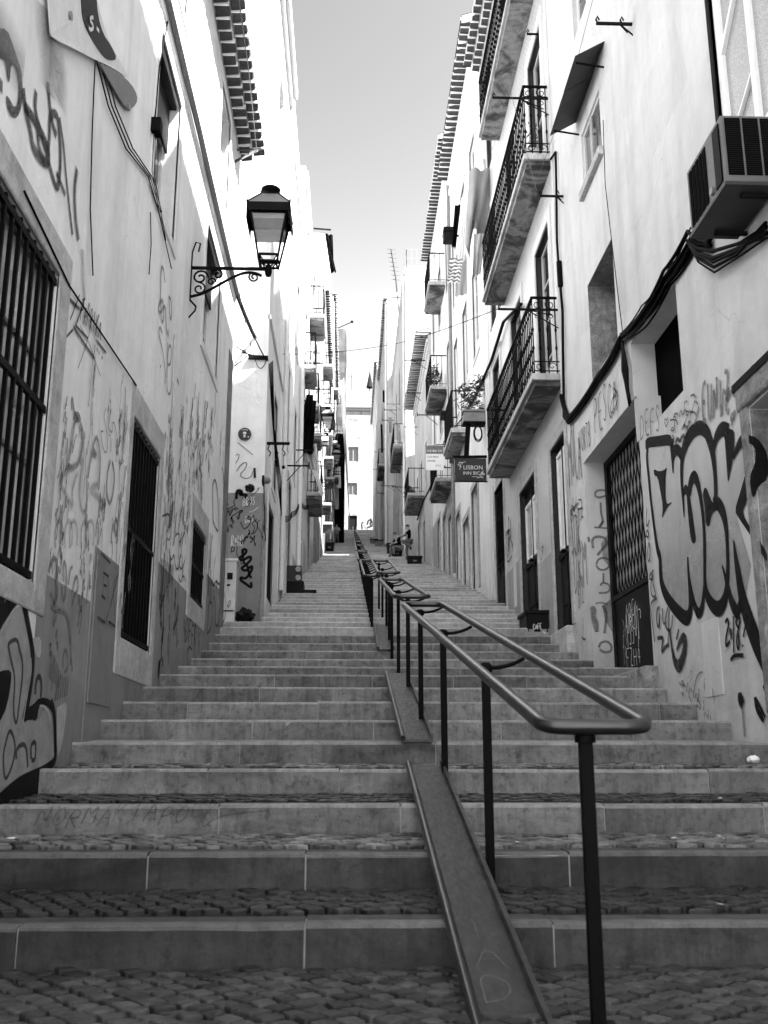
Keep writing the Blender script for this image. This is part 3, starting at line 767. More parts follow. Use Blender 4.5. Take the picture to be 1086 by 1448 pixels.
    trace(mb, W, [(240, 420), (225, 540), (200, 680), (185, 780), (230, 790), (280, 740), (300, 620), (310, 520), (285, 430)], .075, k, .6)
    trace(mb, W, [(345, 870), (360, 760), (385, 620), (412, 530), (432, 600), (445, 720), (440, 850), (430, 965)], .06, k, .6); trace(mb, W, [(385, 680), (425, 700), (395, 640)], .07, k, .6)
    trace(mb, W, [(530, 730), (505, 830), (500, 980), (520, 1085), (550, 1010), (565, 850), (545, 740)], .06, k, .6)
    trace(mb, W, [(480, 1100), (490, 1050)], .1, k, .6); trace(mb, W, [(575, 1330), (560, 1250), (575, 1180), (590, 1250), (575, 1320)], .08, k, .6)
    trace(mb, W, [(225, 330), (222, 250), (232, 240), (240, 330), (260, 380), (275, 400)], .05, k, .6); tracefill(mb, W, [(235, 410), (240, 350), (275, 340), (300, 400), (285, 440)], k)
    mark(b, mb, M['p_md'], 'faded grey loops sprayed between the barred windows')
    mb = MB()
    trace(mb, W, [(210, 780), (120, 890), (150, 950), (200, 1030), (235, 1110), (225, 960), (270, 820)], .07, k, .7); trace(mb, W, [(290, 760), (320, 700), (285, 900), (290, 1080), (320, 1160), (350, 1050), (355, 900)], .07, k, .7)
    trace(mb, W, [(470, 1050), (350, 950), (430, 920)], .08, k, .7)
    for i, x in enumerate((95, 170, 210, 300, 340)): trace(mb, W, [(x, 1420), (x-5, 1280), (x+25, 1190), (x+60, 1240), (x+55, 1400)], .055, k, .7)
    mark(b, mb, M['p_lt'], 'washed out pale loops between the barred windows')
    mb = MB(); rr = random.Random(5)
    scribble(mb, W, (355, 330), .25, .7, 9, .010, 2, k); scribble(mb, W, (610, 400), .35, .9, 9, .010, 3, k); scribble(mb, W, (530, 290), .2, .3, 5, .010, 4, k); scribble(mb, W, (440, 1260), .3, .5, 8, .012, 6, k); scribble(mb, W, (620, 900), .25, .9, 7, .012, 7, k); scribble(mb, W, (270, 480), .2, .2, 4, .010, 8, k)
    trace(mb, W, [(490, 320), (475, 390), (495, 480), (510, 600), (490, 690), (460, 600), (450, 500), (470, 500)], .016, k); trace(mb, W, [(520, 400), (510, 480), (545, 520), (540, 430), (560, 430), (575, 520), (590, 640), (600, 760)], .016, k); trace(mb, W, [(530, 520), (525, 700), (540, 560)], .014, k)
    trace(mb, W, [(600, 760), (615, 720), (640, 740), (600, 760), (595, 900), (600, 1080)], .013, k)
    mark(b, mb, M['p_dg'], 'thin felt pen tags between the barred windows')
    k = Z(0, 240, 4.525); mb = MB()
    trace(mb, W, [(395, 780), (440, 830), (500, 890)], .035, k); trace(mb, W, [(535, 820), (510, 900), (480, 990)], .03, k); trace(mb, W, [(460, 1000), (530, 1110), (600, 1210)], .03, k); trace(mb, W, [(470, 990), (555, 1080)], .03, k)
    trace(mb, W, [(610, 1090), (670, 1170)], .03, k); trace(mb, W, [(505, 1000), (560, 1100), (600, 1220), (635, 1320)], .012, k); trace(mb, W, [(440, 960), (500, 800)], .02, k); trace(mb, W, [(415, 1070), (460, 1020)], .025, k); trace(mb, W, [(490, 1270), (560, 1070), (580, 940)], .012, k)
    scrawl(mb, W, 'PAPRIKA', (505, 960), (632, 1085), .2, .022, k, .1)
    for p in ((610, 1140), (628, 1160), (648, 1190)): trace(mb, W, [(p[0], p[1]), (p[0]+3, p[1]+22)], .03, k)
    mark(b, mb, M['p_dk'], 'angular dark tag above the second barred window')
    k = Z(0, 0, 4.827); mb = MB()
    tracefill(mb, W, [(-40, 200), (40, 190), (90, 330), (140, 480), (150, 600), (145, 720), (110, 810), (70, 800), (35, 720), (35, 640), (70, 690), (85, 730), (110, 720), (125, 600), (105, 470), (70, 430), (60, 560), (45, 560), (30, 420), (0, 400), (-40, 380)], k, 1)
    trace(mb, W, [(150, 600), (170, 760), (205, 900), (215, 1000), (270, 1090), (320, 1120), (330, 1040), (290, 930), (230, 820), (160, 720)], .1, k, .4)
    trace(mb, W, [(240, 620), (230, 740), (265, 880), (300, 1000), (345, 1180), (390, 1320), (410, 1100), (400, 900), (385, 770), (330, 780), (335, 900), (320, 1050)], .08, k, .4)
    trace(mb, W, [(320, 560), (340, 800), (380, 930)], .09, k, .5); trace(mb, W, [(400, 800), (430, 1000), (445, 1200), (470, 1430), (490, 1600)], .06, k, .5); trace(mb, W, [(250, 830), (255, 1000), (300, 1120)], .08, k); trace(mb, W, [(380, 1180), (440, 1330)], .06, k)
    trace(mb, W, [(520, 1150), (500, 1300), (510, 1500), (530, 1640)], .11, k, .8); trace(mb, W, [(-20, 560), (10, 600)], .1, k)
    mark(b, mb, M['p_dg'], 'blurred dark grey letters high over the big barred window')
    mb = MB()
    trace(mb, W, [(290, 40), (300, 250), (330, 420), (330, 640)], .5, k, .95); trace(mb, W, [(330, 330), (420, 470), (400, 700)], .4, k, .95); trace(mb, W, [(-20, 180), (60, 330), (150, 520)], .45, k, .95); trace(mb, W, [(555, 1700), (560, 1850), (570, 2050)], .12, k, .9)  # sign's soft shadow painted in grey beside and under it, plus overspray
    mark(b, mb, M['p_lt'], 'soft painted shadow of the board sign mixed with overspray')
    k = Z(190, 340, 5.568); mb = MB()
    trace(mb, W, [(235, 330), (225, 220), (205, 200), (200, 400), (205, 640), (225, 640), (225, 480), (200, 470), (180, 540), (200, 580), (240, 490), (245, 700), (265, 760), (260, 700)], .06, k, .5)
    trace(mb, W, [(265, 440), (285, 470), (290, 580), (280, 640), (270, 540), (265, 440)], .05, k, .5); trace(mb, W, [(215, 730), (195, 670), (185, 740), (215, 850), (235, 1000), (240, 1130)], .045, k, .5)
    trace(mb, W, [(255, 800), (250, 980), (280, 980), (290, 850), (265, 810), (250, 1000), (250, 1180), (272, 1225), (290, 1130), (296, 950), (300, 800), (312, 740)], .045, k, .5); trace(mb, W, [(200, 980), (202, 1000)], .07, k); trace(mb, W, [(330, 1090), (345, 1130)], .06, k)
    mark(b, mb, M['p_md'], 'tall grey looping tag below the lamp bracket')
    # between second and third barred window and up to the corner
    k = Z(150, 560, 3.62); mb = MB()
    for i, (c, a, h, n, wd) in enumerate([((325, 330), .5, 1.2, 10, .03), ((385, 260), .5, .9, 14, .02), ((440, 180), .9, .8, 9, .035), ((515, 200), .9, .9, 9, .04), ((470, 400), .8, .9, 8, .045), ((385, 440), .6, .8, 12, .014), ((330, 640), .5, .8, 8, .028)]): scribble(mb, W, c, a, h, n, wd, 30+i, k)
    mark(b, mb, M['p_md'], 'crowd of overlapping grey tags before the house corner')
    mb = MB()
    trace(mb, W, [(285, 615), (320, 600), (330, 640), (305, 700), (315, 750), (335, 690), (325, 620), (310, 600)], .03, k); trace(mb, W, [(345, 760), (350, 710), (375, 700), (370, 760), (390, 720), (400, 690), (405, 760)], .03, k)
    trace(mb, W, [(320, 790), (330, 850), (345, 800), (350, 880), (370, 890), (380, 790), (368, 870), (385, 890), (400, 840)], .035, k); trace(mb, W, [(370, 930), (378, 960), (392, 910), (404, 950)], .03, k); scribble(mb, W, (390, 720), .6, .7, 9, .018, 51, k)
    trace(mb, W, [(395, 1140), (398, 1270), (408, 1240), (400, 1190)], .035, k); scrawl(mb, W, 'OFFO', (402, 1255), (455, 1285), .30, .032, k); trace(mb, W, [(412, 1310), (422, 1280), (436, 1300)], .04, k)
    for i in range(6): trace(mb, W, [(275+i*9, 1080-i*24), (280+i*9, 830+i*6)], .06, k, .7)
    scribble(mb, W, (340, 1080), .7, .7, 9, .03, 54, k); scribble(mb, W, (285, 1200), .5, .7, 8, .05, 55, k)
    mark(b, mb, M['p_dg'], 'dark tags over the dado beside the small barred window')
    mb = MB()
    trace(mb, W, [(545, 640), (540, 480), (552, 415), (568, 470), (575, 700), (560, 680), (545, 640)], .05, k); trace(mb, W, [(530, 700), (530, 940), (548, 980), (560, 940), (575, 970), (590, 940), (585, 990), (603, 950)], .05, k)
    trace(mb, W, [(578, 520), (580, 700), (590, 960)], .04, k); trace(mb, W, [(608, 480), (605, 700), (608, 960)], .04, k); trace(mb, W, [(625, 560), (618, 700), (622, 1000)], .04, k); trace(mb, W, [(600, 600), (612, 540), (625, 560)], .04, k)
    scrawl(mb, W, 'DUO', (515, 1210), (610, 1150), .5, .05, k); scribble(mb, W, (525, 960), .4, .8, 6, .035, 61, k)
    mark(b, mb, M['p_dg'], 'tall narrow bubble letters at the house corner')
    k = Z(0, 780, 4.26); mb = MB()
    for a, c in (((585, 10), (645, 70)), ((600, 125), (632, 150)), ((602, 200), (620, 210)), ((590, 265), (612, 285)), ((565, 395), (612, 430)), ((635, 420), (672, 450))): trace(mb, W, [a, c], .03, k, base=.026)
    trace(mb, W, [(690, 130), (650, 300), (615, 430)], .02, k, base=.026); trace(mb, W, [(670, 90), (692, 130), (655, 200), (672, 430)], .012, k, base=.026); trace(mb, W, [(600, 140), (595, 270)], .012, k, base=.026); trace(mb, W, [(632, 150), (625, 285)], .012, k, base=.026)
    mark(b, mb, M['p_dk'], 'angular black strokes on the cupboard door')
    k = Z(150, 560, 3.62)
    mb = MB()
    for i, c in enumerate([(310, 300), (330, 420), (320, 520), (300, 700), (440, 330), (480, 440), (540, 250), (590, 330), (420, 520), (395, 620), (600, 420), (455, 120)]): scribble(mb, W, c, .55, .75, 6, .06, 300+i, k, .8)
    for i, c in enumerate([(90, 900), (60, 1000), (320, 1000), (345, 1180), (460, 1240), (540, 1060), (570, 1080)]): scribble(mb, W, c, .5, .6, 5, .055, 330+i, k, .8)
    mark(b, mb, M['p_lt'], 'washed out smears of old paint along the wall')
    k = Z(60, 520, 5.57); mb = MB()
    for i, c in enumerate([(420, 1250), (130, 1000), (300, 1350), (560, 1350), (600, 560), (180, 600), (120, 1250), (640, 1150)]): scribble(mb, W, c, .3, .55, 6, .018, 350+i, k)
    k = Z(0, 780, 4.26)
    for i, c in enumerate([(520, 60), (350, 60), (500, 200), (450, 420), (330, 480), (590, 600)]): scribble(mb, W, c, .3, .4, 5, .02, 370+i, k)
    mark(b, mb, M['p_md'], 'many small worn grey tags crowding the wall')
    # ---------------- things fixed to the wall
    k = Z(0, 0, 4.827); W2 = Wall('x', X+.03, 1)
    def pts(L, d=0.0): return [Vector((X+.03+d, *W2.uv(W2.at(*k(*p))))) for p in L]
    bs = thing('board_sign', 'curved surfboard shaped sign bolted flat to the wall high above the big barred window', 'sign', pts([(640, 300)])[0])
    m = MB(); m.prism(pts(smooth([(315, -260), (322, 0), (336, 200), (345, 262), (520, 345), (630, 402), (760, 462), (872, 540), (845, 480), (800, 400), (745, 300), (690, 150), (640, -60), (600, -260)], 1)), (.012, 0, 0)); m.build('board', M['offw'], bs)
    m = MB(); m.prism(pts(smooth([(535, -240), (540, 60), (560, 165), (610, 265), (690, 385), (735, 415), (788, 404), (745, 310), (690, 232), (655, 110), (640, -60), (600, -240)], 1), .014), (.004, 0, 0)); m.build('dark_band', M['woodD'], bs)
    m = MB(); m.prism(pts(smooth([(668, 428), (800, 490), (890, 575), (930, 650), (925, 710), (866, 760), (770, 610), (700, 480)], 1)), (.012, 0, 0)); m.build('fin', M['boxG'], bs)
    m = MB(); W3 = Wall('x', X+.052, 1)
    trace(m, W3, [(632, 120), (615, 118), (608, 140), (630, 165), (632, 195), (610, 205), (602, 185)], .03, k, .1); trace(m, W3, [(655, 190), (672, 215)], .03, k, .1); trace(m, W3, [(350, 242), (430, 285), (530, 328)], .018, k, .1); trace(m, W3, [(345, 210), (480, 140)], .014, k, .1)
    m.build('lettering', M['p_wh'], bs)
    for p in ((463, 108), (864, 730)):
        m = MB(); c = pts([p])[0]; m.tube([c, c+Vector((.03, 0, 0))], .035, 10); m.build('bolt', M['zinc'], bs)
    return b
left_near()
def left_lower():  # added house out of view; its duller wall cuts bounce on the foreground
    X = -2.15; b = thing('town_house', 'unseen plain house added behind the camera to cut light bounced onto the near steps', 'house', (X, -6, 0)); w = MB()
    facade(w, X, 1, -16, 1.19, -1, 11.4, [(-4, -2.6, .1, 2.6, .2), (-8, -6.6, .1, 2.6, .2), (-4, -2.6, 4.2, 6.4, .2), (-8, -6.6, 4.2, 6.4, .2)]); shell(w, X, 1, -16, 1.19, -1, 11.4, 7.0); w.build('wall', M['plB'], b)
left_lower()
def street_lamp(base, label, A=1.03):
    """wall bracket lantern; base = point on the wall at arm height"""
    t = thing('street_lamp', label, 'street lamp', base, 'bracket lanterns on the left wall')
    bx, by, bz = base; K = A/1.03
    m = MB()
    m.beam((bx-.01, by, bz-.48), (bx-.01, by, bz+.22), .05, .03); m.beam((bx, by, bz), (bx+A, by, bz), .035, .035)
    P = [Vector((bx, by, bz-.42)), Vector((bx+.16*K, by, bz-.38)), Vector((bx+.35*K, by, bz-.26)), Vector((bx+.55*K, by, bz-.13)), Vector((bx+.72*K, by, bz-.05)), Vector((bx+.86*K, by, bz-.06)), Vector((bx+.94*K, by, bz-.1))]
    m.tube([P[0].lerp(P[1], .0)]+[Vector(q) for q in smooth([tuple(p) for p in P], 2)], .02, 6)
    scroll(m, (bx+.13*K, by, bz-.14), (1, 0, 0), .11, .014, 1.4, 18, 1, 0); scroll(m, (bx+.36*K, by, bz-.09), (1, 0, 0), .08, .014, 1.3, 16, -1, PI)
    scroll(m, (bx+.12*K, by, bz-.30), (1, 0, 0), .09, .012, 1.3, 16, -1, PI/2); scroll(m, (bx+.84*K, by, bz-.12), (1, 0, 0), .075, .012, 1.5, 18, 1, PI/2); scroll(m, (bx+.28*K, by, bz-.2), (1, 0, 0), .06, .012, 1.2, 14, 1, 0)
    m.tube([(bx, by, bz+.2), (bx+.05, by, bz+.38), (bx+.11, by, bz+.36), (bx+.09, by, bz+.24)], .012, 6); m.tube([(bx, by, bz-.46), (bx+.09, by, bz-.56), (bx+.08, by, bz-.62), (bx+.0, by, bz-.72)], .013, 6)
    m.lathe((bx+A, by, bz-.1), [(.0, -.02), (.035, 0), (.05, .06), (.04, .14), (.02, .17)], 10)
    m.build('bracket', M['iron'], t)
    cx, cz = bx+A, bz
    m = MB(); h0, h1 = cz+.16, cz+.72; r0, r1 = .12, .235
    for sx in (-1, 1):
        for sy in (-1, 1):
            m.beam((cx+sx*r0, by+sy*r0, h0-.1), (cx+sx*r1, by+sy*r1, h1), .026, .026); m.tube([(cx+sx*r0, by+sy*r0, h0), (cx+sx*.08, by+sy*.08, h0-.05), (cx+sx*.05, by+sy*.05, h0-.12), (cx, by, h0-.14)], .01, 5)
            m.beam((cx+sx*r1*1.22, by+sy*r1*1.22, h1+.12), (cx+sx*.12, by+sy*.12, h1+.34), .022, .022); m.lathe((cx+sx*r1*1.22, by+sy*r1*1.22, h1+.12), [(.014, 0), (.008, .04), (.0, .06)], 6); m.lathe((cx+sx*.12, by+sy*.12, h1+.34), [(.014, 0), (.008, .03), (.0, .05)], 6)
    for z, r in ((h0, r0), (h0-.09, r0*.9), (h1, r1)):
        for a, b_ in (((-1, -1), (1, -1)), ((1, -1), (1, 1)), ((1, 1), (-1, 1)), ((-1, 1), (-1, -1))): m.beam((cx+a[0]*r, by+a[1]*r, z), (cx+b_[0]*r, by+b_[1]*r, z), .026, .026)
    m.build('lantern_frame', M['iron'], t)
    m = MB(); R1 = r1*1.22
    for a, b_ in (((-1, -1), (1, -1)), ((1, -1), (1, 1)), ((1, 1), (-1, 1)), ((-1, 1), (-1, -1))):
        p = [(cx+a[0]*R1, by+a[1]*R1, h1-.12 if a[1] == b_[1] and False else h1+.0), (cx+b_[0]*R1, by+b_[1]*R1, h1+.0), (cx+b_[0]*R1, by+b_[1]*R1, h1+.12), (cx+a[0]*R1, by+a[1]*R1, h1+.12)]
        m.quad(*p)
    for sx in (-1, 1): m.box(cx+sx*R1-.006, cx+sx*R1+.006, by-R1, by+R1, h1-.13, h1+.12)
    m.lathe((cx, by, h1+.34), [(.12, 0), (.1, .02), (.075, .05), (.075, .08), (.13, .1), (.135, .13), (.1, .155), (.0, .165)], 16)
    m.build('lantern_hood', M['iron'], t)
    m = MB()
    for a, b_ in (((-1, -1), (1, -1)), ((1, -1), (1, 1)), ((1, 1), (-1, 1)), ((-1, 1), (-1, -1))):
        m.quad((cx+a[0]*R1, by+a[1]*R1, h1+.12), (cx+b_[0]*R1, by+b_[1]*R1, h1+.12), (cx+b_[0]*.12, by+b_[1]*.12, h1+.34), (cx+a[0]*.12, by+a[1]*.12, h1+.34))
        e, f = r1*.96, r1*.8
        m.quad((cx+a[0]*e, by+a[1]*e, h1), (cx+b_[0]*e, by+b_[1]*e, h1), (cx+b_[0]*f, by+b_[1]*f, h1-.22), (cx+a[0]*f, by+a[1]*f, h1-.22))
    m.build('hood_panels', M['lampd'], t)
    m = MB(); e, f = r1*.97, r0*.97
    for a, b_ in (((-1, -1), (1, -1)), ((1, -1), (1, 1)), ((1, 1), (-1, 1)), ((-1, 1), (-1, -1))):
        m.quad((cx+a[0]*f, by+a[1]*f, h0), (cx+b_[0]*f, by+b_[1]*f, h0), (cx+b_[0]*e, by+b_[1]*e, h1), (cx+a[0]*e, by+a[1]*e, h1))
    m.build('lantern_glass', M['lampg'], t)
    return t
lamp0 = street_lamp((-2.15, 12.3, 7.24), 'large black iron lantern on a scrolled bracket above the small barred window')
def left_cables():
    X = -2.15
    def P(px, py, d=.02): v = onX(px, py, X); return (X+d, v.y, v.z)
    m = MB(); cablerun(m, [P(30, 270), P(95, 405), P(190, 545)], .008); tag(m.build('wall_cable', M['cable'], origin=P(95, 405)), 'thin cable running along the wall over the two barred windows', 'cable')
    m = MB()
    for o in (0, 5, 10): cablerun(m, [P(133+o, 85), P(150+o, 150), P(175+o, 210), P(207+o*.5, 250), P(222+o*.4, 300)], .007)
    tag(m.build('wall_cable', M['cable'], origin=P(150, 150)), 'loose bunch of thin wires drooping from the board sign towards the upper window', 'cable')
    m = MB(); cablerun(m, [P(131, 85), P(127, 180), P(124, 295), P(128, 390)], .006); tag(m.build('wall_cable', M['cable'], origin=P(127, 180)), 'single thin wire hanging straight down from the board sign', 'cable')
    m = MB(); cablerun(m, [P(236, 20), P(222, 95), P(215, 180)], .012); m.box(X, X+.1, P(215, 180)[1]-.07, P(215, 180)[1]+.07, P(215, 180)[2]-.08, P(215, 180)[2]+.08); cablerun(m, [P(215, 186), P(212, 240), P(222, 300), P(240, 380)], .006); cablerun(m, [P(217, 186), P(216, 250), P(232, 340)], .006); cablerun(m, [P(210, 300), P(211, 345), P(208, 388)], .006)
    tag(m.build('wall_cable', M['cable'], origin=P(215, 180)), 'black cable with a junction box beside the first upper window on the left', 'cable')
    m = MB()
    for o in (.03, .05, .07, .09): cablerun(m, [(X+o, 1.4, 9.12+o*.3), (X+o, 7, 9.13), (X+o+.01, 12, 9.11), (X+o, 17, 9.12), (X+o+.2, 18.3, 8.9)], .012, .02, 8)
    tag(m.build('cable_bundle', M['cableG'], origin=(X, 8, 9.1)), 'grey cables lying along the sunlit string course of the near left house', 'cable')
left_cables()
# ================================================================== LEFT: HOUSE BEYOND THE ALLEY
def left_second():
    X, Y0 = -1.62, 18.3
    b = thing('town_house', 'pale house beyond the side alley, its gable end scrawled with tags under a round sign', 'house', (X, 20, 3.4))
    w = MB()
    H = [(19.3, 20.75, 3.95, 5.85, .14), (19.95, 20.95, 6.4, 8.4, .16), (19.2, 20.6, 10.2, 12.4, .18), (19.2, 20.6, 13.8, 15.8, .18)]
    facade(w, X, 1, Y0, 22.3, 2, 17.5, H); shell(w, X, 1, Y0, 22.3, 2, 17.5, 8)
    w.build('wall', M['plL'], b)
    d = MB(); d.box(X-5, X-.0, Y0-.012, Y0+.05, 2, 5.75); d.build('painted_dado', M['dado'], b)
    d = MB(); d.box(X-.02, X+.012, Y0-.006, 18.9, 2, 5.6); d.build('corner_stone', M['surr'], b, bevel=.01)
    s = MB(); surround(s, X, 1, 19.3, 20.75, 3.95, 5.85, .16, .02, .16, .5); s.build('stone_surround', M['surrW'], b, bevel=.01)
    wn = casement(b, X, 1, 19.3, 20.75, 3.95, 5.85, .1, 'case', M['woodG'], M['glass'])
    g = MB()
    for i in range(9): g.beam((X-.03, 19.38+i*.163, 3.96), (X-.03, 19.38+i*.163, 5.84), .022, .022)
    g.build('window_bars', M['ironOld'], wn)
    casement(b, X, 1, 19.95, 20.95, 6.4, 8.4, .12, 'case', M['woodD'], M['glass']); s = MB(); surround(s, X, 1, 19.95, 20.95, 6.4, 8.4, .12, .02); s.build('stone_surround', M['surrW'], b)
    for z in (10.2, 13.8): casement(b, X, 1, 19.2, 20.6, z, z+2.1, .15, 'case')
    m = MB(); m.box(X-.02, X+.04, Y0, 22.3, 9.3, 9.4); m.build('string_course', M['surrW'], b)
    m = MB(); m.box(X-.02, X+.1, Y0-.1, 22.3, 17.0, 17.2); m.box(X-.02, X+.2, Y0-.15, 22.3, 17.2, 17.45); m.build('cornice', M['surrW'], b)
    W = Wall('y', Y0-.012, -1); k = Z(310, 620, 5.364)
    mb = MB()
    trace(mb, W, [(140, 30), (190, 70), (255, 125)], .02, k); trace(mb, W, [(125, 130), (150, 115), (150, 150), (125, 190)], .02, k); trace(mb, W, [(130, 250), (170, 190), (215, 180), (200, 230), (150, 280), (200, 310), (245, 290), (255, 250)], .022, k)
    mark(b, mb, M['p_dg'], 'thin looping line drawing below the round sign')
    mb = MB()
    for a, c in (((200, 360), (262, 395)), ((205, 400), (260, 355)), ((232, 345), (236, 410)), ((198, 380), (268, 375))): trace(mb, W, [a, c], .07, k, .3)
    trace(mb, W, [(268, 225), (270, 300)], .05, k, .2); trace(mb, W, [(130, 460), (132, 400), (155, 390), (178, 410), (150, 430), (220, 425), (180, 465)], .06, k, .2); tracefill(mb, W, [(130, 420), (135, 395), (165, 390), (180, 410), (165, 425)], k, 1)
    trace(mb, W, [(175, 870), (185, 835), (212, 850), (190, 885), (150, 905), (175, 930), (235, 890), (245, 920), (190, 970), (165, 985), (200, 1010), (250, 960), (250, 1000), (200, 1070), (165, 1050), (160, 1075), (205, 1105), (248, 1138), (240, 1090)], .055, k, .2)
    trace(mb, W, [(175, 840), (185, 950), (215, 960), (225, 1030), (245, 1060)], .05, k, .2)
    mark(b, mb, M['p_blk'], 'bold black star and looping tag on the gable end')
    mb = MB()
    scribble(mb, W, (160, 560), .8, .4, 9, .018, 71, k); scribble(mb, W, (165, 700), .75, .6, 10, .016, 72, k); scribble(mb, W, (225, 750), .2, .2, 5, .02, 73, k); trace(mb, W, [(90, 870), (95, 820), (118, 830), (110, 865), (90, 850)], .02, k)
    mark(b, mb, M['p_dk'], 'small black scribbles on the gable dado')
    mb = MB(); scrawl(mb, W, 'BROS', (180, 515), (272, 500), .17, .016, k); scrawl(mb, W, 'BRS', (198, 640), (258, 630), .13, .014, k); scrawl(mb, W, 'R4H7', (92, 815), (185, 815), .2, .018, k); trace(mb, W, [(215, 470), (228, 462), (240, 468)], .014, k)
    trace(mb, W, [(230, 560), (270, 545), (296, 520)], .02, k, .6)
    mark(b, mb, M['p_wh'], 'white chalky letters BROS and R4H7 on the gable dado')
    W = Wall('x', X+.013, 1); mb = MB(); k = Z(310, 620, 5.364)
    for i, c in enumerate([(330, 700), (320, 860), (345, 640), (320, 1080), (350, 760), (318, 1230), (450, 800), (455, 1000)]): scribble(mb, W, c, .6, .8, 5, .03, 80+i, k)
    mark(b, mb, M['p_dg'], 'smudged tags beside the barred ground floor window')
    # round sign
    c = onY(346, 614, Y0-.02); t = thing('round_sign', 'small round dark sign with a pale bulb shaped symbol on the gable end', 'sign', c)
    m = MB(); m.tube([c+Vector((0, .01, 0)), c+Vector((0, -.015, 0))], .125, 24); m.build('disc', M['zincD'], t)
    m = MB(); Wd = Wall('y', c.y-.016, -1); Wd.k = 0; q = MB()
    fillpoly(q, Wd, [(c.x-.03, c.z-.0), (c.x+.03, c.z), (c.x+.032, c.z+.03), (c.x+.018, c.z+.045), (c.x-.018, c.z+.045), (c.x-.032, c.z+.03)], .001); fillpoly(q, Wd, [(c.x-.018, c.z-.07), (c.x+.018, c.z-.07), (c.x+.022, c.z-.012), (c.x-.022, c.z-.012)], .001)
    stroke(q, Wd, [(c.x-.06, c.z+.075, .012), (c.x, c.z+.09, .012), (c.x+.06, c.z+.075, .012)], .1, .001); stroke(q, Wd, [(c.x+.06, c.z-.06, .03), (c.x+.085, c.z-.055, .03)], .1, .001)
    q.build('symbol', M['p_wh'], t)
    # alarm bell
    c = onX(371, 680, X); t = thing('alarm_bell', 'round grey bell on the wall corner, a cable hanging from it', 'bell', c)
    m = MB(); m.lathe(c+Vector((.07, -.02, -.06)), [(.0, 0), (.06, .01), (.085, .05), (.08, .1), (.04, .125), (0, .13)], 14); m.build('dome', M['zinc'], t)
    m = MB(); m.box(c.x, c.x+.04, c.y-.1, c.y+.08, c.z-.08, c.z+.08); m.build('base', M['box'], t)
    m = MB(); cablerun(m, [(X+.03, c.y, c.z-.06), (X+.02, c.y+.5, c.z-.75), (X+.02, c.y+.8, c.z-.95)], .01); m.build('cable', M['cable'], t)
    # white cabinet and rubbish at its foot
    p = onY(322, 868, 18.0); z = ground(18.0)
    t = thing('utility_cabinet', 'narrow white utility cabinet in the alley against the gable end', 'cabinet', (-2.3, 18.05, z))
    m = MB(); m.box(-2.5, -2.04, 17.9, 18.24, z, z+1.12); m.build('body', M['offw'], t, bevel=.012)
    m = MB(); m.box(-2.52, -2.02, 17.88, 18.26, z+1.12, z+1.16); m.build('lid', M['white'], t)
    m = MB(); m.box(-2.2, -2.1, 17.885, 17.898, z+.78, z+.9); m.box(-2.2, -2.14, 17.885, 17.898, z+.66, z+.69); m.box(-2.46, -2.06, 17.885, 17.898, z+.2, z+.22); m.build('label_plate', M['box'], t)
    W = Wall('y', 17.9, -1); mb = MB(); k = Z(310, 620, 5.364); trace(mb, W, [(66, 1290), (75, 1220), (92, 1240), (70, 1290), (60, 1260)], .012, k); mark(t, mb, M['p_dk'])
    rs = random.Random(9); m = MB(); zc = ground(18.1)
    bm = bmesh.new(); bmesh.ops.create_icosphere(bm, subdivisions=3, radius=1)
    vs = [Vector((-1.88, 18.05, zc+.13))+Vector((v.co.x*.17, v.co.y*.14, v.co.z*.14))*(1+.45*noise.noise(v.co*2.2)) for v in bm.verts]; fs = [[v.index for v in f.verts] for f in bm.faces]; bm.free()
    m.add(vs, fs, 0, False); tag(m.build('rubbish_bag', M['box'], origin=(-1.88, 18.05, zc)), 'crumpled dark rubbish bag beside the white cabinet', 'rubbish bag')
    # cable bracket across the alley
    m = MB(); Yb = 17.9; q = onY(310, 497, Yb); r = onY(370, 497, Yb)
    m.beam((-2.1, Yb, q.z), (X-.0, Yb+.4, q.z), .02, .02); m.beam((-2.0, Yb+.35, q.z+.04), (X, Yb+.38, q.z+.04), .07, .07)
    cablerun(m, [(-2.14, Yb-.5, q.z-.5), (-1.95, Yb, q.z-.05), (-2.14, Yb-.6, q.z-.15)], .012, 0, 4)
    tag(m.build('cable_bracket', M['iron'], origin=(-2.1, Yb, q.z)), 'dark iron cable arm bridging the alley between the two left houses', 'cable bracket')
    m = MB()
    for i in range(5):
        o = i*.018; cablerun(m, [(X+.02+o, 18.3, 8.35+o), (X+.02+o*.5, 19.6, 7.55-o), (X+.04+o, 21.2, 6.75+o), (X+.05, 22.4, 6.3)], .008, .02, 6)
    cablerun(m, [(-2.1, 16.9, 9.1), (X-.05, 18.28, 8.45)], .012, .05); cablerun(m, [(-2.05, 16.9, 9.15), (X-.2, 18.25, 8.3), (X-.02, 18.28, 8.45)], .008, .12)
    tag(m.build('cable_bundle', M['cable'], origin=(X, 18.3, 8.3)), 'thick black cable bundle sloping down the house beyond the alley', 'cable')
    m = MB(); hz = onY(386, 627, 18.6).z; m.beam((X-.02, 18.6, hz), (X+.44, 18.6, hz), .04, .05)
    for i in range(3):
        x = X+.05+i*.14; m.tube([(x, 18.6, hz-.02), (x-.03, 18.6, hz-.12), (x+.03, 18.6, hz-.19), (x, 18.6, hz-.26)], .012, 5)
        if i: m.lathe((x, 18.6, hz-.4-.12*(i-1)), [(0, 0), (.03, .02), (.03, .06), (0, .09)], 8); m.tube([(x, 18.6, hz-.22), (x, 18.6, hz-.37-.12*(i-1))], .006, 4)
    tag(m.build('hook_rail', M['iron'], origin=(X, 18.6, hz)), 'iron rail with hanging hooks on the house beyond the alley', 'hook rail')
left_second()
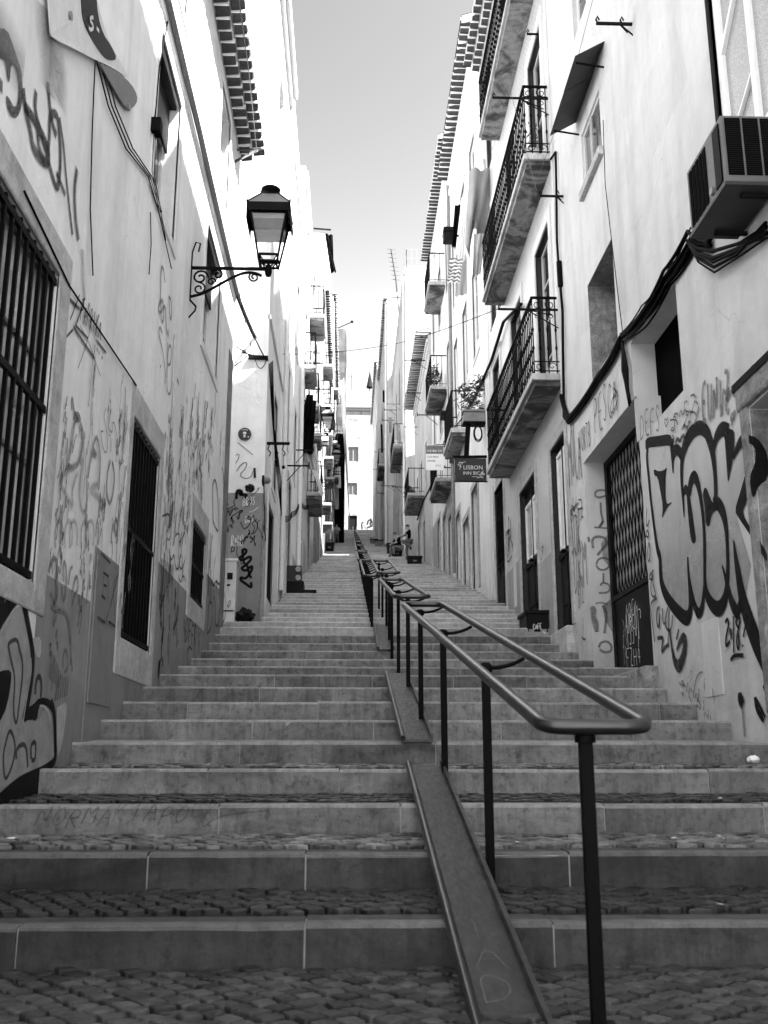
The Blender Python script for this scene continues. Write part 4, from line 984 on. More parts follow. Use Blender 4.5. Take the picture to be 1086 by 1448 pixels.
# ================================================================== RIGHT: NEAR BUILDING
def right_near():
    X = 3.38
    b = thing('town_house', 'white house on the right with a huge outlined throw-up beside its lattice doorway', 'house', (X, 9, 0))
    H = [(11.1, 13.85, 1.85, 5.05, .36), (11.72, 13.1, 6.02, 7.47, .45), (9.5, 11.2, 4.5, 5.75, .36), (6.2, 7.95, 1.45, 3.74, .34), (6.6, 8.0, 5.9, 8.6, .09), (11.92, 13.0, 8.92, 9.85, .1), (11.9, 13.1, 11.6, 13.4, .15), (7.0, 8.4, 10.6, 12.8, .15), (1.5, 3.5, .9, 3.4, .3)]
    w = MB(); facade(w, X, -1, -2.5, 14.88, -1, 17.0, H); shell(w, X, -1, -2.5, 14.88, -1, 17.0, 7.0); w.build('wall', M['plR'], b)
    eave(b, X, -1, -2.5, 14.88, 17.0, .42, 2, .25)
    # door leaf: dark sheet below, lattice above
    xi = X+.36; d = MB()
    d.box(xi-.05, xi-.004, 11.12, 13.83, 1.95, 3.02); d.box(xi-.07, xi-.004, 11.1, 11.2, 1.9, 5.04); d.box(xi-.07, xi-.004, 13.72, 13.85, 1.9, 5.04); d.box(xi-.07, xi-.004, 11.2, 13.72, 3.0, 3.07); d.box(xi-.07, xi-.004, 11.2, 13.72, 4.96, 5.04)
    dr = d.build('door', M['woodD'], b)
    l = MB()
    n = 17
    for i in range(-n, n*2):
        for sgn in (1, -1):
            y = 11.2+i*.155; z0, z1 = 3.07, 4.96; dy = sgn*.62*.9
            # clip each flat bar to the opening
            pts = []
            for t in (0, 1):
                pts.append((y+dy*t*1.0, z0+(z1-z0)*t))
            (ya, za), (yb, zb) = pts
            def clip(ya, za, yb, zb):
                lo, hi = 11.2, 13.72; t0, t1 = 0.0, 1.0; dd = yb-ya
                if abs(dd) < 1e-6: return None
                ta, tb = (lo-ya)/dd, (hi-ya)/dd
                if ta > tb: ta, tb = tb, ta
                t0, t1 = max(t0, ta), min(t1, tb)
                if t1-t0 < .02: return None
                return (ya+dd*t0, za+(zb-za)*t0, ya+dd*t1, za+(zb-za)*t1)
            c = clip(ya, za, yb, zb)
            if c: l.beam((xi-.05-.006*sgn, c[0], c[1]), (xi-.05-.006*sgn, c[2], c[3]), .006, .036)
    l.build('lattice', M['iron'], dr)
    g = MB(); g.quad((xi-.012, 11.2, 3.07), (xi-.012, 13.72, 3.07), (xi-.012, 13.72, 4.96), (xi-.012, 11.2, 4.96)); g.build('backing', M['surr'], dr)
    s = MB(); s.box(X-.16, X+.34, 10.95, 13.9, 1.45, 1.86); s.build('door_sill', M['rubble'], b, bevel=.03)
    # chipped jamb showing rubble
    rs = random.Random(4); m = MB()
    P = [(X+.36, 2.0)]
    zs = [2.0, 2.3, 2.6, 2.75, 2.95, 3.05, 3.3, 3.5, 3.62, 3.85, 4.0, 4.3, 5.0]; ws = [.05, .06, .08, .17, .2, .09, .06, .05, .15, .17, .06, .04, .03]
    P = [(X+.355, 13.846, z) for z in zs[::-1]]+[(X+.36-wd, 13.846, z) for z, wd in zip(zs, ws)]
    m.poly(P); m.build('chipped_plaster', M['rubble'], b)
    # windows
    blank(b, X, -1, 9.5, 11.2, 4.5, 5.75, .34, M['dark'], 'window')
    wn = MB(); wn.box(X+.43, X+.446, 11.74, 13.08, 6.04, 7.45); wn.build('window', M['dark'], b)
    m = MB(); m.quad((X+.003, 13.095, 6.03), (X+.45, 13.095, 6.03), (X+.45, 13.095, 7.46), (X+.003, 13.095, 7.46)); m.quad((X+.003, 11.73, 7.464), (X+.45, 11.73, 7.464), (X+.45, 13.09, 7.464), (X+.003, 13.09, 7.464)); m.build('rubble_reveal', M['rubble'], b)
    f = MB(); x0, x1 = X+.02, X+.085
    for (ya, yb) in ((6.62, 6.72), (7.25, 7.33), (7.88, 7.98)): f.box(x0, x1, ya, yb, 5.92, 8.58)
    for z in (5.92, 8.48): f.box(x0+.005, x1-.003, 6.7, 7.9, z, z+.1)
    f.beam((X+.045, 7.9, 7.2), (X+.045, 7.3, 7.75), .05, .05); f.beam((X+.045, 7.9, 6.25), (X+.045, 7.3, 6.6), .035, .035)
    fw = f.build('window', M['white'], b, bevel=.006); g = MB(); g.quad((X+.06, 6.66, 5.96), (X+.06, 7.92, 5.96), (X+.06, 7.92, 8.52), (X+.06, 6.66, 8.52)); g.build('pane', M['frost'], fw)
    s = MB(); s.box(X-.012, X+.03, 8.0, 8.07, 5.7, 8.75); s.build('window_edge', M['ironOld'], b)
    casement(b, X, -1, 11.92, 13.0, 8.92, 9.85, .08, 'plain', M['offw'], M['glassM'])
    m = MB(); m.box(X+.0, X+.03, 12.42, 12.5, 8.98, 9.8); m.box(X-.07, X+.05, 11.86, 13.06, 8.8, 8.93); m.build('window_sill', M['surr'], b, bevel=.01)
    for h in (H[6], H[7]): casement(b, X, -1, *h[:4], .12, 'case')
    casement(b, X, -1, *H[8][:4], .26, 'case')
    # low opening at the frame edge with a broken stone surround
    s = MB(); s.box(X-.03, X+.03, 7.95, 8.12, 1.2, 3.78); s.box(X-.045, X+.03, 6.0, 8.14, 3.76, 3.98); s.build('stone_surround', M['rubble'], b, bevel=.03)
    m = MB(); m.quad((X+.004, 7.945, 1.46), (X+.338, 7.945, 1.46), (X+.338, 7.945, 3.73), (X+.004, 7.945, 3.73)); m.build('rubble_reveal', M['rubble'], b)
    m = MB(); m.box(X-.055, X-.03, 6.0, 8.15, 3.95, 4.02); m.build('drip_moulding', M['ironOld'], b)
    blank(b, X, -1, 6.2, 7.95, 1.45, 3.74, .32, M['zincD'], 'shutter', ((.05, .45), (.52, .95)))
    # grey plinth patches and a shallow filled slot
    m = MB(); m.box(X-.008, X+.02, 9.05, 9.5, 1.42, 2.12); m.build('patched_plaster', M['surrW'], b, bevel=.004)
    # ------------------------------------------------------------ paint
    W = Wall('x', X, -1); k = Z(886, 560, 5.43)
    mb = MB()
    tracefill(mb, W, [(165, 395), (340, 380), (360, 480), (390, 450), (430, 500), (450, 360), (540, 260), (620, 280), (670, 400), (700, 320), (760, 290), (800, 620), (850, 440), (930, 360), (985, 420), (975, 520), (910, 600), (860, 780), (845, 880), (870, 1000), (960, 1300), (900, 1650), (860, 1640), (790, 1480), (760, 1580), (700, 1640), (640, 1600), (610, 1580), (560, 1670), (510, 1560), (480, 1690), (400, 1660), (310, 1540), (270, 1430), (268, 1260), (240, 1180), (200, 800)], k, 0, .004, lambda u, z: min(1, max(.15, (3.7-z)/1.4)))
    mark(b, mb, M['p_fill'], 'grey filling of the huge throw-up, darker towards the bottom')
    mb = MB()
    trace(mb, W, [(165, 395, 1), (158, 470, 1), (172, 600, 1), (190, 800, 1), (215, 1000, 1), (240, 1180, 1.2), (262, 1240, 1.4), (264, 1330, 1.4), (270, 1430, 1.6), (300, 1520, 1.8), (350, 1600, 1.9), (410, 1670, 2), (465, 1715, 2), (490, 1680, 1.8), (498, 1600, 1.4), (488, 1460, 1), (478, 1330, .8), (473, 1235, .4)], .085, k, .15)
    tracefill(mb, W, [(148, 345), (165, 315), (250, 305), (335, 290), (352, 320), (356, 400), (345, 400), (335, 378), (240, 388), (172, 395), (150, 420)], k, 1)
    trace(mb, W, [(350, 330, 1.3), (354, 440, 1.1), (362, 590, .4)], .09, k, .15)
    tracefill(mb, W, [(355, 385), (395, 362), (430, 400), (440, 440), (430, 520), (410, 480), (392, 452), (370, 480), (360, 560)], k, 1)
    trace(mb, W, [(447, 930, .3), (440, 800, .8), (428, 660, 1), (427, 520, 1.2), (440, 420, 1.8), (475, 320, 1.9), (525, 258, 1.8), (575, 238, 1.7), (620, 270, 1.7), (648, 350, 1.7), (668, 440, 1.4), (682, 560, 1.1), (690, 680, 1.1), (690, 780, 1.1), (672, 815, .8)], .09, k, .15)
    tracefill(mb, W, [(212, 570), (225, 562), (245, 578), (290, 572), (318, 545), (305, 600), (302, 700), (305, 800), (318, 832), (350, 812), (350, 822), (318, 850), (290, 910), (273, 952), (285, 850), (262, 720), (243, 620), (218, 612)], k, 1)
    tracefill(mb, W, [(440, 800), (440, 710), (460, 672), (478, 700), (492, 780), (510, 900), (530, 1040), (540, 1110), (520, 1138), (500, 1110), (484, 980), (472, 840), (466, 750), (450, 760)], k, 1)
    trace(mb, W, [(485, 760, 1.3), (495, 660, 1.6), (522, 610, 1.6), (548, 650, 1.5), (572, 760, 1.1), (594, 920, 1), (604, 1086, 1), (606, 1300, 1), (606, 1440, 1.1), (618, 1520, 1.5), (655, 1600, 1.8), (710, 1645, 1.9), (755, 1590, 1.8), (778, 1480, 1.3), (786, 1300, 1), (778, 1090, 1), (765, 960, 1.4), (735, 860, 1.7), (700, 815, 1.6), (672, 830, 1.3)], .085, k, .15)
    tracefill(mb, W, [(592, 760), (600, 710), (618, 700), (640, 760), (668, 825), (720, 830), (700, 880), (668, 890), (652, 940), (640, 1010), (614, 985), (608, 870)], k, 1)
    trace(mb, W, [(606, 1430, .8), (598, 1540, 1), (585, 1640, 1.3), (558, 1680, 1.4), (525, 1610, 1.3), (505, 1500, .9), (490, 1400, .5)], .085, k, .15)
    trace(mb, W, [(668, 470, .8), (678, 380, 1.2), (700, 300, 1.6), (740, 245, 1.8), (790, 265, 1.6)], .085, k, .15)
    tracefill(mb, W, [(735, 235), (800, 250), (830, 262), (836, 330), (832, 420), (818, 520), (800, 610), (786, 672), (778, 580), (768, 440), (758, 310)], k, 1)
    trace(mb, W, [(826, 480, .7), (850, 410, 1.1), (880, 355, 1.5), (915, 325, 1.6), (935, 345, 1.2)], .08, k, .15)
    trace(mb, W, [(740, 1300, .5), (762, 1370, 1), (772, 1440, .9)], .06, k, .15)
    trace(mb, W, [(788, 1460, .8), (805, 1560, 1.4), (848, 1660, 1.7), (872, 1640, 1.3), (884, 1560, .9)], .085, k, .15)
    trace(mb, W, [(830, 1110, .3), (845, 1240, .8), (870, 1400, 1.3), (900, 1570, 1.7), (950, 1740, 2), (1010, 1900, 2.1), (1090, 2060, 2.2), (1160, 2200, 2.2)], .11, k, .12)
    tracefill(mb, W, [(922, 590), (960, 575), (955, 760), (920, 830), (895, 900), (960, 1010), (1010, 1086), (1090, 1200), (1090, 1290), (1010, 1150), (940, 1040), (870, 940), (838, 880), (870, 770)], k, 1)
    mark(b, mb, M['p_blk'], 'black outline of the huge throw-up beside the doorway')
    W2 = Wall('y', 7.945, -1); mb = MB()
    tracefill(mb, W2, [(935, 300), (1000, 320), (1060, 400), (1086, 480), (1086, 640), (1010, 690), (985, 770), (960, 780), (940, 620), (985, 520), (990, 420), (965, 375), (935, 365)], k, 1); mark(b, mb, M['p_blk'])
    W = Wall('x', X-.004, -1)
    mb = MB()
    scrawl(mb, W, 'DEFS', (112, 330), (265, 270), .30, .035, k, .15); trace(mb, W, [(308, 240), (292, 190), (305, 170), (310, 195), (318, 160), (326, 195), (308, 240)], .022, k)
    trace(mb, W, [(525, 220), (545, 150), (562, 80)], .05, k); scrawl(mb, W, 'EUNIZ', (590, 205), (800, 120), .36, .06, k, .45); trace(mb, W, [(810, 230), (835, 150), (845, 110), (810, 150), (805, 190), (835, 170)], .045, k)
    k2 = Z(1020, 500, 10.34); trace(mb, W, [(20, 900), (45, 480), (55, 600), (150, 480), (60, 760), (220, 420), (180, 640), (260, 560), (320, 280), (250, 640)], .05, k2); trace(mb, W, [(430, 550), (480, 400), (510, 200), (470, 190), (390, 330), (380, 410), (440, 450), (500, 430), (570, 410), (545, 330)], .05, k2); trace(mb, W, [(640, 60), (590, 150), (590, 290), (630, 390), (700, 330)], .06, k2); trace(mb, W, [(470, 450), (495, 560)], .04, k2)
    mark(b, mb, M['p_md'], 'grey letters DEFS and a looping tag over the throw-up')
    mb = MB(); scribble(mb, W, (465, 140), .9, .26, 10, .016, 90, k); trace(mb, W, [(385, 370), (395, 320), (420, 350), (430, 310), (455, 300)], .05, k); trace(mb, W, [(415, 165), (425, 95), (440, 160), (465, 85), (470, 170), (495, 90), (505, 190)], .018, k)
    mark(b, mb, M['p_dk'], 'small spiky black tag above the throw-up')
    mb = MB()
    trace(mb, W, [(163, 865), (157, 960), (165, 1010), (185, 950)], .03, k); trace(mb, W, [(155, 1085), (165, 1020), (180, 1060), (172, 1090), (158, 1070)], .03, k)
    trace(mb, W, [(180, 1120), (168, 1200), (178, 1290), (192, 1210), (182, 1125)], .032, k); trace(mb, W, [(215, 1335), (175, 1395), (212, 1420), (205, 1340), (190, 1530), (240, 1552), (212, 1440)], .032, k); trace(mb, W, [(240, 1552), (188, 1588), (205, 1720), (225, 1890)], .035, k)
    trace(mb, W, [(262, 1620), (240, 1640), (242, 1760), (262, 1780), (265, 1640), (262, 1750)], .045, k); trace(mb, W, [(285, 1630), (290, 1760), (312, 1730)], .04, k); trace(mb, W, [(325, 1620), (300, 1780), (355, 1810), (362, 1680)], .042, k); trace(mb, W, [(330, 1640), (322, 1900)], .03, k)
    trace(mb, W, [(240, 1860), (285, 1850), (280, 1890), (270, 1980), (300, 1920), (330, 1910)], .05, k)
    trace(mb, W, [(335, 1800, .5), (355, 1960, .8), (375, 2050, 1.3), (405, 2085, 1.7), (435, 2020, 1.6), (455, 1920, 1.5), (452, 1850, 1.2), (430, 1850, 1), (388, 1950, .5)], .1, k, .3); trace(mb, W, [(405, 1790), (386, 1870)], .045, k)
    mark(b, mb, M['p_dk'], 'black vertical tag on the strip between door and throw-up')
    mb = MB()
    trace(mb, W, [(762, 1740), (780, 1705), (792, 1750), (768, 1850), (765, 1930), (800, 1880)], .04, k); trace(mb, W, [(805, 1840), (795, 1790), (812, 1800), (808, 1870)], .035, k); trace(mb, W, [(826, 1690), (828, 1975)], .035, k)
    trace(mb, W, [(870, 1790), (842, 1740), (855, 1700), (880, 1700), (872, 1760), (848, 1860), (860, 1960), (875, 1900), (858, 1800)], .04, k); trace(mb, W, [(922, 1750), (902, 1850)], .035, k); trace(mb, W, [(895, 1910), (898, 1925)], .05, k); trace(mb, W, [(805, 2030), (830, 1990), (905, 1990)], .045, k)
    k3 = Z(886, 900, 5.43); trace(mb, W, [(875, 430, .7), (880, 480, 1.3), (900, 530, 1)], .12, k3, .3); trace(mb, W, [(990, 465, .6), (1010, 560, 1.2), (1060, 650, .7)], .08, k3, .3); trace(mb, W, [(1000, 470), (1072, 620)], .04, k3); trace(mb, W, [(1060, 370, .7), (1090, 430, 1)], .1, k3)
    mark(b, mb, M['p_blk'], 'black date 2018 and drips low on the wall')
    mb = MB(); trace(mb, W, [(895, 540), (905, 640), (915, 770)], .07, k3, .7); trace(mb, W, [(520, 470), (530, 360), (555, 290), (590, 270)], .03, k3); trace(mb, W, [(480, 320), (500, 250), (520, 300), (490, 350)], .012, k3); scribble(mb, W, (500, 440), .6, .25, 8, .02, 92, k3); scribble(mb, W, (640, 450), .3, .35, 5, .012, 93, k3)
    mark(b, mb, M['p_md'], 'rusty drips and scuffs at the foot of the wall')
    # lintel writing and the strip left of the door
    k = Z(780, 520, 6.7875); mb = MB()
    scrawl(mb, W, 'PESCA', (425, 640), (640, 420), .52, .030, k, .1); trace(mb, W, [(600, 190), (640, 240), (650, 310), (600, 420), (575, 440), (580, 330), (620, 240)], .03, k)
    scrawl(mb, W, 'VORTB', (275, 830), (380, 740), .36, .026, k, .1)
    mark(b, mb, M['p_dk'], 'black word PESCA on the lintel over the lattice door')
    mb = MB(); scrawl(mb, W, 'MOLA', (175, 1120), (292, 1040), .85, .06, k, .05); k = Z(780, 700, 5.5687)
    scrawl(mb, W, 'SUR:', (165, 490), (265, 440), .70, .055, k, .05); scrawl(mb, W, 'DRM', (190, 770), (285, 700), .72, .055, k, .05); mark(b, mb, M['p_md'], 'grey letters SUR and DRM stacked beside the doorway')
    mb = MB(); trace(mb, W, [(150, 160), (165, 60), (180, 150), (200, 40)], .03, k); trace(mb, W, [(150, 130), (215, 60)], .03, k); trace(mb, W, [(215, 40), (245, 30), (235, 180), (255, 170)], .03, k); trace(mb, W, [(215, 110), (250, 100)], .03, k); trace(mb, W, [(160, 220), (185, 150), (210, 180), (195, 240)], .025, k); scribble(mb, W, (165, 190), .5, .3, 5, .02, 95, k)
    scrawl(mb, W, '6BT2', (205, 925), (262, 840), .42, .03, k); trace(mb, W, [(245, 1120), (262, 1140), (275, 1130)], .04, k); trace(mb, W, [(255, 960), (260, 1120)], .015, k); mark(b, mb, M['p_dk'], 'small black tags stacked beside the doorway')
    W = Wall('y', 13.846, -1); mb = MB(); k = Z(780, 700, 5.5687); k0 = Z(780, 520, 6.7875)
    trace(mb, W, [(420, 1240), (415, 1190), (470, 1170), (535, 1185), (530, 1225), (470, 1245), (425, 1240)], .035, k0); trace(mb, W, [(385, 60), (388, 150), (405, 200), (385, 255), (370, 250), (410, 205)], .035, k); trace(mb, W, [(335, 255), (440, 262)], .03, k)
    trace(mb, W, [(325, 420), (318, 340), (370, 325), (425, 340), (435, 390), (395, 430), (360, 475)], .045, k); trace(mb, W, [(288, 330), (295, 370)], .04, k); trace(mb, W, [(350, 550), (365, 505), (410, 492), (455, 510), (460, 555), (425, 590), (375, 590), (350, 555)], .035, k)
    trace(mb, W, [(407, 615), (407, 690)], .035, k); trace(mb, W, [(385, 715), (395, 690), (450, 700), (462, 740), (440, 770), (370, 772)], .035, k); trace(mb, W, [(345, 855), (390, 845), (440, 862)], .03, k); trace(mb, W, [(400, 870), (432, 920), (425, 1010), (415, 1090)], .05, k, .6)
    trace(mb, W, [(370, 1200), (385, 1160), (440, 1150), (475, 1190), (465, 1235), (410, 1240), (375, 1215)], .04, k); trace(mb, W, [(310, 880, .8), (330, 900, 1.4), (325, 960, .9), (345, 1010, 1.5), (355, 1080, .8)], .09, k, .5)
    mark(b, mb, M['p_md'], 'column of grey circles and numerals painted down the door jamb')
    W = Wall('x', xi-.052, -1); mb = MB()
    scrawl(mb, W, '13501', (600, 1190), (705, 1140), .45, .018, k); scrawl(mb, W, 'OREI', (600, 1100), (690, 1030), .38, .018, k); trace(mb, W, [(615, 980), (630, 950), (640, 985), (620, 1000), (615, 975)], .018, k); trace(mb, W, [(690, 900), (705, 900), (705, 970)], .02, k); trace(mb, W, [(660, 930), (660, 880)], .015, k)
    scrawl(mb, W, 'FZH4', (600, 1345), (710, 1330), .22, .016, k); trace(mb, W, [(690, 1040), (690, 1200)], .014, k); scribble(mb, W, (575, 1100), .5, .5, 5, .008, 97, k)
    mark(dr, mb, M['p_wh'], 'white numbers scribbled on the lower door sheet')
right_near()
def ac_unit():
    X0, X1, Y0, Y1, Z0, Z1 = 2.94, 3.38, 6.95, 7.77, 5.25, 5.87
    t = thing('air_conditioner', 'grey air conditioner box with dark grilles under the frosted window', 'air conditioner', (X1, 7.36, Z0))
    m = MB()
    m.box(X0, X1-.03, Y0, Y1, Z0+.02, Z1); m.build('casing', M['zincM'], t, bevel=.012)
    m = MB(); m.box(X0-.01, X1-.03, Y0-.01, Y1+.01, Z0-.012, Z0+.018); m.build('base_tray', M['zincD'], t)
    m = MB()
    for a, b in ((.03, .155), (.175, .30), (.32, .40)):
        m.box(X0+a, X0+b, Y0-.008, Y0-.001, Z0+.08, Z1-.03, 0)
    for i in range(5):
        y = Y1-.05-i*.085; m.box(X0-.008, X0-.001, y-.075, y-.012, Z0+.05, Z1-.05, 0)
    m.box(X0-.008, X0-.001, Y0+.04, Y0+.18, Z0+.05, Z1-.05, 0)
    gr = m.build('grille', M['dark'], t)
    m = MB()
    for a, b in ((.03, .155), (.175, .30), (.32, .40)):
        for i in range(26): z = Z0+.09+i*.019; m.box(X0+a+.004, X0+b-.004, Y0-.012, Y0-.008, z, z+.006)
    for i in range(40): z = Z0+.055+i*.0125; m.box(X0-.012, X0-.008, Y0+.045, Y0+.175, z, z+.005)
    m.build('fins', M['box'], gr)
    m = MB(); m.tube([(X0-.001, Y0+.27, Z0+.1), (X0-.02, Y0+.27, Z0+.1)], .035, 14); m.build('knob', M['zinc'], t)
    for y in (Y0+.12, Y1-.12):
        m = MB(); m.beam((X0+.16, y, Z0-.03), (X1+.02, y, Z0-.03), .035, .03); m.build('bracket', M['ironOld'], t)
ac_unit()
def right_cables():
    X = 3.38; m = MB(); rs = random.Random(21)
    def P(px, py, d=.04): v = onX(px, py, X); return Vector((X-d, v.y, v.z))
    A = [P(1010, 345), P(985, 340), P(950, 395), P(915, 450), P(884, 478), P(850, 535), P(808, 594), P(802, 560)]
    for i in range(16):
        o = Vector((rs.uniform(-.05, .03), rs.uniform(-.08, .08), rs.uniform(-.13, .13))); Q = [a+o*rs.uniform(.4, 1.2)*(1.0 if j in (1, 2, 3) else .45) for j, a in enumerate(A[:5])]
        cablerun(m, Q, rs.choice((.009, .012, .016, .02)), .03, 8)
    for i in range(5):
        o = Vector((rs.uniform(-.03, .0), rs.uniform(-.06, .06), rs.uniform(-.06, .06))); cablerun(m, [a+o for a in A[4:7]]+[P(797, 560)+o*.4], rs.choice((.012, .02, .026)), .04, 8)
    for i in range(6):
        a, b = P(884, 478), P(896, 560); o = rs.uniform(-.12, .14); cablerun(m, [a, a.lerp(b, .5)+Vector((-.02, o, .0)), b+Vector((0, o*.8, rs.uniform(-.1, .06))), a.lerp(b, .6)+Vector((-.02, -o, 0)), a], .012, 0, 6)
    tag(m.build('cable_bundle', M['cable'], origin=A[4]), 'heavy bundle of black cables sweeping up the white wall to the air conditioner', 'cable')
    m = MB()
    for i in range(8):
        a, b = P(985, 340, .1), P(1090, 330, .03); r = rs.uniform(.12, .36); cablerun(m, [a, a.lerp(b, .15)+Vector((0, 0, -r*.7)), a.lerp(b, .35)+Vector((0, 0, -r)), a.lerp(b, .65)+Vector((0, 0, -r*.6)), b+Vector((0, 0, rs.uniform(-.05, .1)))], rs.choice((.01, .016)), 0, 6)
    tag(m.build('cable_loop', M['cable'], origin=P(1020, 360)), 'sagging loops of black cable hanging right below the air conditioner', 'cable')
    m = MB(); a = [P(782, 225), P(789, 215), P(790, 260), P(791, 340), P(795, 400)]; cablerun(m, a, .02, 0, 5, 7); m.tube([P(794, 370), P(796, 405)], .045, 8); cablerun(m, [P(796, 405), P(799, 440), P(801, 590), P(806, 596)], .022, 0, 5, 7)
    tag(m.build('riser_cable', M['cable'], origin=P(790, 400)), 'thick black riser cable running down the joint between white house and tiled house', 'cable')
    m = MB(); cablerun(m, [P(857, 170), P(860, 260), P(868, 330), P(880, 430), P(885, 470)], .006); tag(m.build('wall_cable', M['cable'], origin=P(860, 300)), 'thin wandering wire down the white wall past the small window', 'cable')
    # tin awning over the small window
    t = thing('tin_awning', 'grey sheet metal awning tilted over the small white window', 'awning', (X, 12.3, 10.2)); m = MB()
    for ya, yb, e in ((11.5, 12.25, .012), (12.22, 13.25, 0)): m.hexa([(2.97, ya, 10.02+e), (X+.01, ya, 10.27+e), (X+.01, yb, 10.27+e), (2.97, yb, 10.02+e), (2.97, ya, 10.03+e), (X+.01, ya, 10.28+e), (X+.01, yb, 10.28+e), (2.97, yb, 10.03+e)])
    m.build('sheet', M['awn'], t)
    for y in (11.6, 13.1): m = MB(); m.beam((3.0, y, 10.01), (X+.01, y, 9.95), .02, .02); m.build('strut', M['iron'], t)
    # clothes line brackets
    def bracket(p0, p1, label, drop=.35, side=-1):
        a, b = Vector(p0), Vector(p1); t = thing('clothesline_bracket', label, 'clothes line bracket', b, 'clothes line brackets on the right wall'); m = MB()
        m.beam(b, a, .03, .03); m.build('arm', M['ironOld'], t); m = MB(); c = a.lerp(b, .45); m.beam(c, b+Vector((0, -.0, -drop)), .014, .014); m.beam(c, b+Vector((0, .45, drop*.3)), .014, .014); m.build('stay', M['ironOld'], t)
        for f in (.03, .5): m = MB(); q = a.lerp(b, f); m.tube([q+Vector((0, 0, .0)), q+Vector((-.02, 0, .05)), q+Vector((0, 0, .1)), q+Vector((.02, 0, .05))], .012, 5); m.build('eyelet', M['iron'], t)
    for (px, py, qx, Y, lab) in ((843, 33, 916, 10.3, 'iron clothes line bracket high above the tin awning'), (745, 48, 797, 15.6, 'iron clothes line bracket beside the top balcony of the tiled house'), (763, 277, 815, 14.3, 'iron clothes line bracket below the small white window'), (696, 138, 748, 14.95, 'iron clothes line bracket at the near end of the middle balcony'), (704, 437, 790, 14.95, 'long iron clothes line bracket in front of the lowest balcony')):
        xw = 3.40; a = onY(px, py, Y); wv = onY(qx, py, Y); bracket((a.x, Y, a.z), (max(wv.x, xw), Y, a.z), lab)
    m = MB(); cablerun(m, [(2.9, 14.3, 9.75), (3.1, 12.5, 10.2), (3.0, 10.3, 10.2)], .004); cablerun(m, [(2.7, 14.9, 12.0), (2.95, 14.3, 9.75)], .004); tag(m.build('clothes_line', M['cableG'], origin=(3, 12, 10)), 'thin clothes line strung past the tin awning', 'clothes line')
right_cables()
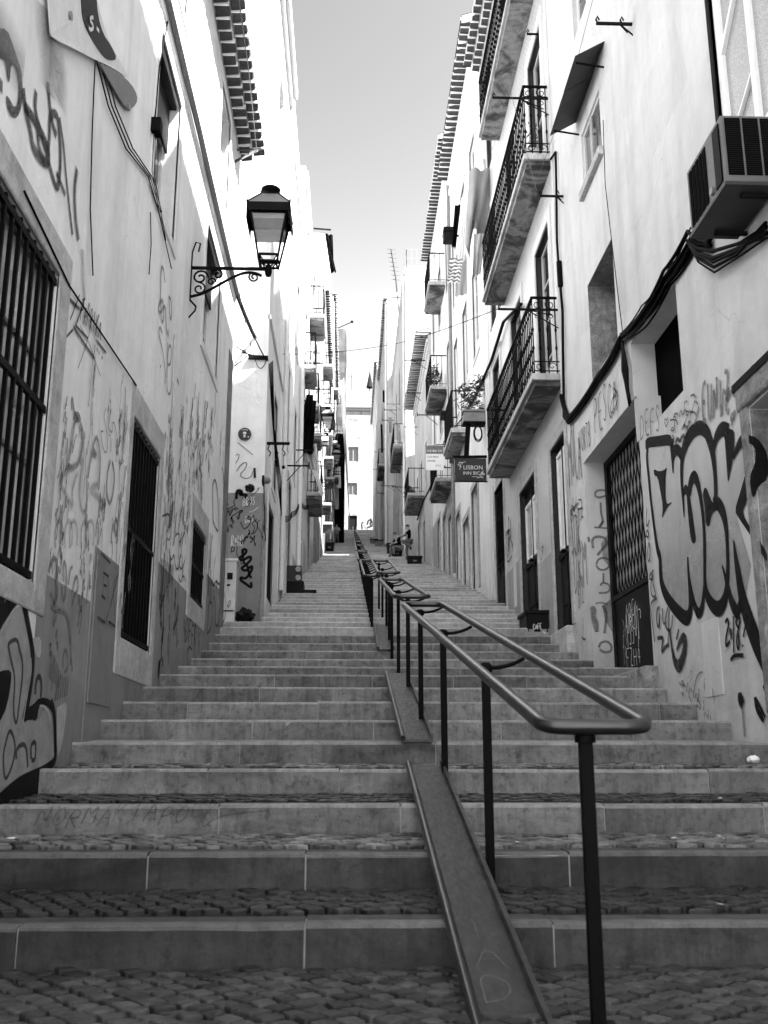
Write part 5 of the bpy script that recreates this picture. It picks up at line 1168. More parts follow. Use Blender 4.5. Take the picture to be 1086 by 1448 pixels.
# ================================================================== RIGHT: TILED HOUSE
def right_tiled():
    X, Y0, Y1 = 3.38, 14.9, 23.2
    b = thing('tiled_house', 'patterned tile house with three long iron balconies one above the other', 'house', (X, 19, 2.8))
    D = [(14.97, 16.12, 2.85, 5.93, .15), (17.55, 19.25, 3.28, 6.02, .16), (21.25, 22.6, 3.95, 6.95, .15)]
    U = [(a, c, z0, z1, .2) for z0, z1 in ((6.95, 9.9), (10.98, 13.9), (15.15, 17.9)) for a, c in ((15.45, 16.75), (18.3, 19.6), (21.2, 22.3))]
    w = MB(); facade(w, X, -1, Y0, Y1, 1.5, 19.0, D+U, mr=1); w.build('wall', [M['tile'], M['zincD']], b)
    w = MB(); shell(w, X+.002, -1, Y0+.002, Y1-.002, 1.5, 18.99, 7); w.build('side_walls', M['plF'], b)
    for (ya, yb, za, zb, d) in D:
        s = MB(); surround(s, X, -1, ya, yb, za, zb, .17, .025, .2, 0); s.build('stone_surround', M['surr'], b, bevel=.012)
    # doors
    for i, (ya, yb, za, zb, d) in enumerate(D[:2]):
        xi = X+d; m = MB(); m.box(xi-.05, xi-.004, ya+.01, yb-.01, za, zb-.02)
        ym = (ya+yb)/2
        for (l, r) in ((ya+.09, ym-.05), (ym+.05, yb-.09)):
            m.box(xi-.075, xi-.05, l, r, za+.12, za+.32); m.box(xi-.075, xi-.05, l, r, za+.42, za+1.1)
        m.box(xi-.09, xi-.05, ym-.035, ym+.035, za+.02, zb-.05); m.box(xi-.09, xi-.05, ya+.02, yb-.02, za+1.2, za+1.28)
        dr = m.build('door', M['woodD'], b, bevel=.008)
        if i == 0: dr['label'] = 'dark panelled door with a tall white curtained light'
        m = MB(); z0, z1 = za+1.32, zb-.3 if i else zb-.12
        for (l, r) in ((ya+.12, ym-.06), (ym+.06, yb-.12)):
            for q in ((l, l+.05, z0, z1), (r-.05, r, z0, z1), (l+.05, r-.05, z0, z0+.06), (l+.05, r-.05, z1-.06, z1)): m.box(xi-.085, xi-.05, *q)
        m.build('light_frame', M['white'], dr)
        m = MB()
        for (l, r) in ((ya+.16, ym-.1), (ym+.1, yb-.16)): m.quad((xi-.056, l, z0), (xi-.056, r, z0), (xi-.056, r, z1), (xi-.056, l, z1))
        m.build('pane', M['offw'] if i == 0 else M['glassL'], dr)
        m = MB(); m.tube([(xi-.09, ym+.02, za+1.25), (xi-.16, ym+.02, za+1.25)], .025, 8); m.tube([(xi-.15, ym-.08, za+1.25), (xi-.15, ym+.12, za+1.25)], .022, 8); m.build('handle', M['iron'], dr)
    ya, yb, za, zb, d = D[2]; dr = blank(b, X, -1, ya, yb, za, zb, d-.02, M['woodD'], 'door', ((.05, .3), (.36, .62), (.68, .95)))
    m = MB()
    for i in range(9):
        y = ya+.08+i*.15; m.beam((X+.04, y, za+1.2), (X+.04, y, zb-.1), .02, .02)
        scroll(m, (X+.04, y, za+1.6+.12*(i % 3)), (0, 1, 0), .07, .008, 1.2, 12, 1 if i % 2 else -1); scroll(m, (X+.04, y, za+2.3), (0, 1, 0), .06, .008, 1.2, 12, -1 if i % 2 else 1)
    m.beam((X+.04, ya, za+1.2), (X+.04, yb, za+1.2), .03, .04); m.build('iron_gate', M['iron'], dr)
    # dado, corner strips, string courses
    m = MB(); m.box(X-.01, X+.02, 16.29, 17.38, 2.4, 4.25); m.box(X-.01, X+.02, 19.42, 21.08, 2.9, 4.75); m.build('painted_dado', M['dadoL'], b)
    m = MB(); m.box(X-.03, X+.02, Y1-.35, Y1+.005, 2.5, 18.6); m.box(X-.03, X+.02, Y0-.0, Y0+.1, 6.2, 18.6); m.build('corner_strip', M['surrW'], b, bevel=.008)
    m = MB(); m.box(X-.012, X+.02, 19.9, 20.25, 3.9, 5.1); m.build('notice_board', M['offw'], b)
    for (ya, yb, za, zb, d) in U:
        casement(b, X, -1, ya, yb, za, zb, .16, 'french', M['offw'], M['glass']); s = MB(); surround(s, X, -1, ya, yb, za, zb, .17, .03, .22, 0); s.build('stone_surround', M['surrW'], b, bevel=.01)
    for zt, y0, y1 in ((6.9, 15.0, 20.5), (10.9, 15.0, 20.5), (15.0, 15.05, 20.4)): balcony(b, X, -1, y0, y1, zt, .48, .2, 1.34, .15)
    eave(b, X, -1, Y0, Y1, 18.95, .42, 2, .28)
    # house number and tags
    W = Wall('x', X, -1); mb = MB(); k = Z(680, 620, 4.827)
    scrawl(mb, W, '85', (268, 335), (288, 322), .2, .02, k); mark(b, mb, M['p_dk'], 'small house number painted above the middle door')
    mb = MB(); scribble(mb, W, (195, 680), .7, .5, 12, .035, 101, k); trace(mb, W, [(165, 690), (195, 600), (200, 720), (180, 820), (190, 850), (215, 800)], .04, k); trace(mb, W, [(205, 580), (210, 700), (220, 760)], .035, k); scribble(mb, W, (430, 770), .4, .3, 4, .02, 103, k); mark(b, mb, M['p_dk'], 'black tag between the second and third doors')
    # step blocks at the doors
    for i, (ya, yb, za) in enumerate(((14.95, 16.2, 2.85), (17.4, 19.4, 3.28))):
        m = MB(); m.box(X-.12, X+.3, ya, yb, za-.6, za-.01); m.build('door_step', M['slabTop'], b, bevel=.02)
    # dark crate on the step
    z = ground(17.2); t = thing('planter_box', 'black lettered crate standing at the foot of the tiled house between two doors', 'crate', (3.05, 17.2, z))
    p = onY(750, 893, 17.0); q = onY(783, 882, 17.0)
    m = MB(); m.box(p.x-.1, 3.36, 16.75, 17.5, z-.1, z+.26); m.build('body', M['box'], t, bevel=.015)
    m = MB(); m.box(p.x-.13, 3.37, 16.72, 17.53, z+.22, z+.28); m.build('rim', M['woodD'], t, bevel=.008)
    W = Wall('y', 16.75, -1); mb = MB(); scrawl(mb, W, 'CAFE', (754, 890), (766, 889), .09, .016); trace(mb, W, [(768, 893), (771, 896)], .03); mark(t, mb, M['p_wh'], 'white lettering', 'lettering')
right_tiled()
# ================================================================== FARTHER HOUSES
def row_house(side, X, y0, y1, zt, label, mat, floors, wins, doors=(), eav=(.35, 1, .27), zbot=None, style='case', depth=6.0, base=None, dado=None, wmat=None, name='town_house', cat='house', strings=True):
    nx = 1 if side == 'L' else -1
    g = ground(y0); b = thing(name, label, cat, (X, (y0+y1)/2, ground((y0+y1)/2)))
    zb = (g-2 if zbot is None else zbot); H = [(a, c, z0, z1, .17) for z0, z1 in floors for a, c in wins]+[d+(.22,) for d in doors]
    w = MB(); facade(w, X, nx, y0, y1, zb, zt, H); shell(w, X, nx, y0, y1, zb, zt, depth); w.build('wall', mat, b)
    for z0, z1 in floors:
        for a, c in wins:
            casement(b, X, nx, a, c, z0, z1, .13, style, wmat or M['offw'], M['glass'])
    if floors and wins:
        s = MB()
        for z0, z1 in floors:
            for a, c in wins: surround(s, X, nx, a, c, z0, z1, .14, .025, .16, .1)
        s.build('window_surround', M['surrW'], b)
    for d in doors:
        s = MB(); surround(s, X, nx, *d, .14, .03, .18, 0); s.build('door_surround', M['surr'], b); blank(b, X, nx, *d, .2, M['woodD'], 'door', ((.05, .3), (.36, .9)))
    if dado:
        m = MB(); a_, b_ = sorted((X-nx*.02, X+nx*.008)); n = max(2, int((y1-y0)/1.7))
        for i in range(n):
            ya, yb = y0+(y1-y0)*i/n, y0+(y1-y0)*(i+1)/n
            if any(d[0]-.14 < yb and d[1]+.14 > ya for d in doors): continue
            zz = ground(yb)+dado; m.box(a_, b_, ya, yb, zb, zz)
        if m.v: m.build('painted_dado', M['dadoL'], b)
    if eav: eave(b, X, nx, y0, y1, zt-.02, *eav)
    if strings:
        m = MB(); a_, b_ = sorted((X-nx*.02, X+nx*.05)); m.box(a_, b_, y0, y1, zt-.75, zt-.55); a_, b_ = sorted((X-nx*.02, X+nx*.09)); m.box(a_, b_, y0, y1, zt-.35, zt-.2); m.build('cornice', M['surrW'], b)
    return b
# ---- right side
b3 = row_house('R', 3.34, 23.2, 31.0, 20.5, 'white rendered house with deep window slots behind the dark hanging sign', M['plF'], [(11.4, 13.9), (15.2, 17.8)], [(24.2, 25.4), (26.6, 27.8), (29.2, 30.3)], [(25.2, 26.5, 5.2, 8.0), (27.2, 28.6, 5.4, 7.6), (29.4, 30.6, 6.0, 8.3)], (.42, 1, .27), style='french', dado=.5)
b4 = row_house('R', 3.42, 31.0, 40.0, 22.2, 'white house with three small balconies stacked beyond the estate agent board', M['plF'], [(12.9, 15.2), (17.2, 19.6)], [(32.2, 33.3), (35.2, 36.3), (38, 39)], [(32.6, 33.7, 6.6, 9.0), (34.6, 35.6, 7.2, 9.5), (36.8, 37.9, 7.6, 9.9)], (.42, 1, .25), dado=1.6)
b5 = row_house('R', 3.30, 40.0, 49.5, 18.75, 'low bright house with a long dark tiled eave above the leaning man', M['plM'], [(12.6, 14.4)], [(41.2, 42.2), (44, 45), (46.8, 47.8)], [(42.6, 43.6, 9.0, 11.2), (46, 47, 9.8, 11.9)], (.55, 1, .22))
b6 = row_house('R', 2.92, 50.6, 66.0, 27.5, 'tall pale house with a roof terrace rail beyond the low eave', M['plM'], [(14, 16), (17.8, 20), (21.6, 23.8)], [(52, 53.2), (56, 57.2), (60, 61.2), (63.4, 64.4)], [(54, 55, 12.2, 14.4), (58, 59, 13.2, 15.4)], None)
b7 = row_house('R', 2.55, 66.0, 82.0, 33.2, 'narrow sunlit fronted house with a white corner pipe far up the right side', M['plM'], [(18.5, 20.6), (22.4, 24.8), (26.4, 28.8), (30, 32)], [(68, 69.4), (72, 73.4), (76, 77.4), (79, 80.4)], [(70.2, 71.2, 16.2, 18.4)], (.3, 1, .3))
b8 = row_house('R', 2.30, 82.0, 99.0, 35.0, 'shadowed house at the top of the stairs on the right', M['plG'], [(24, 26), (28, 30.2), (32, 34)], [(84, 85.4), (89, 90.4), (94, 95.4)], [(87, 88, 20.2, 22.4)], (.3, 1, .3))
# ---- left side
c3 = row_house('L', -1.60, 22.3, 29.5, 17.5, 'pale narrow house with a dark doorway and white downpipe on the left', M['plL'], [(8.6, 10.6), (12.4, 14.6)], [(23.4, 24.4), (26.8, 27.8)], [(24.8, 25.9, 4.9, 7.9), (22.7, 23.5, 4.4, 6.7)], None, dado=.6)
c4 = row_house('L', -1.56, 29.5, 42.0, 20.0, 'grey pink house hung with black laundry on the left', M['plG'], [(10.2, 12.4), (13.6, 15.8), (17, 19)], [(31, 32.2), (34.6, 35.8), (38, 39.2)], [(30.2, 31.4, 6.2, 8.8), (36, 37.2, 7.6, 9.9)], None, dado=.8)
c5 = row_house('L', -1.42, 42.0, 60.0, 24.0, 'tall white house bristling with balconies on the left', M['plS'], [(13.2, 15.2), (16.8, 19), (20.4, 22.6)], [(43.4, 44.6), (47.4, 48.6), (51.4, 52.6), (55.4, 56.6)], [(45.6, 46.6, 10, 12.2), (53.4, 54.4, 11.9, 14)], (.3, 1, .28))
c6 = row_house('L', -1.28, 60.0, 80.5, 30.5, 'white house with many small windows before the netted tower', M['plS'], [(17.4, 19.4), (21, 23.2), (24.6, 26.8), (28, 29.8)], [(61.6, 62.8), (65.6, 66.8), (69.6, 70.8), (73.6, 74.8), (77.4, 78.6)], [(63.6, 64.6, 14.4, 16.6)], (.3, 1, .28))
c7 = row_house('L', -1.50, 83.5, 99.0, 33.0, 'plain house behind the netted tower at the top left', M['plG'], [(24, 26), (28, 30)], [(86, 87.4), (91, 92.4)], (), (.3, 1, .3))
# house closing the view
def end_house():
    Y = 104.0; z0 = ground(99)-.5
    b = thing('town_house', 'white sunlit house closing the view at the top of the stairs', 'house', (1.5, Y, z0))
    w = MB(); m = Matrix.Rotation(PI/2, 4, 'Z')
    # facade built in the x-z plane
    def fac(x0, x1, za, zb, holes):
        xs = sorted(set([x0, x1]+[v for h in holes for v in h[:2]])); zs = sorted(set([za, zb]+[v for h in holes for v in h[2:4]]))
        for a, c in zip(xs[:-1], xs[1:]):
            for d, e in zip(zs[:-1], zs[1:]):
                if any(h[0] < (a+c)/2 < h[1] and h[2] < (d+e)/2 < h[3] for h in holes): continue
                w.quad((a, Y, d), (c, Y, d), (c, Y, e), (a, Y, e))
        for xa, xb, d, e in holes:
            yi = Y+.2
            w.quad((xa, Y, d), (xa, yi, d), (xa, yi, e), (xa, Y, e)); w.quad((xb, Y, d), (xb, Y, e), (xb, yi, e), (xb, yi, d)); w.quad((xa, Y, e), (xa, yi, e), (xb, yi, e), (xb, Y, e)); w.quad((xa, Y, d), (xb, Y, d), (xb, yi, d), (xa, yi, d)); w.quad((xa, yi, d), (xb, yi, d), (xb, yi, e), (xa, yi, e))
    def px(x, y): p = onY(x, y, Y); return p.x, p.z
    H = []
    for (xa, ya, xb, yb) in ((492, 610, 506, 593), (492, 653, 507, 632), (492, 700, 505, 683), (492, 751, 505, 729)):
        l, bz = px(xa, ya); r, tz = px(xb, yb); H.append((l, r, max(bz, z0+.6), tz))
    zt = px(500, 553)[1]
    fac(-9, 12, z0-2, zt, H); w.quad((-9, Y, zt), (12, Y, zt), (12, Y+8, zt), (-9, Y+8, zt)); w.quad((-9, Y, z0-2), (-9, Y+8, z0-2), (-9, Y+8, zt), (-9, Y, zt)); w.quad((12, Y, z0-2), (12, Y, zt), (12, Y+8, zt), (12, Y+8, z0-2))
    w.build('wall', M['plE'], b)
    zc = px(500, 580)[1]; m = MB(); m.box(-9, 12, Y-.18, Y+.1, zc-.1, zc+.22); m.box(-9, 12, Y-.3, Y+.1, zc+.22, zc+.3); m.build('cornice', M['zinc'], b)
    for i, (xa, xb, d, e) in enumerate(H):
        m = MB(); f = Y+.13
        if i == 3: m.box(xa+.02, xb-.02, f, f+.05, d+.02, e-.02); m.build('door', M['woodD'], b); continue
        mat = M['white'] if i == 0 else M['woodG']; t = .12
        m.box(xa, xa+t, f, f+.05, d, e); m.box(xb-t, xb, f, f+.05, d, e); m.box(xa+t, xb-t, f, f+.05, e-t, e); m.box(xa+t, xb-t, f, f+.05, d, d+t); xm = (xa+xb)/2; m.box(xm-.06, xm+.06, f-.01, f+.05, d+t, e-t)
        if i == 0:
            for q in (.36, .68): m.box(xa+t, xb-t, f, f+.04, d+(e-d)*q-.04, d+(e-d)*q+.04)
        wn = m.build('window', mat, b); m = MB(); m.quad((xa+t, f+.03, d+t), (xb-t, f+.03, d+t), (xb-t, f+.03, e-t), (xa+t, f+.03, e-t)); m.build('pane', M['glassL'] if i == 0 else M['glass'], wn)
    m = MB(); W = Wall('y', Y, -1)
    trace(m, W, [(519, 742), (521, 735), (525, 736), (523, 742), (527, 744), (519, 746)], .22); trace(m, W, [(512, 748), (511, 740), (514, 738)], .18); trace(m, W, [(524, 733), (528, 744)], .2); mark(b, m, M['p_dk'], 'black scrawl low on the far wall')
    t = thing('roof_ornament', 'dark pointed ventilators on the roof of the far white house', 'roof vent', (*px(512, 553)[:1], Y+3, zt)); p = px(512, 550)[0]
    for dx, s in ((0, 1.0), (.9, 1.6)): m = MB(); m.lathe((p+dx, Y+3, zt-.02+(dx > 0)*1.6), [(.5*s*.5, 0), (.3*s*.5, .5*s), (0, 1.3*s)], 8); m.build('cone', M['ironOld'], t)
    m = MB(); m.tube([(p+.9, Y+3, zt-.1), (p+.9, Y+3, zt+1.7)], .05, 6); m.build('mast', M['iron'], t)
    t = MB(); q = px(497, 553)[0]; t.tube([(q, Y+2, zt-.1), (q, Y+2, zt+2.8)], .03, 5); t.beam((q-.5, Y+2, zt+2.5), (q+.5, Y+2, zt+2.5), .03, .03); tag(t.build('roof_antenna', M['iron'], origin=(q, Y+2, zt)), 'thin mast aerial on the far white house', 'aerial')
end_house()
# ---- balconies and clutter of the farther houses
def add_balc(b, X, nx, ya, yb, z, out=.5, h=1.15, label=None): return balcony(b, X, nx, ya, yb, z, out, .24, h, .14, False, label)
zb = onX(660, 605, 3.34); add_balc(b3, 3.34, -1, zb.y, zb.y+2.4, zb.z, .46); add_balc(b4, 3.42, -1, 33.4, 36.0, 13.85, .62); add_balc(b4, 3.42, -1, 33.6, 36.0, 18.0, .62); add_balc(b4, 3.42, -1, 32.0, 34.6, 10.05, .60)
add_balc(b5, 3.30, -1, 43.0, 46.4, 12.5, .75); add_balc(b6, 2.92, -1, 52, 57, 17.7, .6); add_balc(b7, 2.55, -1, 71, 75, 22.3, .5)
for y in (30.8, 34.4, 37.8): add_balc(c4, -1.56, 1, y, y+1.7, 13.5, .4)
add_balc(c4, -1.56, 1, 34.2, 36.2, 16.9, .55); add_balc(c4, -1.56, 1, 34.2, 37.0, 10.1, .55)
for i, (y, z) in enumerate(((43.2, 16.7), (47.2, 16.7), (51.2, 16.7), (55.2, 16.7), (47.2, 20.3), (55.2, 20.3), (47.2, 13.1), (51.2, 13.1))): add_balc(c5, -1.42, 1, y, y+1.7, z, .5)
for i, (y, z) in enumerate(((61.4, 20.9), (69.4, 20.9), (73.4, 24.5), (61.4, 24.5))): add_balc(c6, -1.28, 1, y, y+1.7, z, .45)
def roof_terrace():
    X = 2.92; m = MB(); z = 27.5
    for (a, c) in (((X+.1, 50.7), (X+3.5, 50.7)), ((X+.1, 50.7), (X+.1, 58))):
        n = 12
        for i in range(n+1): x, y = a[0]+(c[0]-a[0])*i/n, a[1]+(c[1]-a[1])*i/n; m.beam((x, y, z), (x, y, z+1.15), .025, .025)
        for h in (.15, .6, 1.15): m.beam((a[0], a[1], z+h), (c[0], c[1], z+h), .03, .03)
    m.build('terrace_rail', M['zinc'], b6)
    t = thing('roof_antenna', 'tall lattice aerial mast rising over the right hand roofs', 'aerial', (3.2, 60, 27.5)); m = MB(); p = [onY(553, 352, 60), onY(560, 395, 60)]
    m.tube([(3.2, 60, 27.5), (p[1].x, 60, p[1].z), (p[0].x, 60, p[0].z)], .05, 5); m.build('mast', M['zincD'], t); m = MB()
    for i in range(8): f = i/7; q = p[1].lerp(p[0], f); m.beam(q+Vector((-.28, 0, .0)), q+Vector((.28, .2, .05)), .03, .03)
    m.build('element', M['zincD'], t)
roof_terrace()
def netted_tower():
    y0, y1 = 80.8, 83.2; x0, x1 = -1.45, -.52; z0 = ground(80.8); zm = z0+9.5; zt = z0+19.0
    t = thing('scaffold_tower', 'tall scaffold wrapped in pale netting above a black hoarding at the top left', 'scaffolding', (x0, y0, z0))
    m = MB()
    for x in (x0+.05, x1-.05):
        for y in (y0+.1, y1-.1): m.tube([(x, y, z0-.3), (x, y, zt)], .03, 6)
    for i in range(9): z = z0+1+i*2; m.beam((x0, y0+.1, z), (x1, y0+.1, z), .04, .04); m.beam((x1-.05, y0, z), (x1-.05, y1, z), .04, .04); m.box(x0+.1, x1-.1, y0+.15, y1-.15, z-.05, z)
    m.build('poles', M['zincD'], t)
    m = MB(); m.box(x0-.05, x1, y0-.04, y0, z0-.4, zm); m.box(x1, x1+.04, y0-.04, y1, z0-.4, zm); m.build('hoarding', M['dark'], t)
    m = MB(); n = 14
    for face in range(2):
        G = []
        for i in range(n+1):
            for j in range(7):
                zz = zm+(zt-zm)*i/n; f = j/6; off = .12*noise.noise(Vector((f*3, zz*.6, face*7)))
                G.append((x0-.05+(x1+.05-x0)*f, y0-.03+off-.05, zz) if face == 0 else (x1+.03+off+.02, y0-.03+(y1-y0)*f, zz))
        m.add(G, [(i*7+j, i*7+j+1, (i+1)*7+j+1, (i+1)*7+j) for i in range(n) for j in range(6)], 0, True)
    m.build('netting', M['net'], t)
    t2 = MB(); t2.beam((x0, y0, zt), (x1+.5, y0, zt+.7), .06, .06); t2.lathe((x1+.55, y0, zt+.6), [(0, 0), (.12, .08), (.12, .2), (0, .28)], 8); t2.build('hoist_arm', M['iron'], t)
    g = MB(); G = []
    for i in range(13):
        for j in range(5):
            f, e = i/12, j/4; G.append((-.95+1.0*f+.5*e*(1-f)*.7, 78.6+.3*math.sin(f*5+e*3), 31.8-13.5*f+.3*e))
    g.add(G, [(i*5+j, i*5+j+1, (i+1)*5+j+1, (i+1)*5+j) for i in range(12) for j in range(4)], 0, True); tag(g.build('hanging_sheet', M['cW'], origin=(-.9, 78.6, 25)), 'long pale sheet hanging in a point in front of the netted tower', 'cloth')
netted_tower()
# ---- copies of the lantern
p2 = street_lamp((-1.56, 41.2, 14.6), 'second lantern along the left wall, beside the black hanging laundry', .55); p3 = dup(p2, (-1.42, 59.6, 18.62), 'smallest lantern, highest up the street before the black hoarding')
# ================================================================== SIGNS
def textmesh(body, size, mat, parent, name, mtx, label=None, ext=.002, align='LEFT'):
    cu = bpy.data.curves.new('txt', 'FONT'); cu.body = body; cu.size = size; cu.extrude = ext; cu.align_x = align; cu.space_character = 1.02
    o = bpy.data.objects.new('txt', cu); COL.objects.link(o); dg = bpy.context.evaluated_depsgraph_get(); me = bpy.data.meshes.new_from_object(o.evaluated_get(dg)); bpy.data.objects.remove(o)
    me.transform(mtx); me.transform(Matrix.Translation(-root_loc(parent))); me.materials.clear(); me.materials.append(mat); n = bpy.data.objects.new(name, me); COL.objects.link(n); n.parent = parent
    if label: n['label'] = label
    return n
def yface(x, y, z): return Matrix.Translation((x, y, z)) @ Matrix.Rotation(PI/2, 4, 'X')
def signs():
    Y = 23.45; tl, br = onY(643, 648, Y), onY(688, 680, Y); x0, x1, z1, z0 = tl.x, br.x, tl.z, br.z
    t = thing('hanging_sign', 'dark guesthouse sign hanging across the pavement under the plant box', 'sign', (3.34, Y, z1))
    m = MB(); m.box(x0, x1, Y-.015, Y+.015, z0, z1); m.build('panel', M['zincD'], t)
    m = MB(); m.beam((x0-.06, Y, z1+.03), (3.36, Y, z1+.05), .05, .06); m.beam((x0-.02, Y, z0-.02), (3.36, Y, z0-.02), .03, .03); m.build('bar', M['iron'], t)
    m = MB(); m.box(x0-.13, x0-.02, Y-.05, Y+.05, z1-.12, z1+.02); m.build('lamp_box', M['zincD'], t)
    h = (z1-z0)
    textmesh('LISBON', h*.25, M['offw'], t, 'lettering', yface(x0+.20, Y-.018, z0+h*.50)); textmesh('INN BICA', h*.205, M['offw'], t, 'lettering', yface(x0+.19, Y-.018, z0+h*.265))
    q = MB(); W = Wall('y', Y-.016, -1)
    for cx_, cz_, s in ((x0+.14, z0+h*.72, 1), (x1-.10, z0+h*.24, -1)):
        for i in range(4): a = i*1.3; stroke(q, W, smooth([(cx_+.02*math.cos(a), cz_+.02*math.sin(a), .012), (cx_+.07*math.cos(a+.5), cz_+.07*math.sin(a+.5), .012), (cx_+.06*math.cos(a+1.2), cz_+.06*math.sin(a+1.2), .012)]), .1, .002)
        stroke(q, W, [(cx_, cz_, .012), (cx_-.02*s, cz_-.13*s, .012)], .1, .002); stroke(q, W, [(cx_, cz_+.04*s, .012), (cx_+.13*s, cz_+.07*s, .012)], .1, .002)
    stroke(q, W, [(x1-.36, z0+h*.17, .01), (x1-.2, z0+h*.17, .01)], .1, .002); q.build('ornament', M['p_wh'], t)
    Y = 31.2; tl, br = onY(602, 629, Y), onY(627.5, 665, Y); x0, x1, z1, z0 = tl.x, br.x, tl.z, br.z; h = z1-z0; wd = x1-x0
    t = thing('estate_agent_board', 'white estate agent board with a grey number band above a small balcony', 'sign', (x1, Y, z0))
    m = MB(); m.box(x0, x1, Y-.012, Y+.012, z0, z1); m.build('panel', M['white'], t); m = MB(); m.box(x0+.004, x1-.004, Y-.016, Y-.0125, z0+h*.64, z1-.02); m.build('number_band', M['boxG'], t)
    m = MB(); m.beam((x0, Y+.03, z1-.05), (3.45, Y+.03, z1-.05), .03, .03); m.beam((x0, Y+.03, z0+.1), (3.45, Y+.03, z0+.1), .03, .03); m.build('bar', M['iron'], t)
    textmesh('918 886 270', wd*.165, M['white'], t, 'lettering', yface(x0+.04, Y-.02, z0+h*.72)); textmesh('LUIS BRAS', wd*.145, M['box'], t, 'lettering', yface(x0+.04, Y-.0145, z0+h*.49)); textmesh('VENDE', wd*.145, M['box'], t, 'lettering', yface(x0+.04, Y-.0145, z0+h*.33)); textmesh('RAQ', wd*.14, M['boxG'], t, 'lettering', yface(x1-.26, Y-.0145, z0+h*.15))
signs()
# ================================================================== PLANT BOX AND PLANTS
def foliage(mb, c, rx, ry, rz, n, s, seed, mi=0):
    r = random.Random(seed); c = Vector(c)
    for _ in range(n):
        while True:
            d = Vector((r.uniform(-1, 1), r.uniform(-1, 1), r.uniform(-1, 1)))
            if d.length < 1: break
        p = c+Vector((d.x*rx, d.y*ry, d.z*rz)); a = Vector((r.uniform(-1, 1), r.uniform(-1, 1), r.uniform(-.6, 1))).normalized(); b = a.orthogonal().normalized(); L = s*r.uniform(.6, 1.4)
        mb.add([p-b*L*.3, p+a*L*.5+b*L*.1, p+a*L, p+a*L*.5-b*L*.3], [(0, 1, 2, 3)], mi)
def plants():
    Y = 23.6; a, b = onY(655, 583, Y), onY(688, 600, Y)
    t = thing('plant_box', 'grey planter trough full of trailing plants above the dark hanging sign', 'planter', (3.34, Y, b.z))
    m = MB(); m.box(a.x, b.x+.05, Y-.12, Y+.2, b.z+.04, a.z-.02); m.box(a.x-.03, b.x+.08, Y-.15, Y+.23, a.z-.02, a.z+.03); m.build('trough', M['zinc'], t, bevel=.01)
    m = MB(); m.box(a.x-.02, b.x+.08, Y-.1, Y+.18, b.z-.02, b.z+.035); m.beam((a.x+.12, Y, b.z), (a.x+.05, Y, b.z-.9), .12, .05); m.build('bracket', M['iron'], t)
    f = MB(); c = (a+b)/2; foliage(f, (c.x, Y, a.z+.12), .4, .16, .14, 160, .11, 5); foliage(f, (c.x-.12, Y, a.z+.5), .28, .16, .3, 150, .16, 6); foliage(f, (c.x+.2, Y, a.z+.75), .18, .14, .25, 90, .14, 7); f.build('foliage', M['leaf'], t)
    m = MB(); q = onY(676, 613, Y)
    for i in range(3): m.tube([(q.x+(.085+.012*i)*math.cos(a*PI/8), Y-.02+.02*i, q.z+(.17+.02*i)*math.sin(a*PI/8)) for a in range(16)], .011, 5, closed=True)
    cablerun(m, [q+Vector((0, 0, .17)), q+Vector((-.05, 0, .3)), q+Vector((-.12, 0, .42))], .01)
    tag(m.build('cable_coil', M['cable'], origin=q), 'coil of spare cable hanging under the plant box', 'cable')
    for (X, y, z, lab, n, s) in ((2.72, 45.5, 12.5, 'bushy pot plants crowding the balcony over the leaning man', 200, .22), (2.9, 33.9, 13.85, 'tangled vine on the small balcony below the terrace eave', 130, .16)):
        f = MB(); foliage(f, (X+.1, y, z+.5), .22, .5, .45, int(n*2.4), s*.8, int(y)); tag(f.build('pot_plant', M['leaf'], origin=(X, y, z)), lab, 'plant')
    f = MB(); m2 = thing('flower_pot', 'small flowering pot plant on the middle balcony of the tiled house', 'plant', (3.1, 15.3, 10.9)); p = MB(); p.lathe((3.1, 15.35, 10.9), [(.0, 0), (.1, 0), (.15, .25), (.13, .25), (0, .22)], 14); p.build('pot', M['offw'], m2); foliage(f, (3.12, 15.35, 11.45), .16, .14, .28, 70, .1, 9); f.build('foliage', M['leaf'], m2)
    for i, (x, y, z, sz, lab) in enumerate(((3.05, 33.4, 12.75, .3, 'black box lantern fixed beside the little balcony on the right'), (2.7, 29.5, 17.6, .45, 'black crate hooked outside a high window by the laundry'))):
        p = onY(628, 586, 31.5) if i == 0 else onY(636, 329, 28.0); Yp = 31.5 if i == 0 else 28.0; t = thing('wall_box', lab, 'box', (p.x, Yp, p.z)); m = MB(); m.box(p.x-sz*.42, p.x+sz*.42, Yp, Yp+sz*.8, p.z-sz*.5, p.z+sz*.5); m.build('body', M['box'], t, bevel=.03); m = MB(); m.box(p.x-sz*.45, p.x+sz*.45, Yp-.02, Yp+sz*.82, p.z+sz*.08, p.z+sz*.14); m.beam((p.x, Yp+sz*.4, p.z), (3.36, Yp+sz*.4, p.z), .05, .05); m.build('bracket', M['iron'], t)
plants()
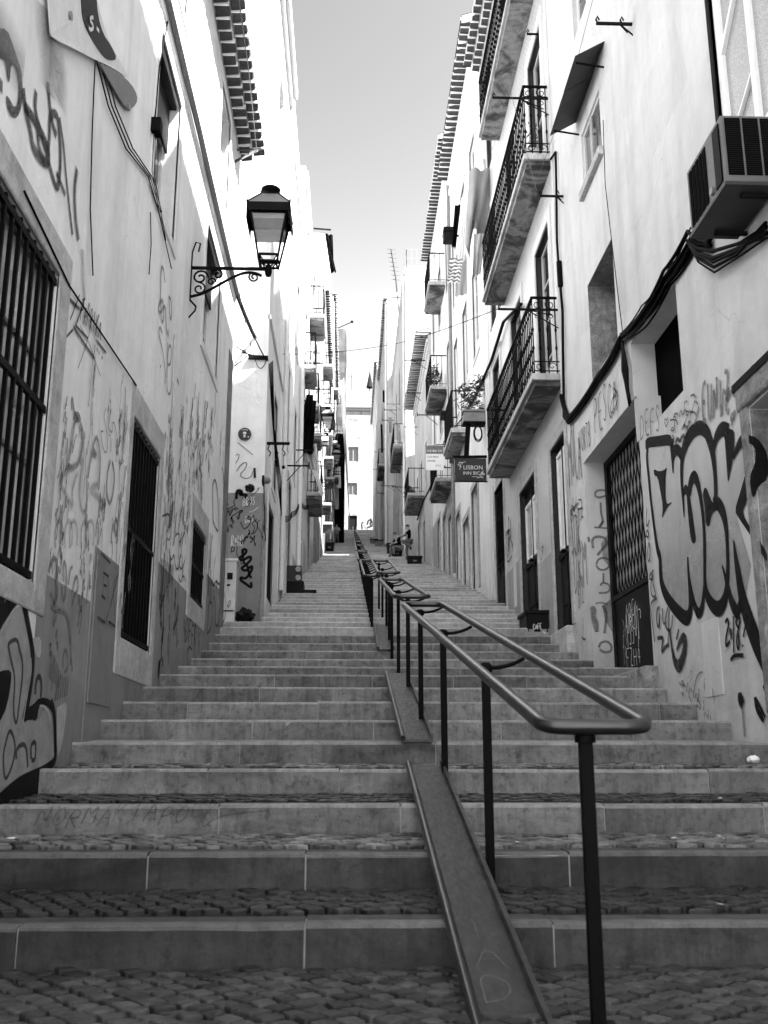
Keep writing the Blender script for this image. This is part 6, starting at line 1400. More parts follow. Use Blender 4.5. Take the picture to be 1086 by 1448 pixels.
# ================================================================== LAUNDRY AND OVERHEAD LINES
def garment(px, py, qx, qy, Y, mat, label, name, group=None, skew=0.0, seed=1, taper=0.75, fold=.05, ragged=.06):
    """cloth hung from its top edge between photo corners (px,py)-(qx,qy) at depth Y"""
    a, b = onY(px, py, Y), onY(qx, qy, Y); r = random.Random(seed); nu, nv = 9, 14; vs = []
    for i in range(nv+1):
        v = i/nv; w = 1-(1-taper)*v
        for j in range(nu+1):
            u = j/nu; x = a.x+(b.x-a.x)*(.5+(u-.5)*w)+skew*v; z = a.z+(b.z-a.z)*v*(1+ragged*noise.noise(Vector((u*3, seed, 0)))); y = Y+fold*math.sin(u*15+seed+2*v)*(0.3+v)+fold*2*noise.noise(Vector((u*2, v*2, seed)))
            vs.append((x, y, z))
    m = MB(); m.add(vs, [(i*(nu+1)+j, i*(nu+1)+j+1, (i+1)*(nu+1)+j+1, (i+1)*(nu+1)+j) for i in range(nv) for j in range(nu)], 0, True); o = m.build(name, mat, origin=a); return tag(o, label, 'laundry', group)
def laundry():
    G = 'laundry hanging over the stairs'
    garment(664, 240, 704, 345, 22.0, M['cS'], 'large white sheet draped beside the middle balcony of the tiled house', 'bed_sheet', None, -.25, 1, .7, .16, .45)
    garment(682, 225, 706, 275, 22.4, M['cG'], 'grey towel hanging behind the large white sheet', 'towel', None, .1, 2, .8)
    garment(670, 330, 688, 390, 21.6, M['cG'], 'grey cloth trailing under the large white sheet', 'towel', None, -.1, 3, .7)
    garment(636, 365, 655, 400, 26.0, M['stripe'], 'striped cloth hanging from the line left of the white sheet', 'striped_cloth', None, -.1, 4, 1.0)
    garment(645, 360, 672, 418, 26.6, M['cG'], 'grey trousers hanging under the striped cloth', 'trousers', None, -.1, 5, .8)
    garment(643, 290, 653, 350, 27.0, M['cB'], 'dark cloth beside the black crate', 'towel', None, -.15, 6, .7)
    garment(652, 280, 664, 370, 26.3, M['cW'], 'white cloth next to the dark cloth by the black crate', 'towel', None, -.15, 7, .9)
    m = MB(); cablerun(m, [(3.0, 22.9, 15.2), (2.75, 21.9, 14.9), (2.6, 26.2, 15.9), (2.5, 28, 15.9)], .006); tag(m.build('clothes_line', M['cableG'], origin=(2.7, 24, 15)), 'clothes line carrying the white sheet and striped cloth', 'clothes line')
    # left laundry
    garment(426, 566, 446, 642, 31.0, M['cB'], 'black coat hanging beside the second lantern', 'coat', None, -.05, 8, .9, .06)
    garment(433, 558, 442, 592, 30.7, M['cB'], 'black hood shaped cloth over the black coat', 'towel', None, 0, 18, 1.8, .06)
    garment(424, 636, 440, 664, 31.2, M['cG'], 'grey cloth hanging under the black coat', 'towel', None, .2, 9, .8)
    garment(440, 628, 447, 665, 31.6, M['offw'], 'pale cloth beside the grey cloth', 'towel', None, .1, 10, .8)
    garment(444, 330, 458, 410, 36.0, M['cW'], 'white bed sheet high on the left against the sky', 'bed_sheet', None, .25, 11, 1.5)
    garment(456, 330, 463, 385, 36.4, M['cB'], 'black trousers beside the high white sheet', 'trousers', None, .35, 12, 1.0); garment(461, 332, 470, 375, 36.6, M['cB'], 'black shirt at the outer end of the high line', 'shirt', None, .05, 13, 1.0)
    m = MB(); a, b = onY(440, 323, 36.4), onY(468, 325, 36.4); m.beam((-1.56, 36.4, a.z), b, .05, .05); tag(m.build('clothesline_pole', M['iron'], origin=a), 'dark pole carrying the laundry against the sky', 'clothes pole')
    garment(575, 403, 578, 450, 55, M['cB'], 'black towel high on the right before the terrace rail', 'towel', None, 0, 14, 1); garment(580, 402, 583, 430, 55.5, M['cB'], 'narrow black cloth near the terrace rail', 'towel', None, 0, 15, 1); garment(570, 436, 576, 466, 56, M['cB'], 'black shirt below the narrow black cloth', 'shirt', None, -.1, 16, 1); garment(577, 434, 582, 475, 56, M['cG'], 'grey cloth next to the black shirt on the right', 'towel', None, 0, 17, 1)
    garment(541, 552, 549, 569, 68, M['cB'], 'black cloth on the far right wall above the stairs', 'towel', None, 0, 19, .9); garment(551, 540, 555, 560, 68, M['cB'], 'small black cloth at the upper far right', 'towel', None, -.1, 20, .9)
    garment(472, 665, 478, 720, 72, M['cG'], 'grey towel hanging near the black hoarding', 'towel', None, .1, 21, .8); garment(474, 660, 481, 690, 71.5, M['offw'], 'pale towel hanging below the smallest lantern', 'towel', None, .1, 22, .8)
    garment(441, 660, 447, 700, 33.5, M['cW'], 'pale banner strip on the left balcony below the lantern', 'banner', None, .3, 23, .9)
    # overhead wires
    m = MB(); cablerun(m, [onY(340, 494, 17.9), onY(437, 500, 26), onY(560, 486, 28), onY(703, 437, 14.95)], .008, .05); tag(m.build('overhead_wire', M['cable'], origin=onY(437, 500, 26)), 'single wire crossing the whole street at roof height', 'wire')
    m = MB(); cablerun(m, [onX(737, 430, 3.3), onX(712, 455, 3.3), onX(695, 510, 3.3), onX(672, 560, 3.3), onX(655, 590, 3.28)], .035, 0, 6, 6); cablerun(m, [onX(655, 590, 3.28), onX(630, 620, 3.3), onX(612, 660, 3.35)], .02); tag(m.build('riser_cable', M['cable'], origin=onX(695, 510, 3.3)), 'thick cable running down behind the lowest balcony to the plant box', 'cable')
    m = MB(); cablerun(m, [onY(617, 666, 31), onY(608, 690, 33), onY(598, 710, 36), onY(590, 735, 40)], .03); tag(m.build('riser_cable', M['cable'], origin=onY(608, 690, 33)), 'kinked black cable trailing down past the estate agent board', 'cable')
    m = MB(); X = -1.6
    for k in range(3): cablerun(m, [(X+.05, 22.4, 6.3+k*.05), (X+.06, 26, 7.2+k*.06), (X+.06, 30, 8.6+k*.05), (X+.08, 36, 10+k*.05), (X+.1, 41.5, 11.6)], .016, .12)
    tag(m.build('cable_bundle', M['cable'], origin=(X, 26, 7.2)), 'cables sagging along the farther left houses', 'cable')
    rs = random.Random(31)
    for i, (px, py, qx, qy, Y, mk, lab) in enumerate(((447, 470, 452, 500, 50, 'cW', 'pale towel high on the balcony row of the tall left house'), (453, 500, 458, 530, 54, 'cG', 'grey shirt drying below the pale towel on the tall left house'), (449, 520, 453, 548, 48, 'cB', 'small black shirt drying on the tall left house'), (461, 545, 466, 575, 63, 'cW', 'white cloth above the second lantern'), (466, 560, 470, 590, 66, 'cG', 'narrow grey cloth beside the white cloth above the lantern'), (455, 640, 459, 662, 52, 'cW', 'white shirt low on the tall left house'), (549, 590, 554, 612, 60, 'cG', 'grey cloth under the distant right balcony'), (538, 600, 541, 640, 72, 'cB', 'dark strip of cloth on the narrow sunlit fronted house'), (566, 600, 571, 625, 46, 'cW', 'white cloth on the balcony above the leaning man'))):
        garment(px, py, qx, qy, Y, M[mk], lab, 'towel' if 'shirt' not in lab else 'shirt', None, .05, 60+i, .9, .06)
    nb = 0
    for side, X0, ys in (('L', -1.5, [24.5, 28.4, 33, 37, 41, 45, 49, 53, 57, 62, 66, 70, 75, 31, 46.5, 51, 64]), ('R', 3.1, [37.5, 41.2, 44.5, 47, 52, 56, 60, 64, 68, 72, 77, 54, 62])):
        xs = {'L': lambda y: -1.6 if y < 29 else -1.56 if y < 42 else -1.42 if y < 60 else -1.28, 'R': lambda y: 3.42 if y < 40 else 3.3 if y < 49.6 else 2.92 if y < 66 else 2.55}[side]
        for y in ys:
            x = xs(y); nx = 1 if side == 'L' else -1; z = ground(y)+rs.uniform(3.2, 9.5); L = rs.uniform(.5, .95)
            m = MB(); m.beam((x, y, z), (x+nx*L, y, z), .035, .035); m.beam((x, y, z-.4), (x+nx*L*.6, y, z), .02, .02)
            m.beam((x+nx*L, y, z-.06), (x+nx*L, y, z+.1), .03, .03)
            side_w = 'left' if side == 'L' else 'right'
            tag(m.build('clothesline_bracket', rs.choice([M['ironOld'], M['iron'], M['zinc']]), origin=(x, y, z)), f'small clothes line bracket projecting from a distant house wall on the {side_w}', 'clothes line bracket', f'distant clothes line brackets on the {side_w} walls')
    # small AC boxes and white pipes
    for i, (X, nx, y, z, lab) in enumerate(((-1.42, 1, 45.2, 15.6, 'white air conditioner below a balcony on the tall white left house'), (2.92, -1, 59, 19.6, 'white air conditioner on the pale house under the roof terrace'), (-1.28, 1, 68, 22.2, 'white air conditioner on the house with many small windows'))):
        t = thing('air_conditioner', lab, 'air conditioner', (X, y, z)); a, b = sorted((X, X+nx*.35)); m = MB(); m.box(a, b, y, y+.8, z, z+.6); m.build('casing', M['white'], t, bevel=.02); m = MB(); xx = X+nx*.355; m.tube([(xx-nx*.004, y+.4, z+.3), (xx, y+.4, z+.3)], .23, 16); m.build('fan_grille', M['zincD'], t); m = MB(); m.box(a, b, y+.06, y+.1, z-.05, z); m.box(a, b, y+.7, y+.74, z-.05, z); m.build('bracket', M['iron'], t)
    def pipe(X, nx, y, z0, z1, mat, lab, r=.055):
        m = MB(); x = X+nx*(r+.01); m.tube([(x, y, z0), (x, y, z1)], r, 8); k = z0+1
        while k < z1: m.tube([(x, y, k), (x, y, k+.06)], r*1.25, 8); k += 2.2
        tag(m.build('drainpipe', mat, origin=(x, y, z0)), lab, 'drainpipe')
    pipe(-1.60, 1, 22.4, 4.6, 17.2, M['pipe'], 'white drainpipe between the two pale left houses'); pipe(-1.60, 1, 29.3, 6.2, 17.2, M['pipe'], 'pale drainpipe beside the dark doorway on the left', .07); pipe(3.34, -1, 30.8, 6.6, 20.2, M['zinc'], 'grey drainpipe at the joint below the estate agent board'); pipe(2.92, -1, 50.8, 11.5, 27.2, M['pipe'], 'white drainpipe on the corner above the dark crates', .07); pipe(2.55, -1, 66.3, 15.2, 33, M['pipe'], 'white drainpipe on the narrow sunlit fronted house', .09); pipe(-1.28, 1, 60.3, 14.2, 30, M['pipe'], 'white drainpipe beside the smallest lantern', .07)
    # antenna on the near left eave
    t = thing('eave_antenna', 'aerial clamped under the tiled eave of the near left house', 'aerial', (-1.75, 16.9, 12.0)); m = MB(); a, b, c = onY(322, 212, 16.5), onY(372, 211, 16.5), onY(325, 232, 16.2); m.beam(a, b, .03, .03); m.beam(onY(364, 213, 16.5), c, .045, .045); m.build('boom', M['zincD'], t); m = MB(); cablerun(m, [onY(363, 212, 16.5), onY(352, 100, 10.5), onY(338, 0, 8.2)], .006); m.build('guy_wire', M['cableG'], t)
laundry()
# ================================================================== HANDRAILS AND RAMPS
def nos(y):  # line through the nosings
    ys = [STEP_Y[0]-.9]+STEP_Y; zs = [step_top(0)-.2046]+[step_top(k) for k in range(NST)]
    if y <= ys[0]: return zs[0]+(y-ys[0])*.225
    for i in range(len(ys)-1):
        if y <= ys[i+1]: return zs[i]+(zs[i+1]-zs[i])*(y-ys[i])/(ys[i+1]-ys[i])
    return zs[-1]
def handrail(y0, y1, x, w, posts, hgt, label, detail=True, rad=.026, straight=True):
    t = thing('handrail', label, 'handrail', (x(y0) if callable(x) else x, y0, ground(y0)), 'handrails in a line up the stairs')
    fx = x if callable(x) else (lambda y: x)
    za, zb = nos(y0)+hgt, nos(y1)+hgt
    zz = lambda y: za+(zb-za)*(y-y0)/(y1-y0)
    r = rad; c = .09 if detail else .05; P = []
    def p(y, s): return (fx(y)+s*w/2, y, zz(y))
    P = []
    ctl = [(y0, -1), (y0, 1), (y1, 1), (y1, -1)]
    corners = [Vector(p(*k)) for k in ctl]
    for i in range(4):
        a, b, d = corners[i-1], corners[i], corners[(i+1) % 4]; u = (a-b).normalized()*c; v = (d-b).normalized()*c
        n = 5 if detail else 2
        for k in range(n+1): s = k/n; P.append((b+u)*(1-s)**2+b*2*s*(1-s)+(b+v)*s*s)
    m = MB(); m.tube(P, r, 12 if detail else 6, closed=True); m.build('loop_rail', M['rail'], t)
    for i, py in enumerate(posts):
        m = MB(); xx = fx(py)-(.035 if detail else 0); zt = zz(py)-(.03 if py-y0 < .1 else .055); m.beam((xx, py, ground(py)-.1), (xx, py, zt), .042, .042) if detail else m.beam((xx, py, ground(py)-.1), (xx, py, zt), .045, .045)
        po = m.build('post', M['iron'], t)
        if detail:
            g0 = ground(py); q = MB(); q.box(xx-.06, xx+.06, py-.06, py+.06, g0-.02, g0+.012); q.build('base_plate', M['ironOld'], po)
            q = MB(); q.lathe((xx, py, zt-.03), [(.036, 0), (.036, .035), (.02, .05)], 10); q.build('weld_collar', M['iron'], po)
        m = MB(); n = 8; ww = w/2-.01
        Q = [(fx(py)+ww*(2*k/n-1), py, zz(py)-.012-.05*(1-(2*k/n-1)**2)) for k in range(n+1)]
        if py-y0 > .1: m.tube(Q, .011 if detail else .012, 6); m.build('cradle', M['iron'], po)
    return t
def xr(y): return .665+.165*max(0, (8.9-y)/5.3)**1.6 if y < 8.9 else .665-.02*min(1, (y-8.9)/6)
handrail(3.42, 9.0, xr, .36, [3.46, 5.3, 7.05, 8.85], 1.015, 'nearest handrail, the large pair of bare steel rails at the foot of the stairs')
handrail(10.4, 15.6, .655, .36, [10.55, 12.6, 14.55, 15.45], .985, 'second handrail up from the camera, its near end just above the first')
handrail(16.6, 21.2, .66, .36, [16.75, 18.8, 21.0], .95, 'short handrail running right beside the start of the upper row')
handrail(16.8, 23.2, .385, .27, [16.95+i*.85 for i in range(8)], .87, 'handrail with closely set posts, lowest of the upper row', False)
ys = 24.2; i = 0
labs = ['second handrail of the upper row, beyond the closely posted one', 'third handrail of the upper row', 'fourth handrail of the upper row, level with the leaning man', 'fifth handrail of the upper row', 'sixth handrail of the upper row', 'seventh handrail of the upper row', 'eighth handrail of the upper row', 'ninth handrail of the upper row', 'tenth and topmost handrail of the upper row']
while ys < 92 and i < 9:
    L = 7.0 if ys < 80 else 6.5; handrail(ys, ys+L-.5, .385+.001*(ys-24), .34, [ys+.2+k*1.25 for k in range(6)], .84, labs[i]+', small against the far houses', False, .03); ys += L+.6; i += 1
def ramp(y0, y1, label, tags=None):
    X0, X1 = .425, .645; t = thing('bicycle_ramp', label, 'bicycle ramp', ((X0+X1)/2, y0, nos(y0)), 'steel bicycle ramps laid on the steps')
    a, b = nos(y0)+.035, nos(y1)+.035
    m = MB(); m.hexa([(X0, y0, a-.02), (X1, y0, a-.02), (X1, y0, a), (X0, y0, a), (X0, y1, b-.02), (X1, y1, b-.02), (X1, y1, b), (X0, y1, b)]); m.build('channel', M['ramp'], t)
    m = MB(); m.hexa([(X1, y0, a-.02), (X1+.02, y0, a-.02), (X1+.02, y0, a+.045), (X1, y0, a+.045), (X1, y1, b-.02), (X1+.02, y1, b-.02), (X1+.02, y1, b+.045), (X1, y1, b+.045)]); m.build('flange', M['ramp'], t)
    m = MB(); m.tube([(X0, y0-.02, a+.012), (X0, y1+.02, b+.012)], .021, 12); m.build('tube_rail', M['rail'], t)
    if tags:
        q = MB(); q.cov = []
        for text, ya, yb, w in tags:
            n = len(text); lw = (yb-ya)/n
            for i, ch in enumerate(text):
                for st in FONT.get(ch, []):
                    # letters run up the ramp
                    U = [(X0+.05+.13*(1-v)*1.0, ya+lw*(i+.9*u)) for u, v in [(1-(yy), xx) for xx, yy in st]] if False else [(X0+.055+.12*xx/.8, ya+lw*(i+.85*yy)) for xx, yy in st]
                    S = smooth([(u, v, w) for u, v in U], 2 if len(U) > 2 else 0); vs = []; cv = []
                    for j in range(len(S)):
                        A = S[max(j-1, 0)]; B = S[min(j+1, len(S)-1)]; d = Vector((B[0]-A[0], B[1]-A[1])); d = d.normalized() if d.length > 1e-9 else Vector((1, 0)); nn = Vector((-d.y, d.x))
                        for s_ in (-1, 1): u, v = S[j][0]+nn.x*s_*w/2, S[j][1]+nn.y*s_*w/2; vs.append((u, v, a+(b-a)*(v-y0)/(y1-y0)+.003)); cv.append(1.0)
                    q.add(vs, [(j*2, j*2+1, j*2+3, j*2+2) for j in range(len(S)-1)]); q.cov += cv
        q.build('chalk_tag', M['chalk'], t)
    return t
M['chalk'] = paint('chalk_mark', 0.16, .45, .6)
ramp(2.75, 7.28, 'nearest bicycle ramp, the long steel channel running out at the bottom of the picture'.replace(' at the bottom of the picture', ' onto the cobbles'), [('F1ADA1', 2.95, 4.5, .006), ('AMAG', 5.8, 6.6, .010)])
ramp(8.02, 11.5, 'second bicycle ramp, ending in front of the fifth step up', [('GE', 8.3, 8.7, .009), ('AN', 10, 10.4, .009)])
ramp(14.72, 16.85, 'third and shortest bicycle ramp just below the long flight')
# step writing
def step_tags():
    W = Wall('y', STEP_Y[2]-.008, -1); mb = MB(); k = Z(0, 880, 1.939)
    r = random.Random(2); scrawl(mb, W, 'NORMAKTAPOCK', (95, 565), (590, 545), .11, .012, k, .5, .6, .006, .2, r); trace(mb, W, [(560, 560), (600, 530), (690, 520), (740, 515)], .012, k); o = mark(None, mb, M['p_lt2'], None, 'step_graffiti'); tag(o, 'long faint dark scrawl across the riser of the third step', 'graffiti')
    for (px, py, y, z, lab) in ((1065, 1074, 7.95, None, 'crumpled white paper on the step at the right wall'), (20, 1194, 6.1, None, 'thin white scrap on the left of the third tread')):
        p = onY(px, py, y); m = MB(); rr = random.Random(px)
        bm = bmesh.new(); bmesh.ops.create_icosphere(bm, subdivisions=2, radius=1); s = (.045, .04, .03) if px > 500 else (.05, .012, .006)
        zg = ground(y)+s[2]*.6 if px < 500 else ground(7.85)+.04
        x = p.x if px < 500 else min(p.x, 3.2)
        m.add([Vector((x, y, zg))+Vector((v.co.x*s[0], v.co.y*s[1], v.co.z*s[2]))*(1+.5*noise.noise(v.co*3)) for v in bm.verts], [[v.index for v in f.verts] for f in bm.faces]); bm.free(); tag(m.build('paper_scrap', M['white'], origin=(x, y, zg)), lab, 'litter')
    rs = random.Random(77)
    for i in range(9):
        k_ = rs.randint(0, 3); y = STEP_Y[k_]+rs.uniform(.3, .75); x = rs.uniform(-1.9, 2.6); z = ground(y)+.012; a = rs.uniform(0, 3); m = MB(); d = Vector((math.cos(a), math.sin(a), 0))*.018; e = Vector((-d.y, d.x, 0))*.5; c = Vector((x, y, z)); m.add([c-d-e, c+d-e, c+d+e+Vector((0, 0, .006)), c-d+e], [(0, 1, 2, 3)]); tag(m.build('litter_scrap', M['offw'], origin=c), 'tiny pale scrap of litter on the lower cobbled treads', 'litter', 'litter scraps on the lower treads')
step_tags()
# ================================================================== CRATES, PEOPLE
def bins():
    def crate(x, y, w, d, h, lab, mat='box'):
        z = ground(y); t = thing('crate', lab, 'crate', (x, y, z)); m = MB(); m.hexa([(x-w*.45, y, z-.12), (x+w*.45, y, z-.12), (x+w*.45, y+d, z-.12), (x-w*.45, y+d, z-.12), (x-w*.5, y-.02, z+h), (x+w*.5, y-.02, z+h), (x+w*.5, y+d+.02, z+h), (x-w*.5, y+d+.02, z+h)]); m.build('body', M[mat], t, bevel=.02); m = MB(); m.box(x-w*.54, x+w*.54, y-.05, y+d+.05, z+h-.06, z+h+.02); m.build('rim', M['woodD'], t, bevel=.01)
        m = MB(); m.box(x-.08, x+.08, y-.035, y-.022, z+h*.45, z+h*.62); m.build('label_plate', M['boxG'], t)
    crate(2.78, 42.0, .62, .5, .42, 'dark crate standing alone on the stairs nearest below the leaning man')
    crate(2.35, 54.2, .6, .6, .6, 'tallest of the dark crates lined along the right wall'); crate(2.42, 52.2, .52, .5, .5, 'middle dark crate in the row along the right wall'); crate(2.45, 50.4, .5, .5, .45, 'dark crate beside the seated person')
    crate(-1.2, 58.0, .55, .5, .6, 'dark bin at the foot of the left wall far up the stairs'); crate(-1.05, 24.9, .42, .5, .12, 'low dark block at the doorway on the left'); crate(2.1, 70.5, .6, .5, .5, 'grey crate on the right far up the stairs', 'boxG'); crate(1.95, 79.5, .6, .5, .5, 'grey crate at the top right of the stairs', 'boxG')
    z = ground(25.3); t = thing('pedestal_block', 'dark panelled stone pier with round bosses by the left doorway', 'pier', (-1.4, 25.4, z)); m = MB(); m.box(-1.6, -1.22, 25.1, 25.6, z-.2, z+.62); m.build('block', M['zincD'], t, bevel=.02); m = MB(); m.box(-1.62, -1.15, 24.98, 25.7, z-.2, z+.2); m.build('base', M['box'], t, bevel=.01)
    for dz in (.30, .52): m = MB(); m.tube([(-1.3, 25.1, z+dz), (-1.3, 25.06, z+dz)], .07, 12); m.build('boss', M['surr'], t)
bins()
def figure(label, base, joints, edges, radii, parts, heading):
    """one continuous skinned body; clothing as children grown over the same bones"""
    t = thing('person', label, 'person', base); rot = Matrix.Rotation(heading, 4, 'Z')
    def grow(name, ids, rad, mat, sub=2):
        ks = list(ids); me = bpy.data.meshes.new(name); idx = {k: i for i, k in enumerate(ks)}
        me.from_pydata([tuple(rot @ Vector(joints[k])) for k in ks], [(idx[a], idx[b]) for a, b in edges if a in idx and b in idx], [])
        o = bpy.data.objects.new(name, me); COL.objects.link(o); sk = o.modifiers.new('skin', 'SKIN'); sk.use_smooth_shade = True
        for i, k in enumerate(ks): r = rad(k); me.skin_vertices[0].data[i].radius = r if isinstance(r, tuple) else (r, r)
        for i, k in enumerate(ks): me.skin_vertices[0].data[i].use_root = (i == 0)
        sb = o.modifiers.new('sub', 'SUBSURF'); sb.levels = sub; sb.render_levels = sub
        dg = bpy.context.evaluated_depsgraph_get(); m2 = bpy.data.meshes.new_from_object(o.evaluated_get(dg)); bpy.data.objects.remove(o); m2.materials.clear(); m2.materials.append(mat)
        for p in m2.polygons: p.use_smooth = True
        n = bpy.data.objects.new(name, m2); COL.objects.link(n); n.parent = t; return n
    grow('body', radii.keys(), lambda k: radii[k], M['skin'])
    for name, ids, mul, add, mat in parts: grow(name, ids, lambda k: tuple(v*mul+add for v in (radii[k] if isinstance(radii[k], tuple) else (radii[k],)*2)), mat)
    # hair cap, nose and eyes
    h = Vector(joints['head']); m = MB()
    for i in range(7):
        for j in range(14):
            a0, a1 = PI*.52*i/7, PI*.52*(i+1)/7; b0, b1 = 2*PI*j/14, 2*PI*(j+1)/14
            f = lambda a, b: rot @ (h+Vector((0, .012, .03))+Vector((math.sin(a)*math.cos(b)*.098, math.sin(a)*math.sin(b)*.112, math.cos(a)*.105)))
            m.add([f(a0, b0), f(a0, b1), f(a1, b1), f(a1, b0)], [(0, 1, 2, 3)], 0, True)
    m.v = [v+Vector(base) for v in m.v]; m.build('hair', joints['hairmat'] if 'hairmat' in joints else M['hair'], t)
    m = MB(); c = h+Vector((0, -.1, -.01)); q = [c+Vector((-.012, 0, 0)), c+Vector((.012, 0, 0)), c+Vector((0, -.025, -.015)), c+Vector((0, 0, .035))]; m.add([rot @ v+Vector(base) for v in q], [(0, 1, 2), (1, 3, 2), (3, 0, 2)]); m.build('nose', M['skin'], t)
    for sx in (-.035, .035):
        m = MB(); c = rot @ (h+Vector((sx, -.094, .02)))+Vector(base); m.lathe(c-Vector((0, 0, .008)), [(0, 0), (.01, .008), (0, .016)], 6); m.build('eye', M['hair'], t)
    return t
RAD = dict(pelvis=(.15, .11), spine=(.14, .10), chest=(.17, .115), neck=.055, head=(.085, .10), crown=(.065, .08), shL=.065, shR=.065, elL=.045, elR=.045, wrL=.033, wrR=.033, haL=.038, haR=.038, fiL=.02, fiR=.02, hpL=.09, hpR=.09, knL=.062, knR=.062, anL=.042, anR=.042, toL=.035, toR=.035)
EDG = [('pelvis', 'spine'), ('spine', 'chest'), ('chest', 'neck'), ('neck', 'head'), ('head', 'crown'), ('chest', 'shL'), ('chest', 'shR'), ('shL', 'elL'), ('shR', 'elR'), ('elL', 'wrL'), ('elR', 'wrR'), ('wrL', 'haL'), ('wrR', 'haR'), ('haL', 'fiL'), ('haR', 'fiR'), ('pelvis', 'hpL'), ('pelvis', 'hpR'), ('hpL', 'knL'), ('hpR', 'knR'), ('knL', 'anL'), ('knR', 'anR'), ('anL', 'toL'), ('anR', 'toR')]
SHIRT = [('shirt', ['chest', 'spine', 'pelvis', 'shL', 'shR', 'elL', 'elR'], 1.08, .012)]
TROU = ['pelvis', 'hpL', 'hpR', 'knL', 'knR', 'anL', 'anR']; SHOE = ['anL', 'toL']; SHO2 = ['anR', 'toR']
# faces look along -y in their own frame
stand = dict(pelvis=(0, 0, .93), spine=(0, .0, 1.12), chest=(0, .01, 1.34), neck=(0, 0, 1.50), head=(0, -.02, 1.62), crown=(0, -.01, 1.69), shL=(.19, .01, 1.40), shR=(-.19, .01, 1.40), hpL=(.1, 0, .88), hpR=(-.1, 0, .88))
man1 = dict(stand); man1.update(elL=(.2, -.22, 1.2), elR=(-.2, -.2, 1.2), wrL=(.12, -.42, 1.14), wrR=(-.1, -.42, 1.12), haL=(.06, -.47, 1.14), haR=(-.04, -.47, 1.12), fiL=(0, -.5, 1.13), fiR=(.03, -.5, 1.11), knL=(.12, -.42, .86), anL=(.12, .1, .56), toL=(.12, .02, .46), knR=(-.1, -.08, .47), anR=(-.1, -.02, .08), toR=(-.1, -.17, .04), neck=(0, -.02, 1.5), head=(0, -.07, 1.62), crown=(0, -.06, 1.69))
y = 48.6; figure('man in dark shirt leaning back on the right wall with one knee raised', (2.92, y, ground(y)), man1, EDG, RAD, [('shirt', ['chest', 'spine', 'pelvis', 'shL', 'shR', 'elL', 'elR'], 1.08, .014, M['cB']), ('trousers', TROU, 1.1, .012, M['denim']), ('shoe', SHOE, 1.1, .012, M['cB']), ('shoe', SHO2, 1.1, .012, M['cB'])], -PI*.42)
man2 = dict(stand); man2.update(elL=(.25, -.02, 1.16), elR=(-.25, -.02, 1.16), wrL=(.1, -.2, 1.18), wrR=(-.1, -.22, 1.22), haL=(.02, -.22, 1.2), haR=(-.02, -.23, 1.25), fiL=(-.06, -.21, 1.21), fiR=(.06, -.22, 1.27), knL=(.11, -.02, .48), anL=(.12, .0, .08), toL=(.14, -.14, .04), knR=(-.11, -.03, .48), anR=(-.12, .0, .08), toR=(-.15, -.14, .04))
y = 84.2; figure('man in pale shirt standing with folded arms by the black hoarding', (-1.08, 79.6, ground(79.6)), man2, EDG, RAD, [('shirt', ['chest', 'spine', 'pelvis', 'shL', 'shR', 'elL', 'elR'], 1.1, .016, M['cG']), ('trousers', TROU, 1.12, .014, M['boxG']), ('shoe', SHOE, 1.1, .012, M['cB']), ('shoe', SHO2, 1.1, .012, M['cB'])], .25)
sit = dict(pelvis=(0, 0, .5), spine=(0, -.06, .7), chest=(0, -.14, .92), neck=(0, -.22, 1.06), head=(0, -.29, 1.16), crown=(0, -.29, 1.23), shL=(.19, -.13, .97), shR=(-.19, -.13, .97), elL=(.24, -.3, .72), elR=(-.24, -.3, .72), wrL=(.1, -.5, .66), wrR=(-.1, -.5, .64), haL=(.03, -.55, .62), haR=(-.03, -.55, .6), fiL=(.0, -.56, .56), fiR=(-.01, -.56, .54), hpL=(.1, -.02, .48), hpR=(-.1, -.02, .48), knL=(.16, -.46, .5), knR=(-.16, -.46, .5), anL=(.15, -.42, .08), anR=(-.15, -.42, .08), toL=(.17, -.56, .04), toR=(-.17, -.56, .04))
y = 50.2; figure('person in dark top seated low beside the leaning man, arms on the knees', (2.55, y, ground(y)), sit, EDG, RAD, [('shirt', ['chest', 'spine', 'pelvis', 'shL', 'shR', 'elL', 'elR'], 1.08, .014, M['cB']), ('trousers', TROU, 1.1, .012, M['boxG']), ('shoe', SHOE, 1.1, .012, M['cB']), ('shoe', SHO2, 1.1, .012, M['cB'])], -PI*.35)
# ================================================================== LIGHT, SKY, CAMERA
SUN_EL, SUN_AZ = math.radians(55.5), (0.84, -0.543)       # azimuth as (x, y) direction towards the sun
sd = Vector((SUN_AZ[0]*math.cos(SUN_EL), SUN_AZ[1]*math.cos(SUN_EL), math.sin(SUN_EL))).normalized()
sl = bpy.data.lights.new('sun', 'SUN'); sl.energy = 5.0; sl.angle = math.radians(.53); sl.color = (1.0, 1.0, 1.0)
so = bpy.data.objects.new('sun', sl); COL.objects.link(so); so.rotation_euler = sd.to_track_quat('Z', 'Y').to_euler(); so.location = (20, -20, 60)
wd = bpy.data.worlds.new('World'); SC.world = wd; wd.use_nodes = True; nt = wd.node_tree; nt.nodes.clear()
wo = nt.nodes.new('ShaderNodeOutputWorld'); bg = nt.nodes.new('ShaderNodeBackground'); sk = nt.nodes.new('ShaderNodeTexSky'); bw = nt.nodes.new('ShaderNodeRGBToBW'); sp = nt.nodes.new('ShaderNodeSeparateColor'); mx = nt.nodes.new('ShaderNodeMix')
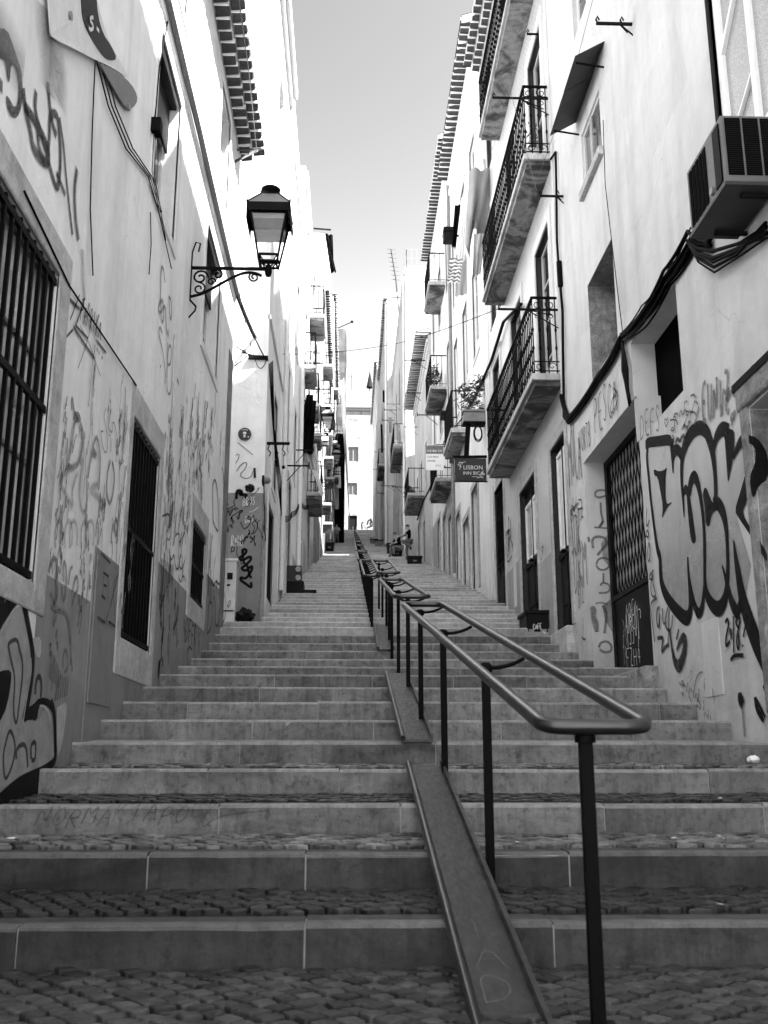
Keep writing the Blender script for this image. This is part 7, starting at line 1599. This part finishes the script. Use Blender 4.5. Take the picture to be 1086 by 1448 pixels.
sk.sky_type = 'NISHITA'; sk.sun_disc = False; sk.sun_elevation = SUN_EL; sk.sun_rotation = math.atan2(SUN_AZ[0], SUN_AZ[1]); sk.altitude = 20; sk.air_density = 1.0; sk.dust_density = 1.6; sk.ozone_density = 1.0
nt.links.new(sk.outputs[0], bw.inputs[0]); nt.links.new(sk.outputs[0], sp.inputs[0])
# black and white film behind a yellow-red filter: the upper sky darkens, the horizon stays pale
mx.data_type = 'FLOAT'; mx.inputs[0].default_value = 0.95; nt.links.new(bw.outputs[0], mx.inputs[2]); nt.links.new(sp.outputs[0], mx.inputs[3])
mn = nt.nodes.new('ShaderNodeMath'); mn.operation = 'MINIMUM'; mn.inputs[1].default_value = 2.2; pw = nt.nodes.new('ShaderNodeMath'); pw.operation = 'POWER'; pw.inputs[1].default_value = 2.3
nt.links.new(mx.outputs[0], mn.inputs[0]); nt.links.new(mn.outputs[0], pw.inputs[0]); nt.links.new(pw.outputs[0], bg.inputs[0]); bg.inputs[1].default_value = 0.071; nt.links.new(bg.outputs[0], wo.inputs[0])
cam = bpy.data.cameras.new('camera'); co = bpy.data.objects.new('camera', cam); COL.objects.link(co); SC.camera = co
cam.sensor_fit = 'VERTICAL'; cam.sensor_height = 36.0; cam.sensor_width = 27.0; cam.lens = 36.0*FPX/1448.0; cam.clip_start = .05; cam.clip_end = 3000
co.matrix_world = Matrix(((CR.x, CU.x, -CF.x, CO.x), (CR.y, CU.y, -CF.y, CO.y), (CR.z, CU.z, -CF.z, CO.z), (0, 0, 0, 1)))
cam.dof.use_dof = True; cam.dof.focus_distance = 13.0; cam.dof.aperture_fstop = 5.0
SC.view_settings.view_transform = 'Standard'; SC.view_settings.look = 'None'; SC.view_settings.exposure = 0; SC.view_settings.gamma = 1
SC.render.engine = 'CYCLES'; SC.cycles.use_denoising = True; SC.cycles.max_bounces = 10; SC.cycles.diffuse_bounces = 7; SC.cycles.transparent_max_bounces = 24; SC.cycles.glossy_bounces = 4
SC.cycles.sample_clamp_indirect = 4.0; SC.cycles.caustics_reflective = False; SC.cycles.caustics_refractive = False
SC.render.resolution_x = 768; SC.render.resolution_y = 1024
SC.cycles.film_exposure = 7.6
